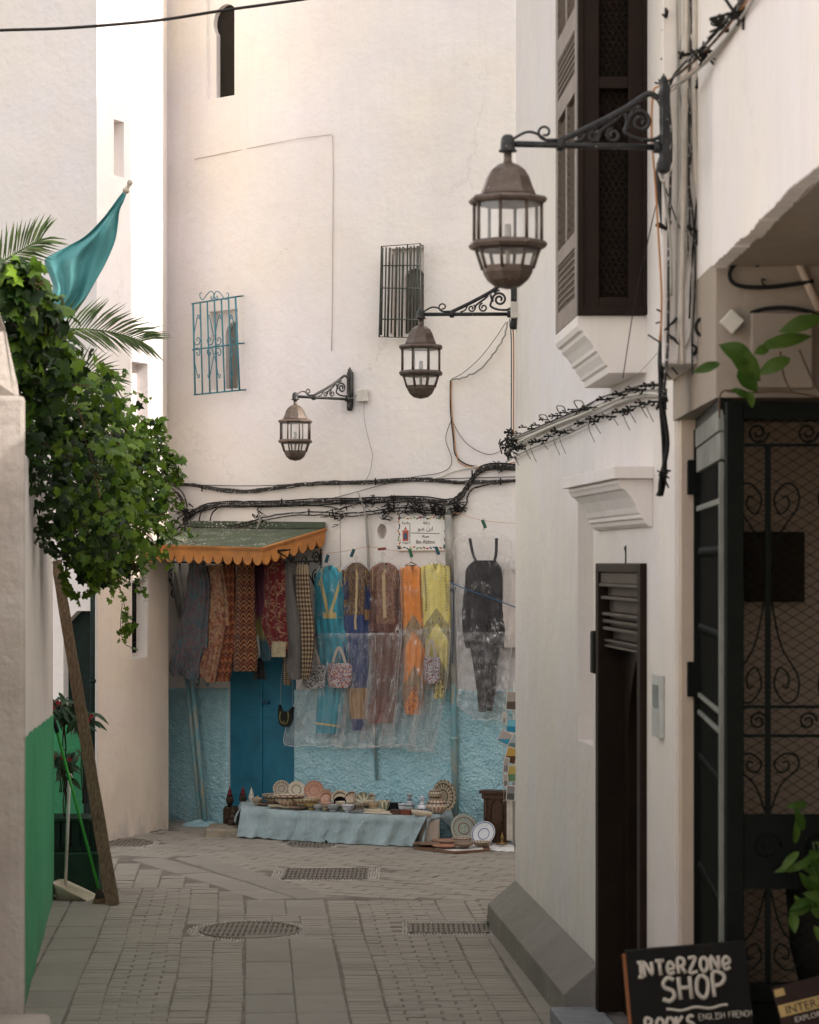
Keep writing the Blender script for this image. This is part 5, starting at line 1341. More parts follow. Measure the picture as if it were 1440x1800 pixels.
flat(bord_ := MB(), [(sx(709), sz(951)), (sx(719), sz(951)), (sx(719.5), sz(932)), (sx(708.5), sz(932))], sm); flat(bord_, [(sx(711.5), sz(931)), (sx(716.5), sz(931)), (sx(714), sz(925))], sm)
bord_.build('crest', simple('enamel crest red', (.50, .10, .06), .4), sg)
q = MB(); flat(q, [(sx(711), sz(948)), (sx(717), sz(948)), (sx(717), sz(939)), (sx(714), sz(935)), (sx(711), sz(939))], sm, -.0185); q.build('crest_emblem', simple('enamel crest blue', (.05, .11, .16), .4), sg)
M['sign_ink'] = simple('sign lettering', (.05, .045, .04), .5)
q = MB(); flat(q, [(sx(722), sz(937.2)), (sx(774), sz(938.6)), (sx(774), sz(937.6)), (sx(722), sz(936.2))], sm); flat(q, [(sx(721.3), sz(955)), (sx(722.1), sz(955)), (sx(722.1), sz(919)), (sx(721.3), sz(919))], sm); q.build('rule', M['sign_ink'], sg)
def stext(s, px, py, h, name='lettering', sqx=1.0):
    text(s, h * px1 * 1.38, sm @ Matrix.Translation((sx(px), -.0165, sz(py))) @ RX @ Matrix.Diagonal((sqx, 1, 1, 1)), M['sign_ink'], name, sg, .0006, 'CENTER')
stext('Rue', 749.5, 945.3, 4.8, sqx=1.25); stext('Ibn Abbou', 749, 955.6, 7.2, sqx=.86); stext('Tanger', 714, 955.5, 3.6)
stext('\ufe94\ufed8\ufee7\ufeaf', 751, 921.5, 6.0); stext('\ufeee\ufe92\ufecb \ufee6\ufe91\ufe8d', 749, 932.5, 7.5); stext('\ufe94\ufea0\ufee8\ufec3', 714, 921, 5.0)
# ------------------------------------------------------------------ clothes
def gpos(px, py, off): return W(px, py, off)
def garment(parent, name, rows, mat, off=.12, th=.045, neck=0.0, vy0=None, folds=4.0, amp=.010, nu=22, sub=4, seed=0, crumple=0.0, drift=.4, wide=1.0):
    if wide != 1.0: rows = [(r[0], (r[1] + r[2]) / 2 - (r[2] - r[1]) / 2 * wide, (r[1] + r[2]) / 2 + (r[2] - r[1]) / 2 * wide) for r in rows]
    pts = smooth_path([Vector(r) for r in rows], sub); n = len(pts) - 1; mb = MB()
    def fn(u, v):
        r = pts[min(n, int(round(v * n)))]; py, xl, xr = r; cx = (xl + xr) / 2; hw = (xr - xl) / 2; a = 2 * PI * u + PI
        x = cx + hw * math.cos(a); s_ = math.sin(a)
        o = off - th * s_
        f = .5 * (1 - math.cos(min(1, v * 2.5) * PI)) * .8 + .2
        o += amp * f * math.sin(folds * 2 * PI * (x - xl) / max(1, xr - xl) + seed + drift * math.sin(v * 5 + seed)) * (1.0 if s_ < 0 else .3)
        o += amp * .8 * noise.noise(Vector((x * .12, py * .045, seed)))
        yy = py
        if neck and s_ > -.05: yy += 0
        if neck and math.sin(a) < 0 and abs(math.cos(a)) < .5: yy += neck * (1 - (math.cos(a) / .5) ** 2) * max(0, 1 - (py - pts[0][0]) / (neck * 2.6))
        if crumple:
            o += crumple * noise.noise(Vector((x * .16, py * .10, seed * 3))) + crumple * .6 * noise.noise(Vector((x * .4, py * .18, seed * 5)))
        x += 1.6 * math.sin(py * .028 + seed * 2) * min(1, v * 2) * (1 if neck or drift else 1)
        return W(x + (amp * 90) * noise.noise(Vector((py * .05, s_ * 2, seed))), yy, max(.015, o))
    y0_ = vy0 if vy0 is not None else pts[0][0]
    def uvf(u, v): return ((math.cos(2 * PI * u + PI) + 1) / 2, max(0, (pts[min(n, int(round(v * n)))][0] - y0_) / (pts[-1][0] - y0_)))
    mb.grid(fn, nu * 2, n, closeu=True, uvfn=None)
    k = 0
    for j in range(n):
        for i in range(nu * 2):
            u0, u1 = i / (nu * 2), (i + 1) / (nu * 2); v0, v1 = j / n, (j + 1) / n
            fi = len(mb.f) - n * nu * 2 + k; mb.uv[fi] = [uvf(u0, v0), uvf(u1, v0), uvf(u1, v1), uvf(u0, v1)]; k += 1
    return mb.build(name, mat, parent)
class Cl(N):
    def uvs(s):
        u = s.sep(s.tc('UV')); return u[0], u[1]
def cloth_done(n, c, rough=.85, b=.25, bs=90):
    p = n.tc('Object'); return n.done(c, rough, 0, n.bump(n.math('ADD', n.math('MULTIPLY', n.noise(bs * 3, p, 2), .3), n.math('MULTIPLY', n.noise(9, n.map(p, (2.2, 2.2, .5)), 4, .6, 1.0), 3.0)), b * 2.2, .014), .15, Sheen_Weight=.15)
def c_plain(name, col, var=.2, rough=.85):
    n = Cl(name); p = n.tc('Object'); return cloth_done(n, n.mix(n.ramp(n.noise(12, p, 3), [(.3, 0), (.7, 1)]), tuple(k * (1 - var) for k in col), col), rough)
def c_mottle(name, cs, scale=40, sc2=8):
    n = Cl(name); p = n.tc('Object')
    a = n.ramp(n.noise(scale, p, 4, .7, 1.0), [(i / len(cs) * .6 + .2, c) for i, c in enumerate(cs)], True)
    b_ = n.ramp(n.noise(sc2, p, 3), [(.35, cs[0]), (.5, cs[-1]), (.65, cs[1])])
    return cloth_done(n, n.mix(.28, a, b_))
def c_plaid():
    n = Cl('checked cloth'); u, v = n.uvs()
    a = n.math('GREATER_THAN', n.math('SINE', n.math('MULTIPLY', u, 34.0)), .05); b_ = n.math('GREATER_THAN', n.math('SINE', n.math('MULTIPLY', v, 150.0)), .05)
    f = n.math('MULTIPLY', n.math('ADD', a, b_), .5)
    return cloth_done(n, n.ramp(f, [(0, (.30, .24, .15)), (.4, (.12, .075, .045)), (.9, (.035, .018, .012))], True))
def c_kilim(name, cs, bands=60, dots=60, stops=None):
    n = Cl(name); u, v = n.uvs(); p = n.tc('Object')
    zig = n.math('ADD', n.math('MULTIPLY', v, float(bands)), n.math('MULTIPLY', n.math('ABSOLUTE', n.math('SINE', n.math('MULTIPLY', u, 11.0))), 3.0))
    w = n.math('FRACT', n.math('MULTIPLY', zig, .1))
    c = n.ramp(w, [(i / len(cs), k) for i, k in enumerate(cs)], True)
    sp = n.ramp(n.voro(dots, p), [(.25, 1), (.32, 0)]); c = n.mix(n.math('MULTIPLY', sp, .7), c, cs[0])
    return cloth_done(n, c)
def c_paisley():
    n = Cl('maroon paisley'); p = n.tc('Object'); u, v = n.uvs()
    base = n.mix(n.noise(8, p, 2), (.07, .006, .008), (.12, .012, .014))
    a = n.noise(13, p, 2, .4, 1.8); ring = n.ramp(a, [(.0, 0), (.53, 0), (.55, 1), (.58, .2), (.60, .9), (.62, 0)])
    d = n.ramp(n.voro(110, p), [(.2, 1), (.35, .1)])
    return cloth_done(n, n.mix(n.math('MULTIPLY', ring, n.math('ADD', d, .3)), base, (.45, .36, .19)))
def c_scarf():
    n = Cl('purple green scarf'); p = n.tc('Object'); u, v = n.uvs()
    c = n.ramp(v, [(0, (.10, .025, .045)), (.5, (.16, .04, .07)), (.62, (.25, .22, .05)), (.74, (.30, .27, .09)), (.80, (.05, .11, .12)), (1, (.04, .10, .13))])
    st = n.ramp(n.wave(14, n.map(p, (1, 1, 3)), 3), [(.4, 0), (.6, 1)]); return cloth_done(n, n.mix(n.math('MULTIPLY', st, .35), c, (.03, .02, .03)))
def c_dress(name, base, gold, mode):
    n = Cl(name); p = n.tc('Object'); u, v = n.uvs()
    c = n.mix(n.ramp(n.noise(10, p, 3), [(.3, 0), (.7, 1)]), tuple(k * .75 for k in base), base)
    uc = n.math('ABSOLUTE', n.math('SUBTRACT', u, .5))
    if mode == 'turq':
        vn = n.math('SUBTRACT', .40, n.math('MULTIPLY', v, 1.35))
        line = n.math('MULTIPLY', n.math('LESS_THAN', n.math('ABSOLUTE', n.math('SUBTRACT', uc, vn)), .05), n.math('LESS_THAN', v, .27))
        bow = n.math('MULTIPLY', n.math('LESS_THAN', uc, .22), n.math('LESS_THAN', n.math('ABSOLUTE', n.math('SUBTRACT', v, .275)), .018))
        hem = n.math('LESS_THAN', n.math('ABSOLUTE', n.math('SUBTRACT', v, n.math('ADD', .935, n.math('MULTIPLY', u, .02)))), .006)
        m = n.math('MAXIMUM', n.math('MAXIMUM', line, bow), hem)
        c = n.mix(m, c, gold)
    elif mode == 'navy':
        top = n.math('LESS_THAN', n.math('ADD', v, n.math('MULTIPLY', n.noise(30, p, 2), .04)), .31)
        st = n.ramp(n.noise(60, n.map(p, (4, 4, .5)), 3), [(.5, 0), (.62, 1)])
        c = n.mix(top, c, n.mix(st, (.055, .03, .022), (.36, .20, .07)))
        rnd_ = n.ramp(n.voro(26, p), [(.10, 1), (.16, 0)]); c = n.mix(n.math('MULTIPLY', rnd_, n.math('GREATER_THAN', v, .45)), c, (.30, .17, .08))
        band = n.math('MULTIPLY', n.math('GREATER_THAN', v, .74), n.math('LESS_THAN', v, .93)); c = n.mix(band, c, (.36, .20, .08))
        plk = n.math('MULTIPLY', n.math('LESS_THAN', uc, .04), n.math('LESS_THAN', v, .38)); c = n.mix(plk, c, gold)
    elif mode == 'brown':
        gl = n.ramp(n.noise(90, p, 4, .8), [(.45, 0), (.6, 1)]); top = n.math('LESS_THAN', v, .36)
        c = n.mix(n.math('MULTIPLY', gl, n.math('ADD', n.math('MULTIPLY', top, .6), .12)), c, (.50, .30, .18))
        med = n.ramp(n.voro(20, p), [(.12, 1), (.2, 0)]); c = n.mix(n.math('MULTIPLY', med, n.math('MULTIPLY', n.math('GREATER_THAN', v, .3), .8)), c, (.36, .20, .09))
        low = n.ramp(v, [(.82, 0), (.9, .8)]); c = n.mix(n.math('MULTIPLY', low, gl), c, (.40, .14, .10))
        plk = n.math('MULTIPLY', n.math('LESS_THAN', uc, .05), n.math('LESS_THAN', v, .32)); c = n.mix(plk, c, gold)
    else:
        zz = n.math('ADD', v, n.math('MULTIPLY', uc, -.28 if mode == 'orange' else -.30))
        fr = n.ramp(n.noise(55, n.map(p, (5, 5, .3)), 2), [(.45, 0), (.55, 1)])
        f1 = n.math('MULTIPLY', n.math('GREATER_THAN', zz, .30), n.math('LESS_THAN', zz, .42))
        f2 = n.math('MULTIPLY', n.math('GREATER_THAN', zz, .66), n.math('LESS_THAN', zz, .82))
        c = n.mix(n.math('MAXIMUM', f1, f2), c, n.mix(fr, (.13, .14, .10), gold))
        bd_ = n.math('LESS_THAN', n.math('ABSOLUTE', n.math('SUBTRACT', uc, .36)), .035); dt = n.ramp(n.wave(22, n.map(p, (0, 0, 1)), 0, 1, 'Z'), [(.5, 0), (.55, 1)])
        c = n.mix(n.math('MULTIPLY', n.math('MULTIPLY', bd_, dt), n.math('LESS_THAN', v, .33)), c, (.08, .05, .03))
        em = n.math('MULTIPLY', n.math('GREATER_THAN', v, .8), n.ramp(n.noise(50, p, 3), [(.5, 0), (.58, 1)])); c = n.mix(em, c, (.30, .07, .03) if mode == 'orange' else (.10, .07, .02))
    return cloth_done(n, c, .7)
def plastic_mat(base=.035):
    n = N('clear plastic film'); p = n.tc('Object')
    tr = n.t.nodes.new('ShaderNodeBsdfTransparent'); tr.inputs[0].default_value = (.98, .98, .98, 1)
    gl = n.t.nodes.new('ShaderNodeBsdfGlossy'); gl.inputs['Roughness'].default_value = .2; gl.inputs[0].default_value = (1, 1, 1, 1)
    df = n.t.nodes.new('ShaderNodeBsdfTranslucent'); df.inputs[0].default_value = (.95, .94, .92, 1)
    d2 = n.t.nodes.new('ShaderNodeBsdfDiffuse'); d2.inputs[0].default_value = (.97, .96, .95, 1)
    h = n.noise(13, n.map(p, (1.5, 1.5, .6)), 3, .5, 1.5); b_ = n.bump(h, .7, .025)
    for x in (gl, df, d2): n.t.links.new(b_, x.inputs['Normal'])
    lw = n.t.nodes.new('ShaderNodeLayerWeight'); lw.inputs[0].default_value = .35; n.t.links.new(b_, lw.inputs['Normal'])
    a1 = n.t.nodes.new('ShaderNodeMixShader'); a1.inputs[0].default_value = .6; n.t.links.new(df.outputs[0], a1.inputs[1]); n.t.links.new(d2.outputs[0], a1.inputs[2])
    a2 = n.t.nodes.new('ShaderNodeMixShader'); a2.inputs[0].default_value = .38; n.t.links.new(a1.outputs[0], a2.inputs[1]); n.t.links.new(gl.outputs[0], a2.inputs[2])
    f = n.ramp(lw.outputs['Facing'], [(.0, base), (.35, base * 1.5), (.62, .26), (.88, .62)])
    rg = n.noise(10, n.map(p, (2.2, 2.2, .42), rot=(.0, .12, .0)), 3, .5, .9); rg = n.math('ABSOLUTE', n.math('SUBTRACT', rg, .5)); rg = n.ramp(rg, [(.0, 1), (.010, .6), (.028, 0)])  # white streaks mixed into the film stand in for bright highlights
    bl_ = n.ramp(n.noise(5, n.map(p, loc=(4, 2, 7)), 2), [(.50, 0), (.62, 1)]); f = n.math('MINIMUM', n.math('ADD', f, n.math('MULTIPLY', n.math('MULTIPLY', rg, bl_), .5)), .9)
    mx = n.t.nodes.new('ShaderNodeMixShader'); n.t.links.new(f, mx.inputs[0])
    n.t.links.new(tr.outputs[0], mx.inputs[1]); n.t.links.new(a2.outputs[0], mx.inputs[2]); n.t.links.new(mx.outputs[0], n.out.inputs[0]); return n.m
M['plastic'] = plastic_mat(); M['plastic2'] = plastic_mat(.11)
M['film_edge'] = simple('folded plastic edge', (.75, .74, .72), .3, var=.1)
M['wire'] = simple('hanger wire', (.45, .43, .40), .35, .6)
M['black_plastic'] = simple('black hanger', (.02, .02, .02), .4)
def hanger(parent, cx, top, sy, hw, mat, off):
    q = MB(); q.tube(smooth_path([W(cx + 2, top - 1, off), W(cx + 3, top - 5, off), W(cx, top - 7, off), W(cx - 2, top - 3, off), W(cx, top + 2, off), W(cx, sy, off)], 4), .0028, 5)
    q.build('hook', M['wire'], parent)
    q = MB(); q.tube([W(cx, sy, off), W(cx - hw, sy + hw * .62, off), W(cx + hw, sy + hw * .62, off)], .006 if mat == 'black_plastic' else .003, 5, closed=True); q.build('hanger', M[mat], parent)
GRP = 'clothes hanging under the awning'; DG = 'dresses in clear plastic covers on the washing line'
def outfit(name, label, cat, parts, mat, off, hk, grp, hm='black_plastic', cover=None, **kw):
    ys = max(r[0] for _, rows in parts for r in rows); xs = [sum(r[1:3]) / 2 for _, rows in parts for r in rows]
    t = thing(name, label, cat, W(sum(xs) / len(xs), ys, off), grp)
    vy_ = [rows[0][0] for _, rows in parts]
    if grp == GRP: parts = [(pn, ([(rows[0][0] - 18, rows[0][1] + 2, rows[0][2] - 2)] + rows) if rows[0][0] < 1020 else rows) for pn, rows in parts]
    elif hk[1]: parts = [(pn, ([(rows[0][0] - 9, rows[0][1] + .32 * (rows[0][2] - rows[0][1]), rows[0][2] - .32 * (rows[0][2] - rows[0][1])), (rows[0][0] - 5, rows[0][1] + .15 * (rows[0][2] - rows[0][1]), rows[0][2] - .15 * (rows[0][2] - rows[0][1]))] + rows) if pn == 'body' and 'black strapped' not in label else rows) for pn, rows in parts]
    for i, (pn, rows) in enumerate(parts):
        garment(t, pn, rows, mat, off + kw.get('spread', .0) * (i - 1) * .5, seed=hk[0] * .37 + i * 1.7, **{k: v for k, v in kw.items() if k not in ('spread',)}, wide=1.24 if 'leg' not in pn else 1.10, vy0=vy_[i], neck=11.0 if (grp == DG and pn == 'body' and 'black strapped' not in label) else 0.0)
    if hk[1]: hanger(t, *hk, hm, off)
    if cover:
        up_ = [r for r in cover if r[0] <= 1130]; lo = [r for r in cover if r[0] >= 1117]
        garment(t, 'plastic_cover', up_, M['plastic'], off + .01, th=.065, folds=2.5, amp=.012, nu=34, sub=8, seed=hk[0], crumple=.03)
        if len(lo) > 2:
            lo = [(1112 + 9 * math.sin(hk[0] * 1.7), lo[0][1] + 1, lo[0][2] - 1)] + list(lo[1:-1]) + [(max(r[0] for r in lo[-2:]) + 1, lo[-2][1] + 2, lo[-2][2] - 2)]
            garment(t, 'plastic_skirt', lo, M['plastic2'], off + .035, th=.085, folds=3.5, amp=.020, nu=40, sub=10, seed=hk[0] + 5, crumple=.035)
            q = MB(); o_ = off + .125; sm_ = smooth_path([Vector(r) for r in lo], 6)
            for k_ in (1, 2): q.tube([W(r[k_], r[0], off + .035) for r in sm_], .0022, 4)
            su_ = smooth_path([Vector(r) for r in up_], 5)
            for k_ in (1, 2): q.tube([W(r[k_] + .6 * math.sin(r[0] * .2), r[0], off + .02) for r in su_], .0015, 4)
            e_ = sm_[-1]; q.tube([W(e_[1] + (e_[2] - e_[1]) * f_ / 16, e_[0] + 1.5 * math.sin(f_ * .9 + hk[0]), off + .035 + .085 * math.sin(PI * f_ / 16)) for f_ in range(17)], .0028, 4)
            pass
            q.build('plastic_edge', M['film_edge'], t)
    return t
M['teal_print'] = c_mottle('teal paisley print', [(.02, .03, .035), (.02, .10, .12), (.13, .07, .08), (.04, .17, .19), (.18, .13, .11)], 24, 6)
M['patch'] = c_mottle('patchwork print', [(.06, .02, .015), (.24, .09, .03), (.34, .22, .11), (.20, .02, .03), (.11, .10, .04), (.42, .33, .22)], 22, 9)
M['rust'] = c_kilim('rust kilim cloth', [(.24, .075, .028), (.035, .015, .010), (.18, .05, .02), (.10, .012, .010), (.22, .09, .035)], 120, 90)
M['orange_kilim'] = c_kilim('orange and black ikat', [(.030, .016, .010), (.28, .105, .04), (.035, .018, .012), (.17, .05, .022), (.04, .02, .012), (.24, .10, .04)], 80, 100)
outfit('jumpsuit', 'teal paisley harem jumpsuit, leftmost garment under the awning', 'jumpsuit', [('body', [(1003, 334, 360), (1015, 331, 362), (1045, 330, 364), (1095, 322, 363), (1140, 311, 361)]), ('leg', [(1128, 311, 340), (1160, 301, 334), (1178, 299, 327), (1188, 303, 322)]), ('leg', [(1128, 332, 362), (1165, 321, 352), (1190, 326, 349), (1196, 332, 346)])], M['teal_print'], .55, (346, 985, 990, 13), GRP, 'wire', th=.06, amp=.014, folds=5)
outfit('patchwork_trousers', 'patchwork harem trousers in cream, red and olive beside the teal jumpsuit', 'trousers', [('body', [(1012, 364, 392), (1050, 362, 395), (1100, 358, 398)]), ('leg', [(1090, 356, 378), (1140, 348, 374), (1175, 341, 364), (1192, 348, 362)]), ('leg', [(1090, 372, 398), (1150, 366, 390), (1190, 360, 382), (1200, 366, 378)])], M['patch'], .50, (378, 990, 996, 14), GRP, th=.055, amp=.012, folds=4)
outfit('patterned_trousers', 'rust and black patterned trousers with dark red cuff', 'trousers', [('leg', [(998, 392, 414), (1060, 391, 413), (1110, 389, 414), (1150, 386, 412), (1180, 381, 408), (1198, 382, 404)])], M['rust'], .47, (402, 0, 0, 0), GRP, th=.05, amp=.010, folds=3)
outfit('patterned_trousers', 'orange and black ikat trousers with a broad banded cuff', 'trousers', [('leg', [(996, 417, 446), (1050, 416, 447), (1110, 416, 450), (1150, 413, 452), (1180, 411, 448)])], M['orange_kilim'], .52, (432, 0, 0, 0), GRP, th=.055, amp=.010, folds=3)
outfit('scarf', 'purple scarf turning yellow-green and blue at its lower end', 'scarf', [('cloth', [(996, 443, 465), (1060, 445, 469), (1110, 450, 476), (1145, 455, 480), (1162, 464, 478)])], c_scarf(), .40, (455, 0, 0, 0), GRP, th=.03, amp=.012, folds=3)
outfit('paisley_tunic', 'maroon tunic with gold paisley pattern under the awning', 'tunic', [('body', [(998, 468, 497), (1060, 468, 499), (1100, 466, 502), (1130, 476, 505), (1148, 482, 504)])], c_paisley(), .5, (482, 990, 996, 10), GRP, th=.045, amp=.010, folds=3)
outfit('patterned_pouch', 'small beige knitted pouch hanging below the maroon tunic', 'pouch', [('body', [(1128, 481, 502), (1155, 480, 500)])], c_mottle('beige knit', [(.10, .08, .05), (.34, .29, .18), (.22, .17, .10)], 60, 20), .57, (491, 0, 0, 0), GRP, th=.03, amp=.004, folds=2)
outfit('grey_tunic', 'plain grey tunic hanging left of the checked trousers', 'tunic', [('body', [(1004, 499, 510), (1050, 498, 516), (1110, 500, 526), (1180, 508, 528), (1195, 514, 526)])], c_plain('grey cloth', (.11, .10, .09)), .46, (506, 0, 0, 0), GRP, th=.04, amp=.008, folds=2)
M['plaid'] = c_plaid()
outfit('checked_trousers', 'cream and brown checked trousers at the right end under the awning', 'trousers', [('leg', [(1010, 520, 543), (1060, 520, 546), (1120, 522, 551), (1170, 527, 549), (1194, 529, 544)])], M['plaid'], .42, (530, 995, 1000, 9), GRP, th=.05, amp=.008, folds=3)
outfit('checked_sleeve', 'narrow brown checked garment showing between tunic and blue door', 'garment', [('cloth', [(1120, 496, 510), (1170, 500, 514), (1204, 501, 512)])], M['plaid'], .36, (504, 0, 0, 0), GRP, th=.025, amp=.006, folds=2)
outfit('black_garment', 'black and white garment hem hanging in front of the blue door', 'garment', [('cloth', [(1120, 446, 456), (1155, 447, 460), (1194, 448, 466)])], c_plain('black cloth', (.015, .014, .013)), .38, (452, 0, 0, 0), GRP, th=.03, amp=.008, folds=2)
outfit('white_garment', 'small white cuff hanging behind the ikat trousers', 'garment', [('cloth', [(1118, 447, 454), (1150, 447, 456), (1157, 449, 453)])], c_plain('white cloth', (.55, .52, .48)), .43, (450, 0, 0, 0), GRP, th=.02, amp=.003, folds=2)
# rail under the awning that carries them
q = MB(); q.tube([W(300, 988, .55), W(420, 990, .52), W(560, 986, .45)], .008, 6); tag(q.build('clothes_rail', M['iron']), 'dark rail under the awning that carries the hanging clothes', 'rail')
DG = 'dresses in clear plastic covers on the washing line'
OFF = .13
outfit('dress', 'long turquoise kaftan with gold V trim in a plastic cover', 'dress', [('body', [(1003, 564, 596), (1020, 559, 603), (1060, 560, 602), (1110, 561, 604), (1150, 563, 607), (1220, 562, 602), (1290, 561, 594)]), ('sleeve', [(1006, 557, 567), (1040, 554, 564), (1085, 555, 563)]), ('sleeve', [(1006, 595, 603), (1040, 598, 607), (1090, 596, 604)])], c_dress('turquoise kaftan', (.04, .33, .43), (.62, .45, .18), 'turq'), OFF, (577, 988, 998, 11), DG, cover=[(990, 568, 588), (1010, 556, 604), (1060, 553, 610), (1117, 552, 612), (1120, 550, 614), (1200, 530, 612), (1290, 500, 604), (1310, 520, 596)], th=.045, amp=.017, folds=4.5, sub=5)
outfit('dress', 'navy kaftan with brown and gold striped top in a plastic cover', 'dress', [('body', [(998, 612, 640), (1012, 606, 645), (1060, 607, 644), (1118, 607, 646), (1200, 612, 643), (1284, 621, 641)]), ('sleeve', [(1002, 602, 613), (1040, 601, 612), (1072, 602, 611)]), ('sleeve', [(1002, 638, 648), (1050, 641, 652), (1096, 643, 652)])], c_dress('navy kaftan', (.025, .05, .17), (.50, .36, .18), 'navy'), OFF, (626, 984, 992, 12), DG, 'wire', cover=[(986, 618, 636), (1005, 602, 650), (1060, 600, 652), (1117, 602, 654), (1120, 612, 660), (1210, 602, 660), (1306, 589, 658), (1312, 592, 655)], th=.045, amp=.017, folds=4.5, sub=5)
outfit('dress', 'dark brown kaftan with glittering gold embroidery in a plastic cover', 'dress', [('body', [(998, 658, 694), (1012, 653, 699), (1060, 653, 698), (1118, 651, 702), (1200, 660, 698), (1250, 652, 692), (1272, 646, 686)]), ('sleeve', [(1002, 650, 660), (1050, 649, 660), (1110, 652, 662)]), ('sleeve', [(1002, 691, 700), (1050, 692, 700), (1095, 692, 699)])], c_dress('brown kaftan', (.13, .042, .032), (.50, .36, .20), 'brown'), OFF, (673, 978, 992, 12), DG, 'wire', cover=[(986, 664, 686), (1005, 650, 702), (1060, 647, 706), (1117, 646, 706), (1120, 655, 706), (1210, 645, 698), (1306, 633, 690), (1310, 634, 690)], th=.045, amp=.017, folds=4.5, sub=5)
outfit('dress', 'orange embroidered dress with fringes in a plastic cover', 'dress', [('body', [(1003, 707, 742), (1050, 708, 743), (1110, 709, 744), (1180, 713, 743), (1230, 712, 742), (1256, 717, 736)])], c_dress('orange dress', (.85, .30, .06), (.50, .28, .14), 'orange'), OFF, (723, 980, 988, 10), DG, cover=[(990, 714, 732), (1008, 702, 746), (1060, 700, 746), (1117, 698, 748), (1120, 702, 750), (1210, 686, 742), (1306, 668, 730), (1308, 674, 735)], th=.045, amp=.016, folds=3.5, sub=5)
outfit('dress', 'pale yellow embroidered dress with fringes beside the conduit', 'dress', [('body', [(1000, 745, 786), (1050, 746, 786), (1100, 747, 786), (1140, 752, 786), (1190, 762, 785), (1228, 765, 779)])], c_dress('yellow dress', (.82, .70, .22), (.55, .44, .16), 'yellow'), OFF, (768, 976, 985, 13), DG, 'wire', cover=[(986, 758, 778), (1004, 743, 788), (1060, 741, 790), (1117, 742, 790), (1120, 752, 792), (1210, 738, 784), (1312, 718, 764), (1316, 718, 762)], th=.045, amp=.016, folds=3.5, sub=5)
M['black_cloth'] = c_plain('black cloth pinstripe', (.022, .018, .020))
t = outfit('jumpsuit', 'black strapped jumpsuit in a large plastic cover right of the conduit', 'jumpsuit', [('body', [(985, 838, 868), (1000, 826, 876), (1030, 825, 879), (1070, 821, 881), (1118, 821, 883), (1140, 825, 880)]), ('leg', [(1125, 825, 852), (1170, 834, 858), (1210, 838, 856), (1252, 841, 852)]), ('leg', [(1125, 850, 880), (1170, 855, 874), (1210, 857, 872), (1250, 858, 867)])], M['black_cloth'], .15, (850, 918, 930, 2), DG, 'wire', cover=[(938, 832, 872), (950, 800, 900), (1000, 799, 899), (1080, 802, 898), (1128, 805, 897), (1132, 803, 900), (1200, 806, 893), (1240, 806, 890), (1258, 830, 888), (1264, 850, 884)], th=.045, amp=.008, folds=4, sub=5)
for (a, b_, c__) in (((826, 946), (832, 975), (842, 996)), ((873, 946), (872, 975), (866, 996))):
    q = MB(); pts = smooth_path([W(*a, .15), W(*b_, .18), W(*c__, .17)], 4)
    for i in range(len(pts) - 1): q.prism([pts[i] + Vector((-.014, 0, 0)), pts[i] + Vector((.014, 0, 0)), pts[i + 1] + Vector((.014, 0, 0)), pts[i + 1] + Vector((-.014, 0, 0))], (0, .006, 0))
    q.build('strap', M['black_cloth'], t)
outfit('dress', 'pale garment in a plastic cover half hidden by the right house', 'dress', [('body', [(1000, 890, 925), (1060, 886, 925), (1138, 884, 925)])], c_plain('pale cloth', (.62, .55, .50), .1), .14, (905, 0, 0, 0), DG, cover=[(985, 892, 920), (1000, 886, 925), (1060, 884, 925), (1140, 882, 925)], th=.04, amp=.010, folds=3)
# washing line and pegs
wc([(560, 962), (568, 972), (600, 970), (640, 962), (650, 961), (680, 966), (720, 970), (768, 970), (790, 966)], .0022, 'cable_orange', 'thin washing line holding the dresses', off=.14, n=4, name='washing_line')
wc([(797, 900), (850, 915), (908, 920)], .0022, 'cable_orange', 'thin line holding the black jumpsuit', off=.15, n=4, name='washing_line')
for i, (x, y, a, c) in enumerate(((575, 982, 20, (.02, .09, .12)), (620, 972, 25, (.02, .08, .10)), (672, 965, 85, (.22, .04, .03)), (722, 972, -15, (.02, .12, .06)), (769, 968, -22, (.01, .07, .09)), (851, 921, -25, (.02, .10, .05)))):
    m = wmat(x, y, .15) @ Matrix.Rotation(R(a), 4, 'Y'); q = MB(); q.box((-.012, -.012, -.04), (.012, -.002, .04), m); q.box((-.011, .002, -.04), (.011, .012, .036), m); q.tube([m @ Vector((-.014, 0, .01)), m @ Vector((.014, 0, .01))], .007, 6)
    nm = ('teal', 'dark teal', 'red', 'green', 'dark green', 'bright green')[i]
    who = ('above the turquoise kaftan', 'above the navy kaftan', 'above the brown kaftan', 'above the orange dress', 'above the yellow dress', 'above the black jumpsuit')[i]
    tag(q.build('clothes_peg', simple('peg plastic ' + nm, c, .5)), nm + ' clothes peg on the line ' + who, 'clothes peg', 'clothes pegs on the washing line')
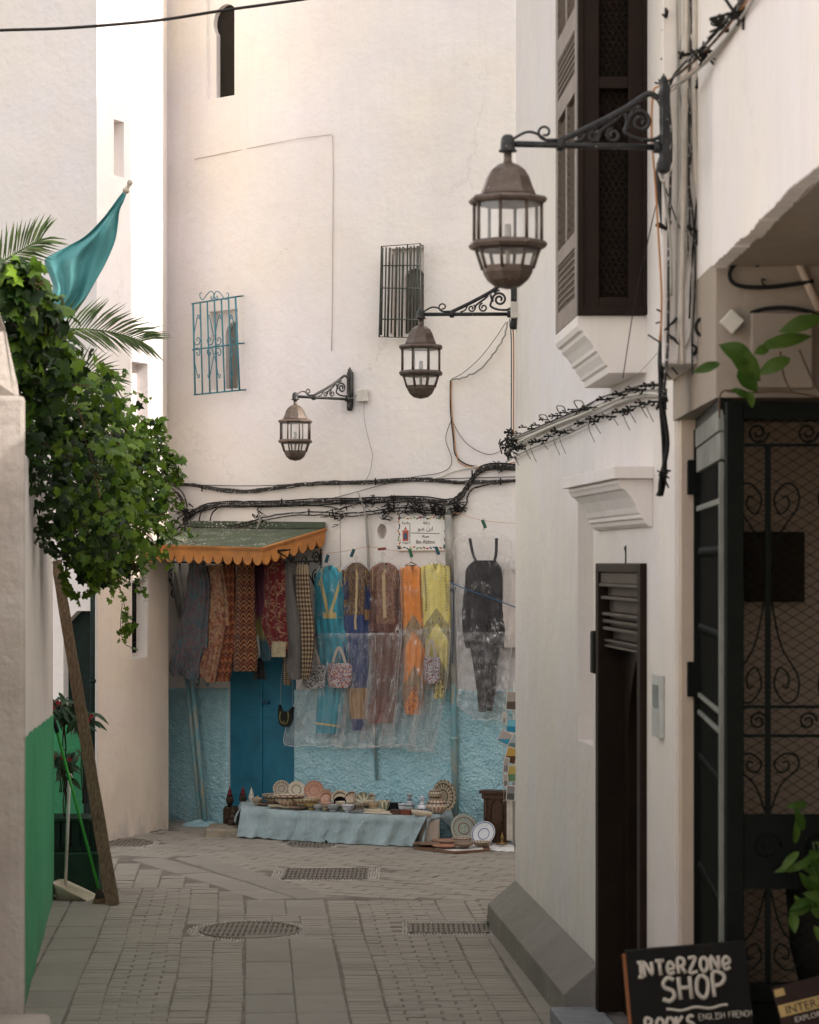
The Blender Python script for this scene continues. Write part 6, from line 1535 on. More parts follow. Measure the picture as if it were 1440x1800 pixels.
# ------------------------------------------------------------------ bags
def tote_mat(name, cs):
    n = Cl(name); p = n.tc('Object'); c = n.ramp(n.voro(95, p, out=0), [(0, .2), (1, .6)]); v = n.t.nodes.new('ShaderNodeTexVoronoi'); n.t.links.new(p, v.inputs['Vector']); v.inputs['Scale'].default_value = 95
    k = n.sep(v.outputs['Color'])[0]; big = n.noise(9, p, 2)
    col = n.ramp(n.math('ADD', n.math('MULTIPLY', k, .7), n.math('MULTIPLY', big, .3)), [(i / len(cs), c_) for i, c_ in enumerate(cs)], True)
    return n.done(col, .8, 0, n.bump(v.outputs['Distance'], 1.0, -.02), .2)
M['strap'] = c_plain('beige webbing', (.42, .36, .30), .15)
def tote(label, mat, x0, x1, y0, y1, hy, off=.24):
    t = thing('tote_bag', label, 'bag', W((x0 + x1) / 2, y1, off), 'knobbly tote bags hanging on the plastic covers')
    garment(t, 'body', [(y0, x0 + 1, x1 - 1), (y0 + 8, x0, x1), (y1 - 10, x0 + .5, x1 - 1.5), (y1 - 3, x0 + 3, x1 - 4), (y1, x0 + 6, x1 - 7)], mat, off, th=.035, folds=1.3, amp=.006, sub=4)
    w = x1 - x0
    for dz, o_ in ((0, off + .02), (3, off - .02)):
        pts = smooth_path([W(x0 + w * .24, y0 + 2, o_), W(x0 + w * .34, (y0 + hy) / 2, o_), W(x0 + w * .5, hy + dz, o_), W(x0 + w * .66, (y0 + hy) / 2, o_), W(x0 + w * .76, y0 + 2, o_)], 5)
        q = MB(); e = Vector((.012, -.006, 0))
        for i in range(len(pts) - 1): q.prism([pts[i] - e, pts[i] + e, pts[i + 1] + e, pts[i + 1] - e], (.002, .005, .002))
        q.build('handle', M['strap'], t)
tote('black and white knobbly tote bag hanging on the turquoise dress cover', tote_mat('black white bobbles', [(.03, .035, .04), (.40, .38, .36), (.58, .55, .52), (.12, .13, .16), (.62, .60, .57)]), 530, 572, 1168, 1210, 1140)
tote('pink, white and red knobbly tote bag between turquoise and navy kaftans', tote_mat('pink bobbles', [(.55, .42, .40), (.62, .55, .52), (.40, .10, .06), (.60, .50, .50), (.22, .26, .36), (.62, .45, .42)]), 574, 618, 1166, 1209, 1137)
tote('small pale knobbly tote bag in front of the yellow dress', tote_mat('pale bobbles', [(.50, .44, .42), (.58, .52, .50), (.30, .14, .12), (.40, .42, .50), (.60, .55, .53)]), 744, 773, 1155, 1202, 1124)
cp = thing('cat_purse', 'small black leather purse with cat ears and coloured piping by the blue door', 'purse', W(503, 1279, .2))
m = wmat(503, 1260, .2); k = px1
out = [(-14, -4), (-12, -13), (-5, -18), (5, -18), (12, -13), (15, -4), (14, 4), (17, 19), (11, 14), (7, 9), (-6, 10), (-10, 13), (-13, 22), (-15, 10)]
q = MB(); q.prism([(x * k, -.03, z * k) for x, z in out], (0, .05, 0), m); q.build('body', M['black_plastic'], cp, bevel=.006)
q = MB(); q.tube([m @ Vector((x * k, -.034, z * k)) for x, z in ((-8, 9), (-9.5, 0), (-8.5, -7), (-3, -12), (4, -12), (9, -6), (9.5, 2), (8.5, 9))], .003, 5); q.build('piping', simple('lime piping', (.38, .40, .10), .5), cp)
q = MB(); q.ball(m @ Vector((0, -.035, -8 * k)), .008, 8); q.build('clasp', simple('brass', (.4, .28, .12), .3, .8), cp)
q = MB(); q.tube([m @ Vector((-13 * k, 0, 20 * k)), W(494, 1195, .25), W(500, 1150, .3)], .002, 4); q.tube([m @ Vector((15 * k, 0, 18 * k)), W(514, 1195, .25), W(505, 1150, .3)], .002, 4); q.build('strap', M['wire'], cp)
for x, lab in ((349, 'small blue hook beside the leaning pipes'), (367, 'small blue hook just left of the blue door')):
    q = MB(); q.tube(smooth_path([W(x, 1190, .0), W(x, 1190, .04), W(x + 1, 1200, .05), W(x - 2, 1206, .05), W(x - 4, 1200, .06)], 4), .006, 5)
    tag(q.build('wall_hook', M['teal_iron']), lab, 'hook')
# ------------------------------------------------------------------ pottery table
TZ = .292
tb = thing('low_table', 'long low table on white drums under a pale blue cloth beside the blue wall', 'table', W(600, 1450, .42))
q = MB(); q.prism([(*W(px, 1000, o).to_2d(), TZ - .035) for px, o in ((430, .70), (520, .70), (620, .70), (700, .70), (745, .70), (786, .16), (620, .16), (440, .16))], (0, 0, .025)); recalc(q.build('tabletop', simple('plank table', (.25, .18, .11), .8), tb))
for (px, o, r) in ((753, .52, .105), (600, .45, .10), (450, .45, .10)):
    c = W(px, 1000, o); q = MB(); q.lathe([(r * .96, .012), (r, .03), (r, TZ - .05), (r * 1.02, TZ - .04)], 24, Matrix.Translation((c.x, c.y, 0))); q.build('drum_leg', simple('cream drum', (.55, .50, .44), .5), tb)
M['tcloth'] = c_plain('pale blue cloth', (.33, .42, .44), .12)
q = MB()
def ctop(u, v):
    px = 424 + (750 + 44 * (1 - v) - 424) * u; o = .14 + (.76 - .14) * v; c = W(px, 1000, o); return Vector((c.x, c.y, TZ + .004 + .004 * noise.noise(Vector((u * 14, v * 4, 0)))))
q.grid(ctop, 60, 8)
def cfr(u, v):
    pxt = 424 + 326 * u; pxb = 416 + (724 - 416) * u; px = pxt + (pxb - pxt) * v
    f = (.022 * math.sin(u * 31 + 1.4 * math.sin(u * 9)) + .014 * math.sin(u * 67 + 2) + 05e-2 * noise.noise(Vector((u * 7, v * 1.0, 4))) + .007 * noise.noise(Vector((u * 30 + v * 6, v * 5, 1)))) * v ** .7
    o = .76 + .03 * v + f + .03 * math.sin(PI * min(1, v * 3)) * .3
    c = W(px, 1000, o); zb = .016 + .012 * abs(math.sin(u * 40)) * (1 if u < .2 else .3) + (.02 if .5 < u < .52 else 0)
    return Vector((c.x, c.y, TZ + .004 + (zb - TZ) * v))
q.grid(cfr, 150, 16)
def cleft(u, v):
    o = .14 + .62 * u; c = W(424 - 13 * math.sin(v * 1.5) * (.6 + .4 * math.sin(u * 9)), 1000, o + .02 * math.sin(v * 5)); return Vector((c.x, c.y, TZ + .004 - (.17 + .03 * math.sin(u * 12)) * v))
q.grid(cleft, 14, 8)
def cright(u, v):
    a = ctop(1, u); drop = .05 + .12 * max(0, 1 - u * 2.6) + .22 * max(0, (u - .78) / .22) ** 1.5; return Vector((a.x + .02 * math.sin(v * 3) - (.05 * v if u > .8 else 0), a.y - .01 * v, a.z - drop * v))
q.grid(cright, 16, 8)
tag(q.build('tablecloth', M['tcloth']), 'pale blue cotton cloth draped over the pottery table', 'tablecloth')
# ------------------------------------------------------------------ ceramics
def cer(name, base, a, b_, petals, rings, neg=False, rough=.3):
    n = Cl(name); u, v = n.uvs(); p = n.tc('Object')
    s1 = n.math('SINE', n.math('MULTIPLY', u, 2 * PI * int(petals * 1.7))); s2 = n.math('SINE', n.math('MULTIPLY', v, PI * rings))
    m = n.math('GREATER_THAN', n.math('MULTIPLY', s1, s2), .12); r2 = n.math('GREATER_THAN', n.math('SINE', n.math('MULTIPLY', v, PI * rings * 2.0)), .86)
    c = n.mix(n.math('MULTIPLY', m, .8), base, a); c = n.mix(r2, c, b_); c = n.mix(n.math('MULTIPLY', n.ramp(n.noise(40, p, 3), [(.4, 0), (.7, 1)]), .25), c, tuple(k * .6 for k in base))
    return n.done(c, rough, 0, None, .5)
CR = (.46, .37, .26)
CM = {'dark': cer('dark lattice ware', CR, (.035, .025, .02), (.04, .03, .025), 11, 6), 'terra': cer('terracotta ware', (.33, .11, .06), (.52, .38, .26), (.30, .09, .05), 13, 5), 'cream': cer('cream ware', (.58, .50, .38), (.50, .42, .31), (.06, .04, .03), 8, 4),
      'star': cer('red star ware', (.54, .46, .34), (.26, .06, .035), (.05, .04, .03), 9, 3), 'multi': cer('painted ware', (.50, .42, .28), (.16, .16, .07), (.30, .10, .05), 12, 6), 'blue': cer('blue ware', (.46, .46, .42), (.03, .07, .16), (.02, .05, .11), 10, 4),
      'yellow': cer('yellow ware', (.48, .32, .09), (.12, .10, .05), (.05, .07, .12), 8, 4), 'teal': cer('teal rosette ware', (.40, .40, .32), (.10, .24, .24), (.15, .05, .03), 15, 6), 'white': cer('blue ringed ware', (.60, .60, .60), (.52, .54, .58), (.06, .08, .22), 24, 5),
      'orangep': cer('orange speckled ware', (.50, .36, .26), (.38, .10, .05), (.20, .06, .03), 16, 5), 'black': simple('black glaze', (.012, .012, .014), .2, spec=.6), 'green': cer('green tree ware', (.55, .50, .38), (.05, .10, .03), (.04, .04, .03), 5, 2), 'brown': cer('brown fretted ware', (.16, .08, .05), (.40, .32, .24), (.05, .03, .02), 14, 7), 'red': simple('red glass lamp', (.16, .008, .012), .25, .3, var=.5)}
BOWL = [(.22, 0), (.26, .0), (.27, .04), (.50, .16), (.80, .36), (.96, .58), (1.0, .66), (1.0, .68), (.95, .66), (.90, .56), (.72, .36), (.40, .18), (.0001, .10)]
DISH = [(.45, 0), (.5, 0), (.70, .06), (1.0, .16), (1.01, .19), (.97, .19), (.68, .10), (.40, .05), (.0001, .045)]
CUP = [(.42, 0), (.48, .02), (.46, .12), (.70, .35), (.92, .70), (.97, .95), (1, 1.0), (.93, .97), (.84, .70), (.5, .3), (.0001, .22)]
JAR = [(.5, 0), (.55, .03), (.60, .08), (.92, .32), (1.0, .50), (.93, .70), (.72, .84), (.70, .92), (.80, .96), (.80, 1.0), (.70, 1.0), (.64, .9), (.0001, .85)]
BOTTLE = [(.62, 0), (.68, .03), (.9, .14), (1.0, .30), (.86, .44), (.5, .54), (.36, .62), (.34, .78), (.46, .82), (.5, .90), (.40, 1.0), (.0001, 1.0)]
PSC = 24.0 / F
def ware(name, label, prof, mat, px, off, wpx, hpx=None, z=TZ + .006, tilt=0.0, az=0.0, gz=None, cat=None, grp=None, lift=0.0, rim=None):
    """lathe ware; tilt leans it back (front face toward the lane)"""
    wpx *= 1.12; hpx = hpx and hpx * 1.1; c = W(px, 1000, off); r = wpx * c.y / F / 2; h = (hpx * c.y / F) if hpx else 1.0 * r
    hm = max(p[1] for p in prof); m = Matrix.Translation((c.x, c.y, z + lift))
    if tilt: m = m @ Matrix.Rotation(az, 4, 'Z') @ Matrix.Rotation(tilt, 4, 'X') @ Matrix.Translation((0, 0, -hm * 0))
    q = MB(); pr = [(a * r, b_ * (h / hm if hpx else r)) for a, b_ in prof]
    q.lathe(pr, 28, m @ Matrix.Rotation(random.uniform(0, 3), 4, 'Z'))
    if tilt:
        zmin = min(v.z for v in q.v); dz = z + lift - zmin
        for v in q.v: v.z += dz
    o = q.build(name, CM[mat]); return tag(o, label, cat or name.split('_')[-1], grp)
G1 = 'painted pottery laid out on the low table'
up = R(72)
ware('leaning_plate', 'dark patterned plate leaning on the blue door, leftmost of the three upright plates', DISH, 'dark', 495, .22, 27, z=TZ + .07, tilt=up, grp=G1, cat='plate')
ware('leaning_plate', 'cream upright plate with brown centre, middle of the three leaning plates', DISH, 'cream', 521, .22, 27, z=TZ + .07, tilt=up, az=.25, grp=G1, cat='plate')
ware('leaning_plate', 'terracotta red upright plate, rightmost of the three leaning plates', DISH, 'terra', 552, .22, 31, z=TZ + .06, tilt=up, grp=G1, cat='plate')
ware('deep_bowl', 'large bowl with black lattice pattern at the left of the table', BOWL, 'dark', 485, .42, 44, 18, grp=G1, cat='bowl')
ware('deep_bowl', 'large cream bowl with red star rim behind the flat dishes', BOWL, 'star', 508, .56, 50, 21, grp=G1, cat='bowl')
ware('deep_bowl', 'large bowl with multicoloured wavy rim below the terracotta plate', BOWL, 'multi', 540, .56, 44, 17, grp=G1, cat='bowl')
lb_ = thing('lidded_bowl', 'small covered bowl with striped lid at the left end of the table', 'bowl', W(453, 1000, .55), G1)
c = W(453, 1000, .55); lb_.location.z = TZ + .006
for nm, pr, r, h, z0, mm_ in (('bowl', CUP, .053, .062, 0, 'dark'), ('lid', [(1.0, 0), (.9, .12), (.5, .3), (.15, .36), (.12, .5), (.0001, .55)], .055, .036, .062, 'dark')):
    q = MB(); hm_ = max(p_[1] for p_ in pr); q.lathe([(a_ * r, b__ * h / hm_) for a_, b__ in pr], 24, Matrix.Translation((c.x, c.y, TZ + .006 + z0))); q.build(nm, CM[mm_], lb_)
for (px, off, w, m_, lab) in ((470, .50, 30, 'brown', 'brown flat dish at the left, behind the other flat dishes'), (486, .64, 28, 'cream', 'small cream dish with dark rim, leftmost of the front flat dishes'), (509, .64, 36, 'cream', 'wide cream dish in the middle of the front flat dishes'), (524, .68, 27, 'brown', 'brown rimmed cream dish right of the wide cream dish'), (658, .62, 34, 'cream', 'flat cream dish lying near the long tray')):
    ware('flat_dish', lab, DISH, m_, px, off, w, 5, grp=G1, cat='dish')
for (px, off, w, h, m_, lab) in ((548, .62, 22, 12, 'yellow', 'small yellow and black bowl in the front row'), (560, .69, 16, 10, 'blue', 'small dark blue bowl right of the yellow bowl'), (573, .68, 16, 11, 'dark', 'tiny bowl with black rim, second right of the yellow bowl'), (586, .70, 19, 12, 'blue', 'small blue patterned bowl at the table front edge'), (575, .56, 24, 12, 'orangep', 'orange dotted bowl behind the small blue bowls'),
                              (605, .58, 28, 15, 'cream', 'plain cream bowl in the middle of the table'), (612, .69, 20, 12, 'white', 'pale ringed cup in front of the plain cream bowl'), (630, .56, 25, 13, 'dark', 'bowl with a wide black rim right of the cream bowl'), (657, .5, 20, 15, 'multi', 'striped cup near the middle of the table'), (676, .48, 20, 18, 'green', 'cream pot painted with a green palm'), (708, .48, 15, 14, 'white', 'white ribbed pot beside the black box'), (648, .45, 18, 16, 'cream', 'cream cup behind the striped cup'),
                              (590, .5, 20, 11, 'yellow', 'yellow bowl half hidden behind the front bowls'), (563, .5, 22, 10, 'blue', 'blue bowl behind the front row left of centre'), (726, .62, 17, 8, 'brown', 'small brown fretted bowl near the bottles')):
    ware('small_bowl', lab, CUP, m_, px, off, w, h, grp=G1, cat='bowl')
for (px, w, m_, az, lab) in ((574, 28, 'orangep', -.5, 'orange edged bowl tipped on its side, leftmost of the tipped bowls'), (598, 28, 'cream', .1, 'white bowl tipped on its side behind the black cup'), (620, 27, 'star', -.7, 'white bowl with red rim tipped up in the middle'), (639, 26, 'green', -.4, 'tipped white bowl with a green plant motif'), (655, 25, 'cream', -.9, 'tipped white bowl with dark rim, rightmost of the tipped bowls')):
    ware('tipped_bowl', lab, BOWL, m_, px, .36, w, tilt=R(58), az=az, grp=G1, cat='bowl', lift=.03)
ware('black_cup', 'glossy black cup tipped in front of the white bowl', CUP, 'black', 598, .5, 20, 14, tilt=R(50), grp=G1, cat='cup', lift=.01)
ware('bottle', 'tall blue and white bottle with black stopper', BOTTLE, 'blue', 720, .45, 17, 30, grp=G1, cat='bottle')
ware('bottle', 'shorter white bottle with diamond pattern beside the big jar', BOTTLE, 'white', 742, .5, 16, 27, grp=G1, cat='bottle')
ware('lower_jar', 'big round cream jar with diamond pattern at the right end', JAR, 'star', 768, .42, 35, 24, grp=G1, cat='jar')
ware('upper_jar', 'small patterned jar standing on top of the big jar', JAR, 'dark', 765, .42, 24, 14, lift=.128, grp=G1, cat='jar')
ware('big_platter', 'large dark patterned platter leaning against the conduit behind the jars', DISH, 'dark', 778, .20, 50, z=TZ + .0, tilt=R(80), az=.75, grp=G1, cat='platter')
q = MB(); m = wmat(693, 1000, .44); m = Matrix.Translation((m.translation.x, m.translation.y, TZ + .006)) @ m.to_3x3().to_4x4(); q.box((-.055, -.04, 0), (.055, .04, .075), m); q.box((-.06, -.045, .076), (.06, .045, .085), m)
tag(q.build('black_box', CM['black'], bevel=.003), 'black lidded box in the middle of the table', 'box')
q = MB(); m = wmat(668, 1000, .66); m = Matrix.Translation((m.translation.x, m.translation.y, TZ + .008)) @ m.to_3x3().to_4x4(); q.box((-.15, -.065, 0), (.15, .065, .012), m); q.box((-.14, -.055, .0125), (.14, .055, .02), m)
tag(q.build('long_tray', CM['cream'], bevel=.005), 'long rectangular cream tray at the front of the table', 'tray')
for (px, off, w_, c, lab) in ((697, .69, .05, (.10, .05, .035), 'small dark carved box right of the long tray'), (713, .68, .058, (.22, .06, .035), 'reddish brown carved box near the oval dish'), (733, .60, .04, (.04, .045, .06), 'small dark blue box behind the oval dish')):
    q = MB(); m = wmat(px, 1000, off); m = Matrix.Translation((m.translation.x, m.translation.y, TZ + .006)) @ m.to_3x3().to_4x4(); q.box((-w_, -.035, 0), (w_, .035, .035), m); q.box((-w_ - .003, -.038, .0355), (w_ + .003, .038, .045), m)
    tag(q.build('carved_box', simple('carved wood ' + lab[:10], c, .5, var=.5, vs=60), bevel=.003), lab, 'box')
q = MB(); c = W(741, 1000, .73); q.lathe([(.075, 0), (.095, .02), (.10, .045), (.095, .047), (.08, .03), (.0001, .022)], 24, Matrix.Translation((c.x, c.y, TZ + .006)) @ Matrix.Rotation(R(8), 4, 'Y') @ Matrix.Diagonal((1, .5, 1, 1)))
tag(q.build('oval_dish', simple('cream glaze', (.58, .50, .38), .3)), 'oval cream dish at the front right corner of the table', 'dish')
q = MB(); c = W(633, 1000, .70)
for k in range(5): q.tube([Vector((c.x + (.055 + .01 * k) * math.cos(a * PI / 10), c.y + .035 * math.sin(a * PI / 10), TZ + .012 + .008 * (k % 3))) for a in range(20)], .006, 5, closed=True)
tag(q.build('bracelets', simple('silver metal', (.25, .25, .26), .35, .7, var=.5, vs=60)), 'heap of silver bracelets in front of the bowls', 'bracelet')
q = MB(); c = W(711, 1000, .58); q.lathe(JAR and [(a * .022, b_ * .05) for a, b_ in BOTTLE], 12, Matrix.Translation((c.x, c.y, TZ + .006))); tag(q.build('tiny_bottle', CM['blue']), 'tiny blue bottle in front of the tall bottle', 'bottle')
# ground display on the right
G2 = 'painted plates on the ground beside the table'
q = MB(); q.prism([W(735, 1000, .95) * 1 + Vector((0, 0, 0)) for _ in range(0)] or [Vector((*W(px, 1000, o).to_2d(), .018)) for px, o in ((728, .95), (800, 1.12), (862, .80), (858, .35), (770, .42))], (0, 0, .02)); recalc(q.build('board', simple('thin board', (.18, .10, .06), .8)) and C.objects[-1] if False else q.build('display_board', simple('thin board', (.18, .10, .06), .8)))
tag(C.objects['display_board'], 'thin brown board on the paving under the ground plates', 'board')
q = MB(); q.prism([Vector((*W(px, 1000, o).to_2d(), .0385)) for px, o in ((765, .98), (800, 1.08), (850, .85), (845, .45), (780, .5))], (0, 0, .003)); o_ = q.build('paper_sheet', simple('white paper', (.66, .64, .62), .9, var=.1)); tag(o_, 'white paper sheet spread on the brown board', 'paper')
q = MB()
def paperf(u, v):
    c = W(846 + 58 * u, 1000, .30 + .50 * v); return Vector((c.x, c.y, .020 + .02 * abs(noise.noise(Vector((u * 4, v * 4, 0))))))
q.grid(paperf, 14, 8, smooth=False); tag(q.build('paper_sheet', simple('crumpled paper', (.68, .67, .66), .9, var=.1)), 'crumpled white paper on the ground before the wooden cabinet', 'paper')
for (px, off, w, m_, z, lab) in ((750, .84, 43, 'brown', .045, 'brown patterned plate at the left front of the ground display'), (786, .58, 48, 'orangep', .05, 'orange spotted plate at the back of the ground display'), (783, .92, 42, 'terra', .045, 'red plate with dotted pattern at the front of the ground display'), (813, .62, 34, 'star', .06, 'brown and white bowl stacked near the teal rosette plate'), (815, .88, 34, 'brown', .045, 'dark bowl at the front right of the ground display'), (846, .70, 34, 'dark', .045, 'black and white zigzag bowl at the right of the ground display')):
    ware('ground_plate', lab, DISH if w > 36 else [(a, b_ * .7) for a, b_ in BOWL], m_, px, off, w, z=z, grp=G2, cat='plate' if w > 36 else 'bowl')
ware('leaning_plate', 'large plate with teal rosette leaning below the conduit', DISH, 'teal', 815, .32, 46, z=.03, tilt=R(74), az=.35, grp=G2, cat='plate')
ware('leaning_plate', 'white plate with blue rings leaning beside the wooden cabinet', DISH, 'white', 851, .42, 40, z=.03, tilt=R(64), az=-.45, grp=G2, cat='plate')
# brass oddment, cabinet
q = MB(); c = W(883, 1000, .45); q.lathe([(.03, 0), (.03, .01), (.01, .02), (.012, .05), (.02, .06), (.008, .075), (.006, .10), (.0001, .11)], 12, Matrix.Translation((c.x, c.y, .045))); q.tube([Vector((c.x - .05, c.y, .05)), Vector((c.x + .04, c.y - .02, .055))], .008, 6)
tag(q.build('brass_ornament', simple('old brass', (.22, .14, .05), .4, .6)), 'small brass ornament on the crumpled paper', 'ornament')
M['carved'] = simple('carved dark wood', (.085, .042, .022), .5, var=.6, vs=45, bump=.8, bs=70, bd=.01)
cab = thing('carved_cabinet', 'small dark carved wooden cabinet with an arched panel by the right house', 'cabinet', W(872, 1000, .25) * 1)
cab.location.z = .03
m = wmat(872, 1000, .25); m = Matrix.Translation((m.translation.x, m.translation.y, .04)) @ m.to_3x3().to_4x4()
q = MB(); q.box((-.10, -.06, 0), (.12, .06, .445), m); q.build('body', M['carved'], cab, bevel=.004)
q = MB(); q.box((-.135, -.085, .446), (.14, .07, .475), m); q.box((-.115, -.07, .40), (.13, .0, .445), m); q.box((-.11, -.07, 0), (.12, -.061, .03), m); q.build('cornice', M['carved'], cab, bevel=.004)
q = MB()
oa = arch(.12, .34, n=10, point=.4); q.tube([m @ Vector((x + .03, -.064, z + .04)) for x, z in oa[1:]] + [m @ Vector((-.03, -.064, .04))], .008, 6)
q.tube([m @ Vector((-.075, -.064, .03)), m @ Vector((-.075, -.064, .39))], .010, 6); q.build('carved_arch', M['carved'], cab)
q = MB(); q.ball(m @ Vector((.085, -.075, .19)), .010, 8); q.build('knob', M['iron'], cab)
# postcards
M['pc1'] = None
def card_mat(name, top, low):
    n = N(name); p = n.tc('Generated'); z = n.sep(p)[2]; c = n.mix(n.ramp(n.math('ADD', z, n.math('MULTIPLY', n.noise(4, p, 3), .25)), [(.55, 0), (.6, 1)]), low, top)
    return n.done(c, .35, 0, None, .4)
rack = thing('postcard_rack', 'wire rack of postcards at the edge of the right house', 'rack', W(896, 1480, .45))
q = MB()
for x in (885, 893, 901): q.tube([W(x, 1215, .45), W(x + 1, 1410, .45)], .003, 4)
for y in (1240, 1285, 1330, 1375, 1408): q.tube([W(884, y, .45), W(908, y, .45)], .003, 4)
q.tube([W(903, 1200, .45), W(903, 1485, .45)], .010, 6); q.build('wire_frame', M['wire'], rack)
cards = [(903, 1232, 26, 32, 4, (.30, .26, .22), (.08, .06, .05), 'brown and white patterned picture at the top of the rack'), (903, 1276, 26, 24, 4, (.16, .42, .52), (.02, .20, .32), 'blue sea postcard, upper of the two blue ones'), (891, 1298, 28, 22, 24, (.35, .30, .27), (.03, .22, .34), 'tilted seaside postcard sticking out of the rack'), (905, 1305, 18, 26, 28, (.30, .33, .33), (.10, .16, .16), 'tilted grey-green postcard behind the seaside one'), (899, 1328, 20, 28, 14, (.42, .26, .06), (.07, .03, .015), 'yellow and brown postcard at the middle of the rack'), (901, 1360, 18, 28, -6, (.40, .30, .08), (.10, .20, .10), 'postcard with yellow top and green lower half'), (890, 1345, 10, 26, 6, (.30, .28, .26), (.18, .16, .15), 'narrow grey postcard edge at the left of the rack'), (889, 1372, 9, 22, -4, (.34, .31, .28), (.15, .14, .13), 'small pale postcard edge low on the rack'), (898, 1394, 16, 26, 3, (.20, .19, .18), (.07, .07, .065), 'black and white photograph card at the foot of the rack'), (887, 1262, 7, 20, 2, (.4, .38, .35), (.2, .2, .2), 'small card edge near the top left of the rack')]
for i, (x, y, w, h, a, t_, l_, lab) in enumerate(cards):
    m = wmat(x, y, .47 + .006 * i) @ Matrix.Rotation(R(a), 4, 'Y'); k = px1; cd_ = thing('postcard', lab, 'postcard', W(x, y + h / 2, .47 + .006 * i), 'postcards in the wire rack')
    q = MB(); q.box((-w * k / 2, 0, -h * k / 2), (w * k / 2, .003, h * k / 2), m); q.build('card', M['cable_white'] if 'cw' in M else M['cream'], cd_)
    q = MB(); q.box((-w * k / 2 + .008, -.002, -h * k / 2 + .008), (w * k / 2 - .008, -.0005, h * k / 2 - .008), m); q.build('picture', card_mat('card %d' % i, t_, l_), cd_)
q = MB(); m = wmat(901, 1478, .40); q.box((-.055, 0, 0), (.06, .015, 70 * px1), m); tag(q.build('cream_board', M['cream'], bevel=.004), 'plain cream board standing beside the carved cabinet', 'board')
# metal lamps on the left end
G3 = 'small metal and glass lamps by the blue door'
def mlamp(px, o, zb, h, r, body, top, label):
    t = thing('table_lantern', label, 'lantern', W(px, 1000, o), G3); c = W(px, 1000, o); t.location = (c.x, c.y, zb); m = Matrix.Translation((c.x, c.y, zb))
    q = MB(); q.lathe([(r * .7, 0), (r * .8, .01), (r * .5, h * .06), (r, h * .20), (r * 1.05, h * .36), (r * .8, h * .5), (r * .9, h * .52)], 8, m, False); q.build('body', body, t)
    q = MB(); q.lathe([(r * .9, h * .525), (r * .7, h * .60), (r * .45, h * .66), (r * .55, h * .72), (r * .5, h * .79), (r * .2, h * .85), (r * .18, h * .94), (.0001, h)], 12, m); q.build('top', top, t)
M['old_metal'] = simple('tarnished pierced metal', (.07, .045, .03), .5, .5, var=.7, vs=60, bump=.6)
q = MB(); c = W(412, 1000, .30); q.box((c.x - .10, c.y - .14, .09), (c.x + .09, c.y + .1, .24)); tag(q.build('low_crate', simple('dark crate', (.05, .032, .022), .8, var=.5), bevel=.01), 'dark wooden crate beside the door step under the red lamps', 'crate')
mlamp(404, .30, .24, .20, .036, M['old_metal'], CM['red'], 'red glass lamp, leftmost of the lamps by the blue door')
mlamp(427, .28, .27, .18, .034, M['old_metal'], CM['red'], 'red glass lamp standing second from the left by the door')
mlamp(442, .24, .29, .145, .028, M['cream'], M['cream'], 'small pale lamp behind the covered bowl')
mlamp(409, .50, .02, .26, .05, M['old_metal'], M['old_metal'], 'tarnished metal lamp on the step left of the tablecloth')
mlamp(400, .42, .09, .16, .04, M['old_metal'], simple('brass top', (.25, .16, .07), .4, .6), 'small brass topped lamp at the foot of the crate')
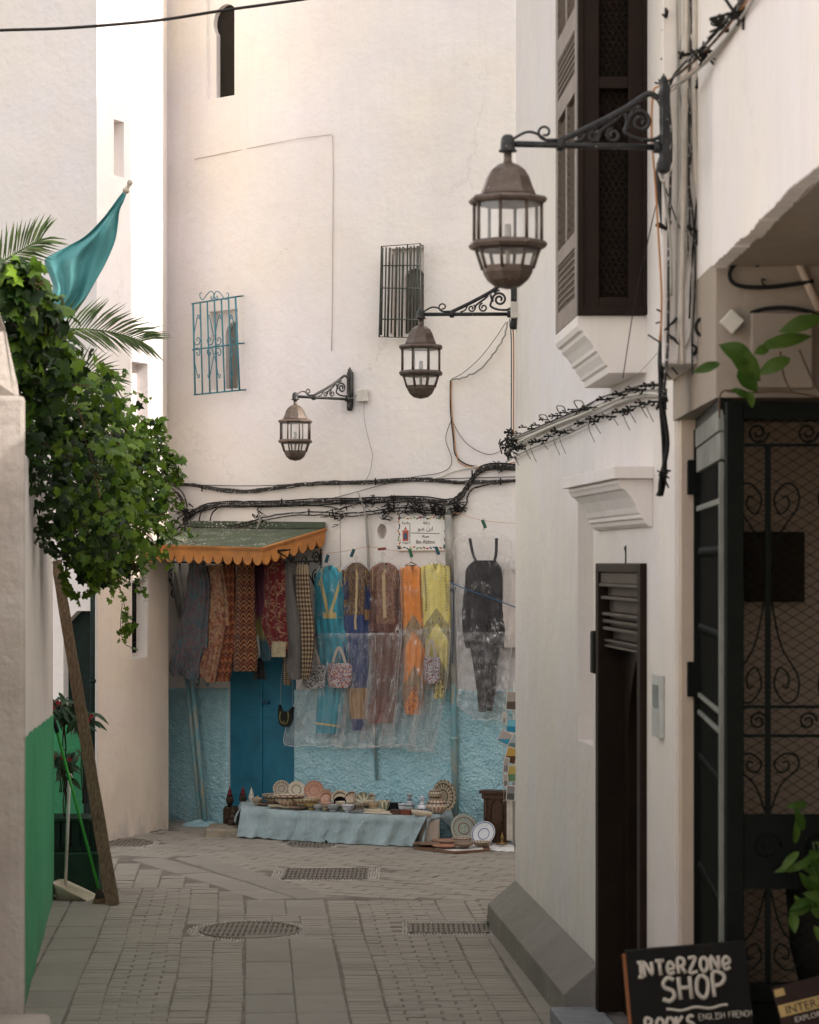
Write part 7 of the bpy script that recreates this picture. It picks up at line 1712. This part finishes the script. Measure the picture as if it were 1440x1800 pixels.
# ------------------------------------------------------------------ drain covers
M['rust_iron'] = simple('worn drain iron', (.23, .205, .172), .6, .4, var=.35, vs=20)
n = N('pebbles'); M['pebble'] = n.done(n.mix(n.island(), (.20, .18, .15), (.48, .45, .40)), .6, 0, None, .3)
def drain(hole_, label, grid_dx=True, inner=None):
    cx, cy, rx, ry, kind = hole_; t = thing('drain_cover', label, 'drain cover', (cx, cy, .01), 'iron drain covers set in the paving')
    q = MB(); rnd = random.Random(int(cx * 100) + 9)
    ins = inner or (.80, .80); z = .017
    # pebbles round the cover
    st = .022; ny = int(2 * ry / st) + 1; nx = int(2 * rx / st) + 1
    for i in range(nx):
        for j in range(ny):
            x = -rx + (i + .5) * st + rnd.uniform(-.004, .004); y = -ry + (j + .5) * st + rnd.uniform(-.004, .004)
            if kind == 'oval':
                if (x / rx) ** 2 + (y / ry) ** 2 > .99 or (x / (rx * ins[0])) ** 2 + (y / (ry * ins[1])) ** 2 < 1: continue
            elif abs(x) < rx * ins[0] and abs(y) < ry * ins[1]: continue
            r = rnd.uniform(.008, .0115); n0 = len(q.v); ph = rnd.uniform(0, 1)
            for k in range(5): q.v.append(Vector((cx + x + r * math.cos(ph + k * 1.257), cy + y + r * math.sin(ph + k * 1.257), .008)))
            q.v.append(Vector((cx + x, cy + y, .019)))
            for k in range(5): q.face([n0 + k, n0 + (k + 1) % 5, n0 + 5], None, True)
    q.build('pebble_border', M['pebble'], t)
    q = MB(); a, b_ = rx * ins[0], ry * ins[1]; w = .02
    k = -a
    while k < a - w:
        half = b_ * (math.sqrt(max(0, 1 - ((k + w / 2) / a) ** 2)) if kind == 'oval' else 1) - .012
        if half > .03:
            q.box((cx + k, cy - half, .006), (cx + k + w, cy + half, z))
            
        k += w + .016
    for y in (-.5, 0, .5):
        half = a * (math.sqrt(1 - y * y) if kind == 'oval' else 1) - .02; q.box((cx - half, cy + y * b_ - .008, .006), (cx + half, cy + y * b_ + .008, z + .0015))
    if kind == 'oval': q.tube([Vector((cx + a * math.cos(f * PI / 24), cy + b_ * math.sin(f * PI / 24), z - .004)) for f in range(48)], .012, 6, closed=True)
    else:
        for (x0, x1, y0, y1) in ((-a, a, -b_, -b_ + .02), (-a, a, b_ - .02, b_), (-a, -a + .02, -b_, b_), (a - .02, a, -b_, b_)): q.box((cx + x0, cy + y0, .006), (cx + x1, cy + y1, z + .003))
    q.build('grate', M['rust_iron'], t)
    q = MB(); 
    if kind == 'oval': q.lathe([(.0001, .0075), (1, .0075)], 40, Matrix.Translation((cx, cy, 0)) @ Matrix.Diagonal((rx * .99, ry * .99, 1, 1)))
    else: q.box((cx - rx * .99, cy - ry * .99, .004), (cx + rx * .99, cy + ry * .99, .0075))
    q.build('bed', simple('drain bed', (.10, .088, .072), .9), t)
drain(H_OVAL, 'large oval drain cover with pebble ring in the middle of the lane', inner=(.78, .78))
drain(H_MID, 'long rectangular drain grate with pebble border nearest the pottery table', inner=(.78, .80))
drain(H_RIGHT, 'rectangular drain grate running into the grey cement skirt', inner=(.84, .74))
drain(H_FAR1, 'far oval drain cover at the foot of the rear house side wall, back one of two', inner=(.8, .75))
drain(H_FAR2, 'oval drain cover beside the plank, front one of the two on the left', inner=(.8, .78))
drain(H_TAB, 'small drain cover half under the pottery tablecloth', inner=(.8, .75))
q = MB(); rnd = random.Random(4); c = G(866, 1634)
for k in range(26): leaf_surface(q, Vector((c.x + rnd.gauss(0, .03), c.y + rnd.gauss(0, .03), .02 + rnd.uniform(0, .03))), (rnd.uniform(-1, 1), rnd.uniform(-1, 1), .7), (0, 0, 1), .035, .02)
M['weed'] = leaf_mat('weed leaf', (.03, .07, .02), (.07, .13, .04)); tag(q.build('weed', M['weed']), 'small green weed at the end of the drain by the cement skirt', 'weed')
# ------------------------------------------------------------------ left side: planter, plants, plank, broom, dustpan
pl = thing('green_planter', 'dark green stepped planter bench behind the dustpan', 'planter', (-2.6, 20.2, 0))
xa, xb_ = P(90, 0, 20.0).x, P(174, 0, 20.0).x
q = MB(); q.box((xa - .3, 19.98, .0), (xb_, 20.5, .335)); q.build('lower_trough', simple('dark green paint', (.02, .05, .03), .6, var=.4, vs=6), pl, bevel=.01)
q = MB()
for k in range(9): q.box((xa - .3 + .002 + k * .075, 20.05, .34), (xa - .3 + .06 + k * .075, 20.08, .58))
q.box((xa - .3, 20.04, .575), (xb_ - .08, 20.40, .60)); q.box((xa - .3, 20.42, .34), (xb_ - .08, 20.45, .60)); q.build('upper_slats', simple('dark green slats', (.012, .03, .02), .6), pl, bevel=.003)
q = MB(); q.box((xa - .45, 20.52, .0), (P(145, 0, 20.5).x, 20.56, 1.40)); tag(q.build('green_board', M['green'], bevel=.003), 'bright green upright board behind the flowers', 'board')
M['dleaf'] = leaf_mat('dark drooping leaf', (.018, .045, .02), (.04, .085, .035), .15); M['redflower'] = simple('red petals', (.32, .02, .03), .6)
def flower_plant(label, cx, cy, d, nl, spread, nf, seed):
    rnd = random.Random(seed); t = thing('flowering_plant', label, 'plant', P(cx, cy + 60, d), 'flowering plants in the green planter')
    q = MB()
    for k in range(nl):
        c = P(cx + rnd.gauss(0, spread), cy + rnd.gauss(0, spread * .7), d + rnd.uniform(-.08, .1)); leaf_surface(q, c, (rnd.uniform(-1, 1), rnd.uniform(-.8, .2), rnd.uniform(-1.3, .1)), (rnd.uniform(-.6, .6), -.5, .9), rnd.uniform(.08, .15), rnd.uniform(.035, .06), droop=.5)
    q.build('foliage', M['dleaf'], t); q = MB()
    for k in range(nf):
        c = P(cx + rnd.gauss(0, spread * .8), cy + rnd.gauss(0, spread * .5), d - .1)
        for j in range(5): leaf_surface(q, c, (math.cos(j * 1.26), -.3, math.sin(j * 1.26)), (0, -1, 0), .022, .017)
    q.build('flowers', M['redflower'], t); q = MB()
    for k in range(4): q.tube(smooth_path([P(cx + rnd.gauss(0, 4), cy + 150, d + .05), P(cx + rnd.gauss(0, 5), cy + 70, d), P(cx + rnd.gauss(0, 8), cy, d)], 4), .005, 5)
    q.build('stem', simple('plant stem', (.04, .03, .02), .8), t)
flower_plant('upper red flowered plant against the white wall edge', 113, 1243, 20.1, 60, 15, 4, 1)
flower_plant('red flowered plant spilling over to the right of the plank', 148, 1262, 20.0, 30, 10, 5, 2)
flower_plant('lower drooping dark plant in front of the green board', 118, 1338, 20.2, 60, 13, 3, 3)
# plank
M['plank'] = None
def plank_mat():
    n = N('weathered plank'); p = n.tc('Object'); g_ = n.noise(6, n.map(p, (14, 14, .8)), 6, .65, .5); c = n.mix(n.ramp(g_, [(.3, 0), (.7, 1)]), (.085, .055, .032), (.22, .16, .105))
    c = n.mix(n.ramp(n.noise(5, p, 4), [(.6, 0), (.7, .6)]), c, (.06, .04, .025)); c = n.mix(n.ramp(n.noise(30, p, 4), [(.68, 0), (.74, .7)]), c, (.42, .36, .30)); return n.done(c, .85, 0, n.bump(g_, .6, .012), .15)
M['plank'] = plank_mat()
a, b_ = P(199, 1594, 19.35), P(99, 985, 19.95); a.z = .016
e = (b_ - a).normalized(); w_ = Vector((e.z, 0, -e.x)).normalized()
q = MB(); th = Vector((0, -.035, 0)); nst = 14
for i in range(nst):
    f0, f1 = i / nst, (i + 1) / nst; p0, p1 = a.lerp(b_, f0), a.lerp(b_, f1); h0 = .050 - .012 * f0 + .002 * math.sin(i * 2.3); h1 = .050 - .012 * f1 + .002 * math.sin((i + 1) * 2.3)
    n0 = len(q.v)
    for (p, h) in ((p0, h0), (p1, h1)): q.v += [p - w_ * h, p + w_ * h, p + w_ * h + th, p - w_ * h + th]
    for k in range(4): q.face([n0 + k, n0 + (k + 1) % 4, n0 + 4 + (k + 1) % 4, n0 + 4 + k])
    if i == 0: q.face([n0, n0 + 3, n0 + 2, n0 + 1])
    if i == nst - 1: q.face([n0 + 4, n0 + 5, n0 + 6, n0 + 7])
plk = q.build('wooden_plank', M['plank']); bmm = bmesh.new(); bmm.from_mesh(plk.data); bmesh.ops.remove_doubles(bmm, verts=bmm.verts, dist=1e-4); bmesh.ops.recalc_face_normals(bmm, faces=bmm.faces); bmm.to_mesh(plk.data); bmm.free()
tag(plk, 'long weathered wooden plank leaning against the end of the garden wall', 'plank')
# broom
br = thing('broom', 'broom with bright green handle leaning over the planter', 'broom', P(177, 1596, 19.4))
q = MB(); q.tube([P(100, 1285, 19.75), P(175, 1568, 19.42)], .011, 8); q.build('handle', simple('bright green plastic', (.03, .30, .03), .35), br)
q = MB(); q.tube([P(94, 1262, 19.76), P(101, 1288, 19.75)], .017, 8); q.build('grip', M['black_plastic'], br)
q = MB(); q.tube([P(174, 1563, 19.42), P(176, 1578, 19.42)], [.022, .042], 10); q.build('socket', simple('dark brush cap', (.06, .05, .04), .7), br)
q = MB(); rnd = random.Random(8); c = P(176, 1576, 19.42)
for k in range(420):
    an = rnd.uniform(0, 2 * PI); r = rnd.random() ** .5; d0 = Vector((.04 * r * math.cos(an), .025 * r * math.sin(an), 0)); d1 = Vector((.055 * r * math.cos(an) + rnd.gauss(0, .006), .04 * r * math.sin(an), -(c.z - .018) + rnd.uniform(0, .012)))
    q.tube([c + d0, c + d1], [.0018, .0012], 3, caps=False)
q.build('bristles', simple('straw bristles', (.24, .17, .09), .9, var=.4, vs=60), br)
# dustpan
dp = thing('dustpan', 'cream long-handled dustpan with white stick beside the broom', 'dustpan', P(135, 1585, 19.55))
mc = simple('cream plastic pan', (.50, .44, .33), .45, var=.1)
c = P(104, 1583, 19.75); c.z = 0
pw, pd = .285, .21
q = MB()
def pan(u, v):          # v runs from the back (left) to the lip (right), u across
    x = pw * v; sd_ = abs(u - .5) * 2; y = (u - .5) * pd * (1 + .25 * v)
    wall_h = .125 * (1 - v) ** .9 + .01
    z = .022 + (wall_h * min(1, max(0, (sd_ - .80) / .14)) if v > .05 else .13)
    if sd_ > .80: y += (.012 if u > .5 else -.012) * (z / .13)
    return Vector((c.x + x - .03 * z / .13 * (1 if v < .05 else 0), c.y - .04 + y + .10 * v * 0, z))
q.grid(pan, 20, 20)
rotp = Matrix.Translation((c.x, c.y, 0)) @ Matrix.Rotation(R(-14), 4, 'Z') @ Matrix.Translation((-c.x, -c.y, 0)); q.v = [rotp @ v_ for v_ in q.v]
o = q.build('pan', mc, dp); s_ = o.modifiers.new('s', 'SOLIDIFY'); s_.thickness = .005
q = MB(); q.tube([P(122, 1372, 19.80), P(115, 1556, 19.76)], .013, 8); q.build('stick', simple('white stick', (.60, .58, .52), .5), dp)
q = MB(); q.tube(smooth_path([P(122, 1372, 19.8), P(121, 1364, 19.8), P(125, 1362, 19.8), P(126, 1368, 19.8)], 4), .008, 6); q.build('hook', mc, dp)
# ------------------------------------------------------------------ ivy
def ivy_leaf(mb, c, dirv, nrm, s):
    dirv = Vector(dirv).normalized(); nrm = Vector(nrm); nrm = nrm - dirv * nrm.dot(dirv)
    if nrm.length < 1e-3: nrm = dirv.orthogonal()
    nrm.normalize(); x_ = dirv.cross(nrm); n0 = len(mb.v)
    pts = [(0, 0, 0), (.30, -.12, .03), (.50, .08, -.02), (.34, .30, .05), (.42, .58, -.02), (.18, .62, .05), (0, 1.0, -.10), (-.18, .62, .05), (-.42, .58, -.02), (-.34, .30, .05), (-.50, .08, -.02), (-.30, -.12, .03)]
    for (x, y, z) in pts: mb.v.append(c + x_ * x * s + dirv * y * s + nrm * (z - .12 * abs(x)) * s)
    mb.v.append(c + dirv * .35 * s + nrm * .06 * s); m_ = n0 + 12
    for k in range(12): mb.face([n0 + k, n0 + (k + 1) % 12, m_], None, True)
M['ivy'] = leaf_mat('ivy leaf', (.040, .095, .008), (.15, .24, .018), .25, .2); M['ivy_dark'] = leaf_mat('old shaded ivy leaf', (.008, .020, .005), (.028, .055, .010), .08, .12)
M['vine_stem'] = simple('vine stem', (.10, .06, .03), .8)
iv = thing('hanging_ivy', 'big mass of green ivy tumbling over the garden wall', 'ivy', (-2.4, 17.5, 2.6))
rnd = random.Random(21)
# centre line of the mass, as (column, row, depth, radius)
spine = [(28, 500, 13.6, .12), (45, 560, 14.2, .20), (62, 640, 14.8, .28), (95, 690, 15.6, .30), (90, 780, 15.8, .34), (150, 740, 16.8, .30), (125, 850, 16.4, .42), (205, 800, 17.8, .32), (185, 880, 17.8, .40), (250, 830, 18.8, .26), (230, 910, 18.6, .32), (150, 930, 17.4, .26), (205, 975, 18.2, .20), (170, 990, 17.8, .15)]
q = MB(); q2 = MB(); qs = MB()
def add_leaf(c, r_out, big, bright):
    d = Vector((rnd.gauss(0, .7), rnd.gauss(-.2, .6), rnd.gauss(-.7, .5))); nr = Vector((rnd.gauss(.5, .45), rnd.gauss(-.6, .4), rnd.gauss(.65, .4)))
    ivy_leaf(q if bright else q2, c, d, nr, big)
for (px, py, d, rad) in spine:
    c0 = P(px, py, d); nl = int((3000 if px > 150 else 2500) * rad * rad + 60)
    for k in range(nl):
        v = Vector((rnd.gauss(0, 1), rnd.gauss(0, 1), rnd.gauss(0, 1))).normalized(); rr = rad * (.35 + .75 * rnd.random() ** .45) * (1 + .3 * noise.noise(v * 2.2 + c0))
        c = c0 + Vector((v.x * rr, v.y * rr * .7, v.z * rr * 1.05)); outer = rr / rad
        add_leaf(c, outer, rnd.uniform(.04, .085) if px > 150 else rnd.uniform(.045, .09) if px > 80 else rnd.uniform(.07, .125), rnd.random() < (.10 + .75 * min(1, max(0, (c.x * F / c.y + CX - 90) / 130)) + .25 * (py < 660)) * (.45 + .6 * (outer > .7)))  # darker leaves inside put shade into the colour; young bright growth at right
# hanging and protruding sprays
def spray(pts, n_, size, stem=.003):
    pp = smooth_path(pts, 6); qs.tube(pp, stem, 4, caps=False)
    for k in range(n_):
        i = rnd.randrange(len(pp) - 1); c = pp[i].lerp(pp[i + 1], rnd.random()) + Vector((rnd.gauss(0, .02), rnd.gauss(0, .02), rnd.gauss(0, .02))); add_leaf(c, 1, size * rnd.uniform(.6, 1.1), True)
for pts, n_, s_ in (([(225, 780), (262, 770), (290, 790), (322, 808)], 40, .07), ([(230, 800), (275, 800), (305, 815), (312, 840)], 40, .07), ([(240, 850), (280, 850), (305, 870), (330, 890)], 34, .055), ([(240, 900), (285, 905), (310, 930), (345, 955)], 22, .045), ([(235, 940), (262, 960), (285, 985), (305, 990)], 18, .05), ([(200, 1000), (213, 1040), (222, 1080), (228, 1105)], 22, .075), ([(215, 1060), (212, 1100), (218, 1130), (232, 1138)], 7, .06), ([(230, 980), (240, 1010), (250, 1040), (262, 1050)], 16, .05), ([(165, 1000), (172, 1020), (150, 1040)], 20, .07), ([(110, 975), (108, 1010), (118, 1035), (148, 1048)], 22, .07), ([(190, 1000), (196, 1030), (200, 1052)], 12, .06),
                   ([(215, 700), (240, 690), (258, 700)], 10, .045), ([(200, 680), (215, 660), (225, 655)], 8, .04), ([(245, 760), (262, 740), (275, 742)], 10, .05), ([(265, 780), (285, 768), (297, 770)], 8, .05), ([(35, 490), (60, 478), (74, 492), (80, 520)], 14, .10), ([(60, 500), (78, 520), (95, 545)], 10, .09), ([(30, 640), (14, 650), (10, 640)], 6, .07), ([(160, 640), (190, 650), (215, 680)], 20, .07), ([(285, 860), (310, 845), (322, 850)], 10, .045)):
    d0 = 14 if pts[0][0] < 100 and pts[0][1] < 700 else (17.6 if pts[0][0] < 200 else 18.7); spray([P(x, y, d0 + .004 * i) for i, (x, y) in enumerate(pts)], n_, s_)
q.build('young_foliage', M['ivy'], iv); q2.build('old_shaded_foliage', M['ivy_dark'], iv)
for k in range(30):
    px, py, d, rad = rnd.choice(spine); c0 = P(px, py, d); qs.tube(smooth_path([c0 + Vector((-.3, 0, .2)), c0 + Vector((rnd.gauss(0, .1), 0, rnd.gauss(0, .1))), c0 + Vector((rad * rnd.uniform(.6, 1.2), -.05, -rad * rnd.uniform(0, 1.0)))], 5), .005, 4, caps=False)
qs.build('stem', M['vine_stem'], iv)
# ------------------------------------------------------------------ palm
M['palm'] = leaf_mat('palm leaflet', (.06, .10, .03), (.12, .16, .06), .2)
pm = thing('palm', 'palm fronds showing above and behind the ivy', 'palm', (-3.2, 17.5, 3))
def frond(pts, d, n_, L, w, up_, dn):
    q = MB(); pp = smooth_path([P(x, y, d) for x, y in pts], 8); q.tube(pp, [.009 * (1 - .8 * i / len(pp)) for i in range(len(pp))], 5); m_ = len(pp)
    for i in range(n_):
        f = (i + .5) / n_; k = f * (m_ - 1); i0 = int(k); c = pp[i0].lerp(pp[min(i0 + 1, m_ - 1)], k - i0); t_ = (pp[min(i0 + 1, m_ - 1)] - pp[max(i0 - 1, 0)]).normalized()
        for s_, ang in ((1, up_), (-1, dn)):
            a = R(ang * (1 - .55 * f)) + rnd.gauss(0, .05); nrm = Vector((-t_.z, 0, t_.x)) * s_; dv = (t_ * math.cos(a) + nrm * math.sin(a) + Vector((0, rnd.uniform(-.5, .3), 0))).normalized(); l = L * (1 - .45 * abs(f - .35)) * rnd.uniform(.85, 1.05)
            side_ = dv.cross(Vector((0, 1, 0))).normalized() * w; mid = c + dv * l * .45 + Vector((0, 0, .01)); tip = c + dv * l + Vector((0, 0, -.05 * l)); n0 = len(q.v)
            q.v += [c - side_ * .4, c + side_ * .4, mid + side_ + Vector((0, .006, 0)), mid - side_ + Vector((0, .006, 0)), tip, mid]; q.face([n0, n0 + 1, n0 + 2, n0 + 5]); q.face([n0, n0 + 5, n0 + 3]); q.face([n0 + 5, n0 + 2, n0 + 4]); q.face([n0 + 3, n0 + 5, n0 + 4])
    q.build('frond', M['palm'], pm)
frond([(-25, 480), (10, 456), (45, 435), (72, 420)], 17.2, 26, .30, .008, 62, 58)
frond([(70, 580), (120, 578), (170, 580), (215, 588), (250, 600)], 17.6, 34, .33, .008, 58, 40)
frond([(90, 690), (130, 660), (165, 655), (195, 670)], 17.9, 20, .25, .007, 50, 55)
# ------------------------------------------------------------------ flag
fl = thing('furled_flag', 'teal cloth flag drooping from a pole with a turned finial', 'flag', P(90, 540, 18))
tip, foot_ = P(222, 334, 18.3), P(60, 660, 18.45)
q = MB(); q.tube([foot_, tip], .014, 8); q.build('pole', M['cream'], fl)
q = MB(); ax_ = (tip - foot_).normalized(); rot = ax_.to_track_quat('Z', 'Y').to_matrix().to_4x4(); q.lathe([(.012, -.03), (.024, -.01), (.026, .0), (.014, .012), (.010, .03), (.014, .04), (.021, .055), (.018, .072), (.0001, .08)], 12, Matrix.Translation(tip) @ rot); q.build('finial', simple('turned pale wood', (.45, .38, .30), .5), fl)
rows = [((216, 337), (222, 343)), ((205, 352), (218, 352)), ((180, 385), (210, 370)), ((150, 415), (207, 395)), ((120, 432), (203, 420)), ((95, 445), (195, 442)), ((78, 458), (182, 470)), ((88, 487), (165, 500)), ((93, 506), (150, 525)), ((84, 535), (130, 548)), ((70, 560), (112, 562))]
la = smooth_path([Vector((a[0], a[1], 0)) for a, b_ in rows], 5); lb = smooth_path([Vector((b_[0], b_[1], 0)) for a, b_ in rows], 5); nv = len(la) - 1
q = MB()
def flag(u, v):
    j = int(round(v * nv)); a, b_ = la[j], lb[j]; p = a.lerp(b_, u)
    y = .05 * math.sin(u * 7 + v * 3) * min(1, v * 3) + .035 * math.sin(u * 17 - v * 5) * min(1, v * 2) + .03 * noise.noise(Vector((u * 3, v * 4, 2)))
    return P(p.x, p.y, 18.1 + y)
q.grid(flag, 36, nv)
n = N('teal flag cloth'); p = n.tc('Object'); c = n.mix(n.ramp(n.noise(4, p, 3), [(.4, 0), (.6, 1)]), (.12, .36, .37), (.17, .44, .44)); n.done(c, .6, 0, n.bump(n.noise(250, p, 2), .15, .002), .2)
tr = n.t.nodes.new('ShaderNodeBsdfTranslucent'); n.t.links.new(c, tr.inputs[0]); mx = n.t.nodes.new('ShaderNodeMixShader'); mx.inputs[0].default_value = .35; n.t.links.new(n.b.outputs[0], mx.inputs[1]); n.t.links.new(tr.outputs[0], mx.inputs[2]); n.t.links.new(mx.outputs[0], n.out.inputs[0])
o = q.build('cloth', n.m, fl); s_ = o.modifiers.new('s', 'SOLIDIFY'); s_.thickness = .002
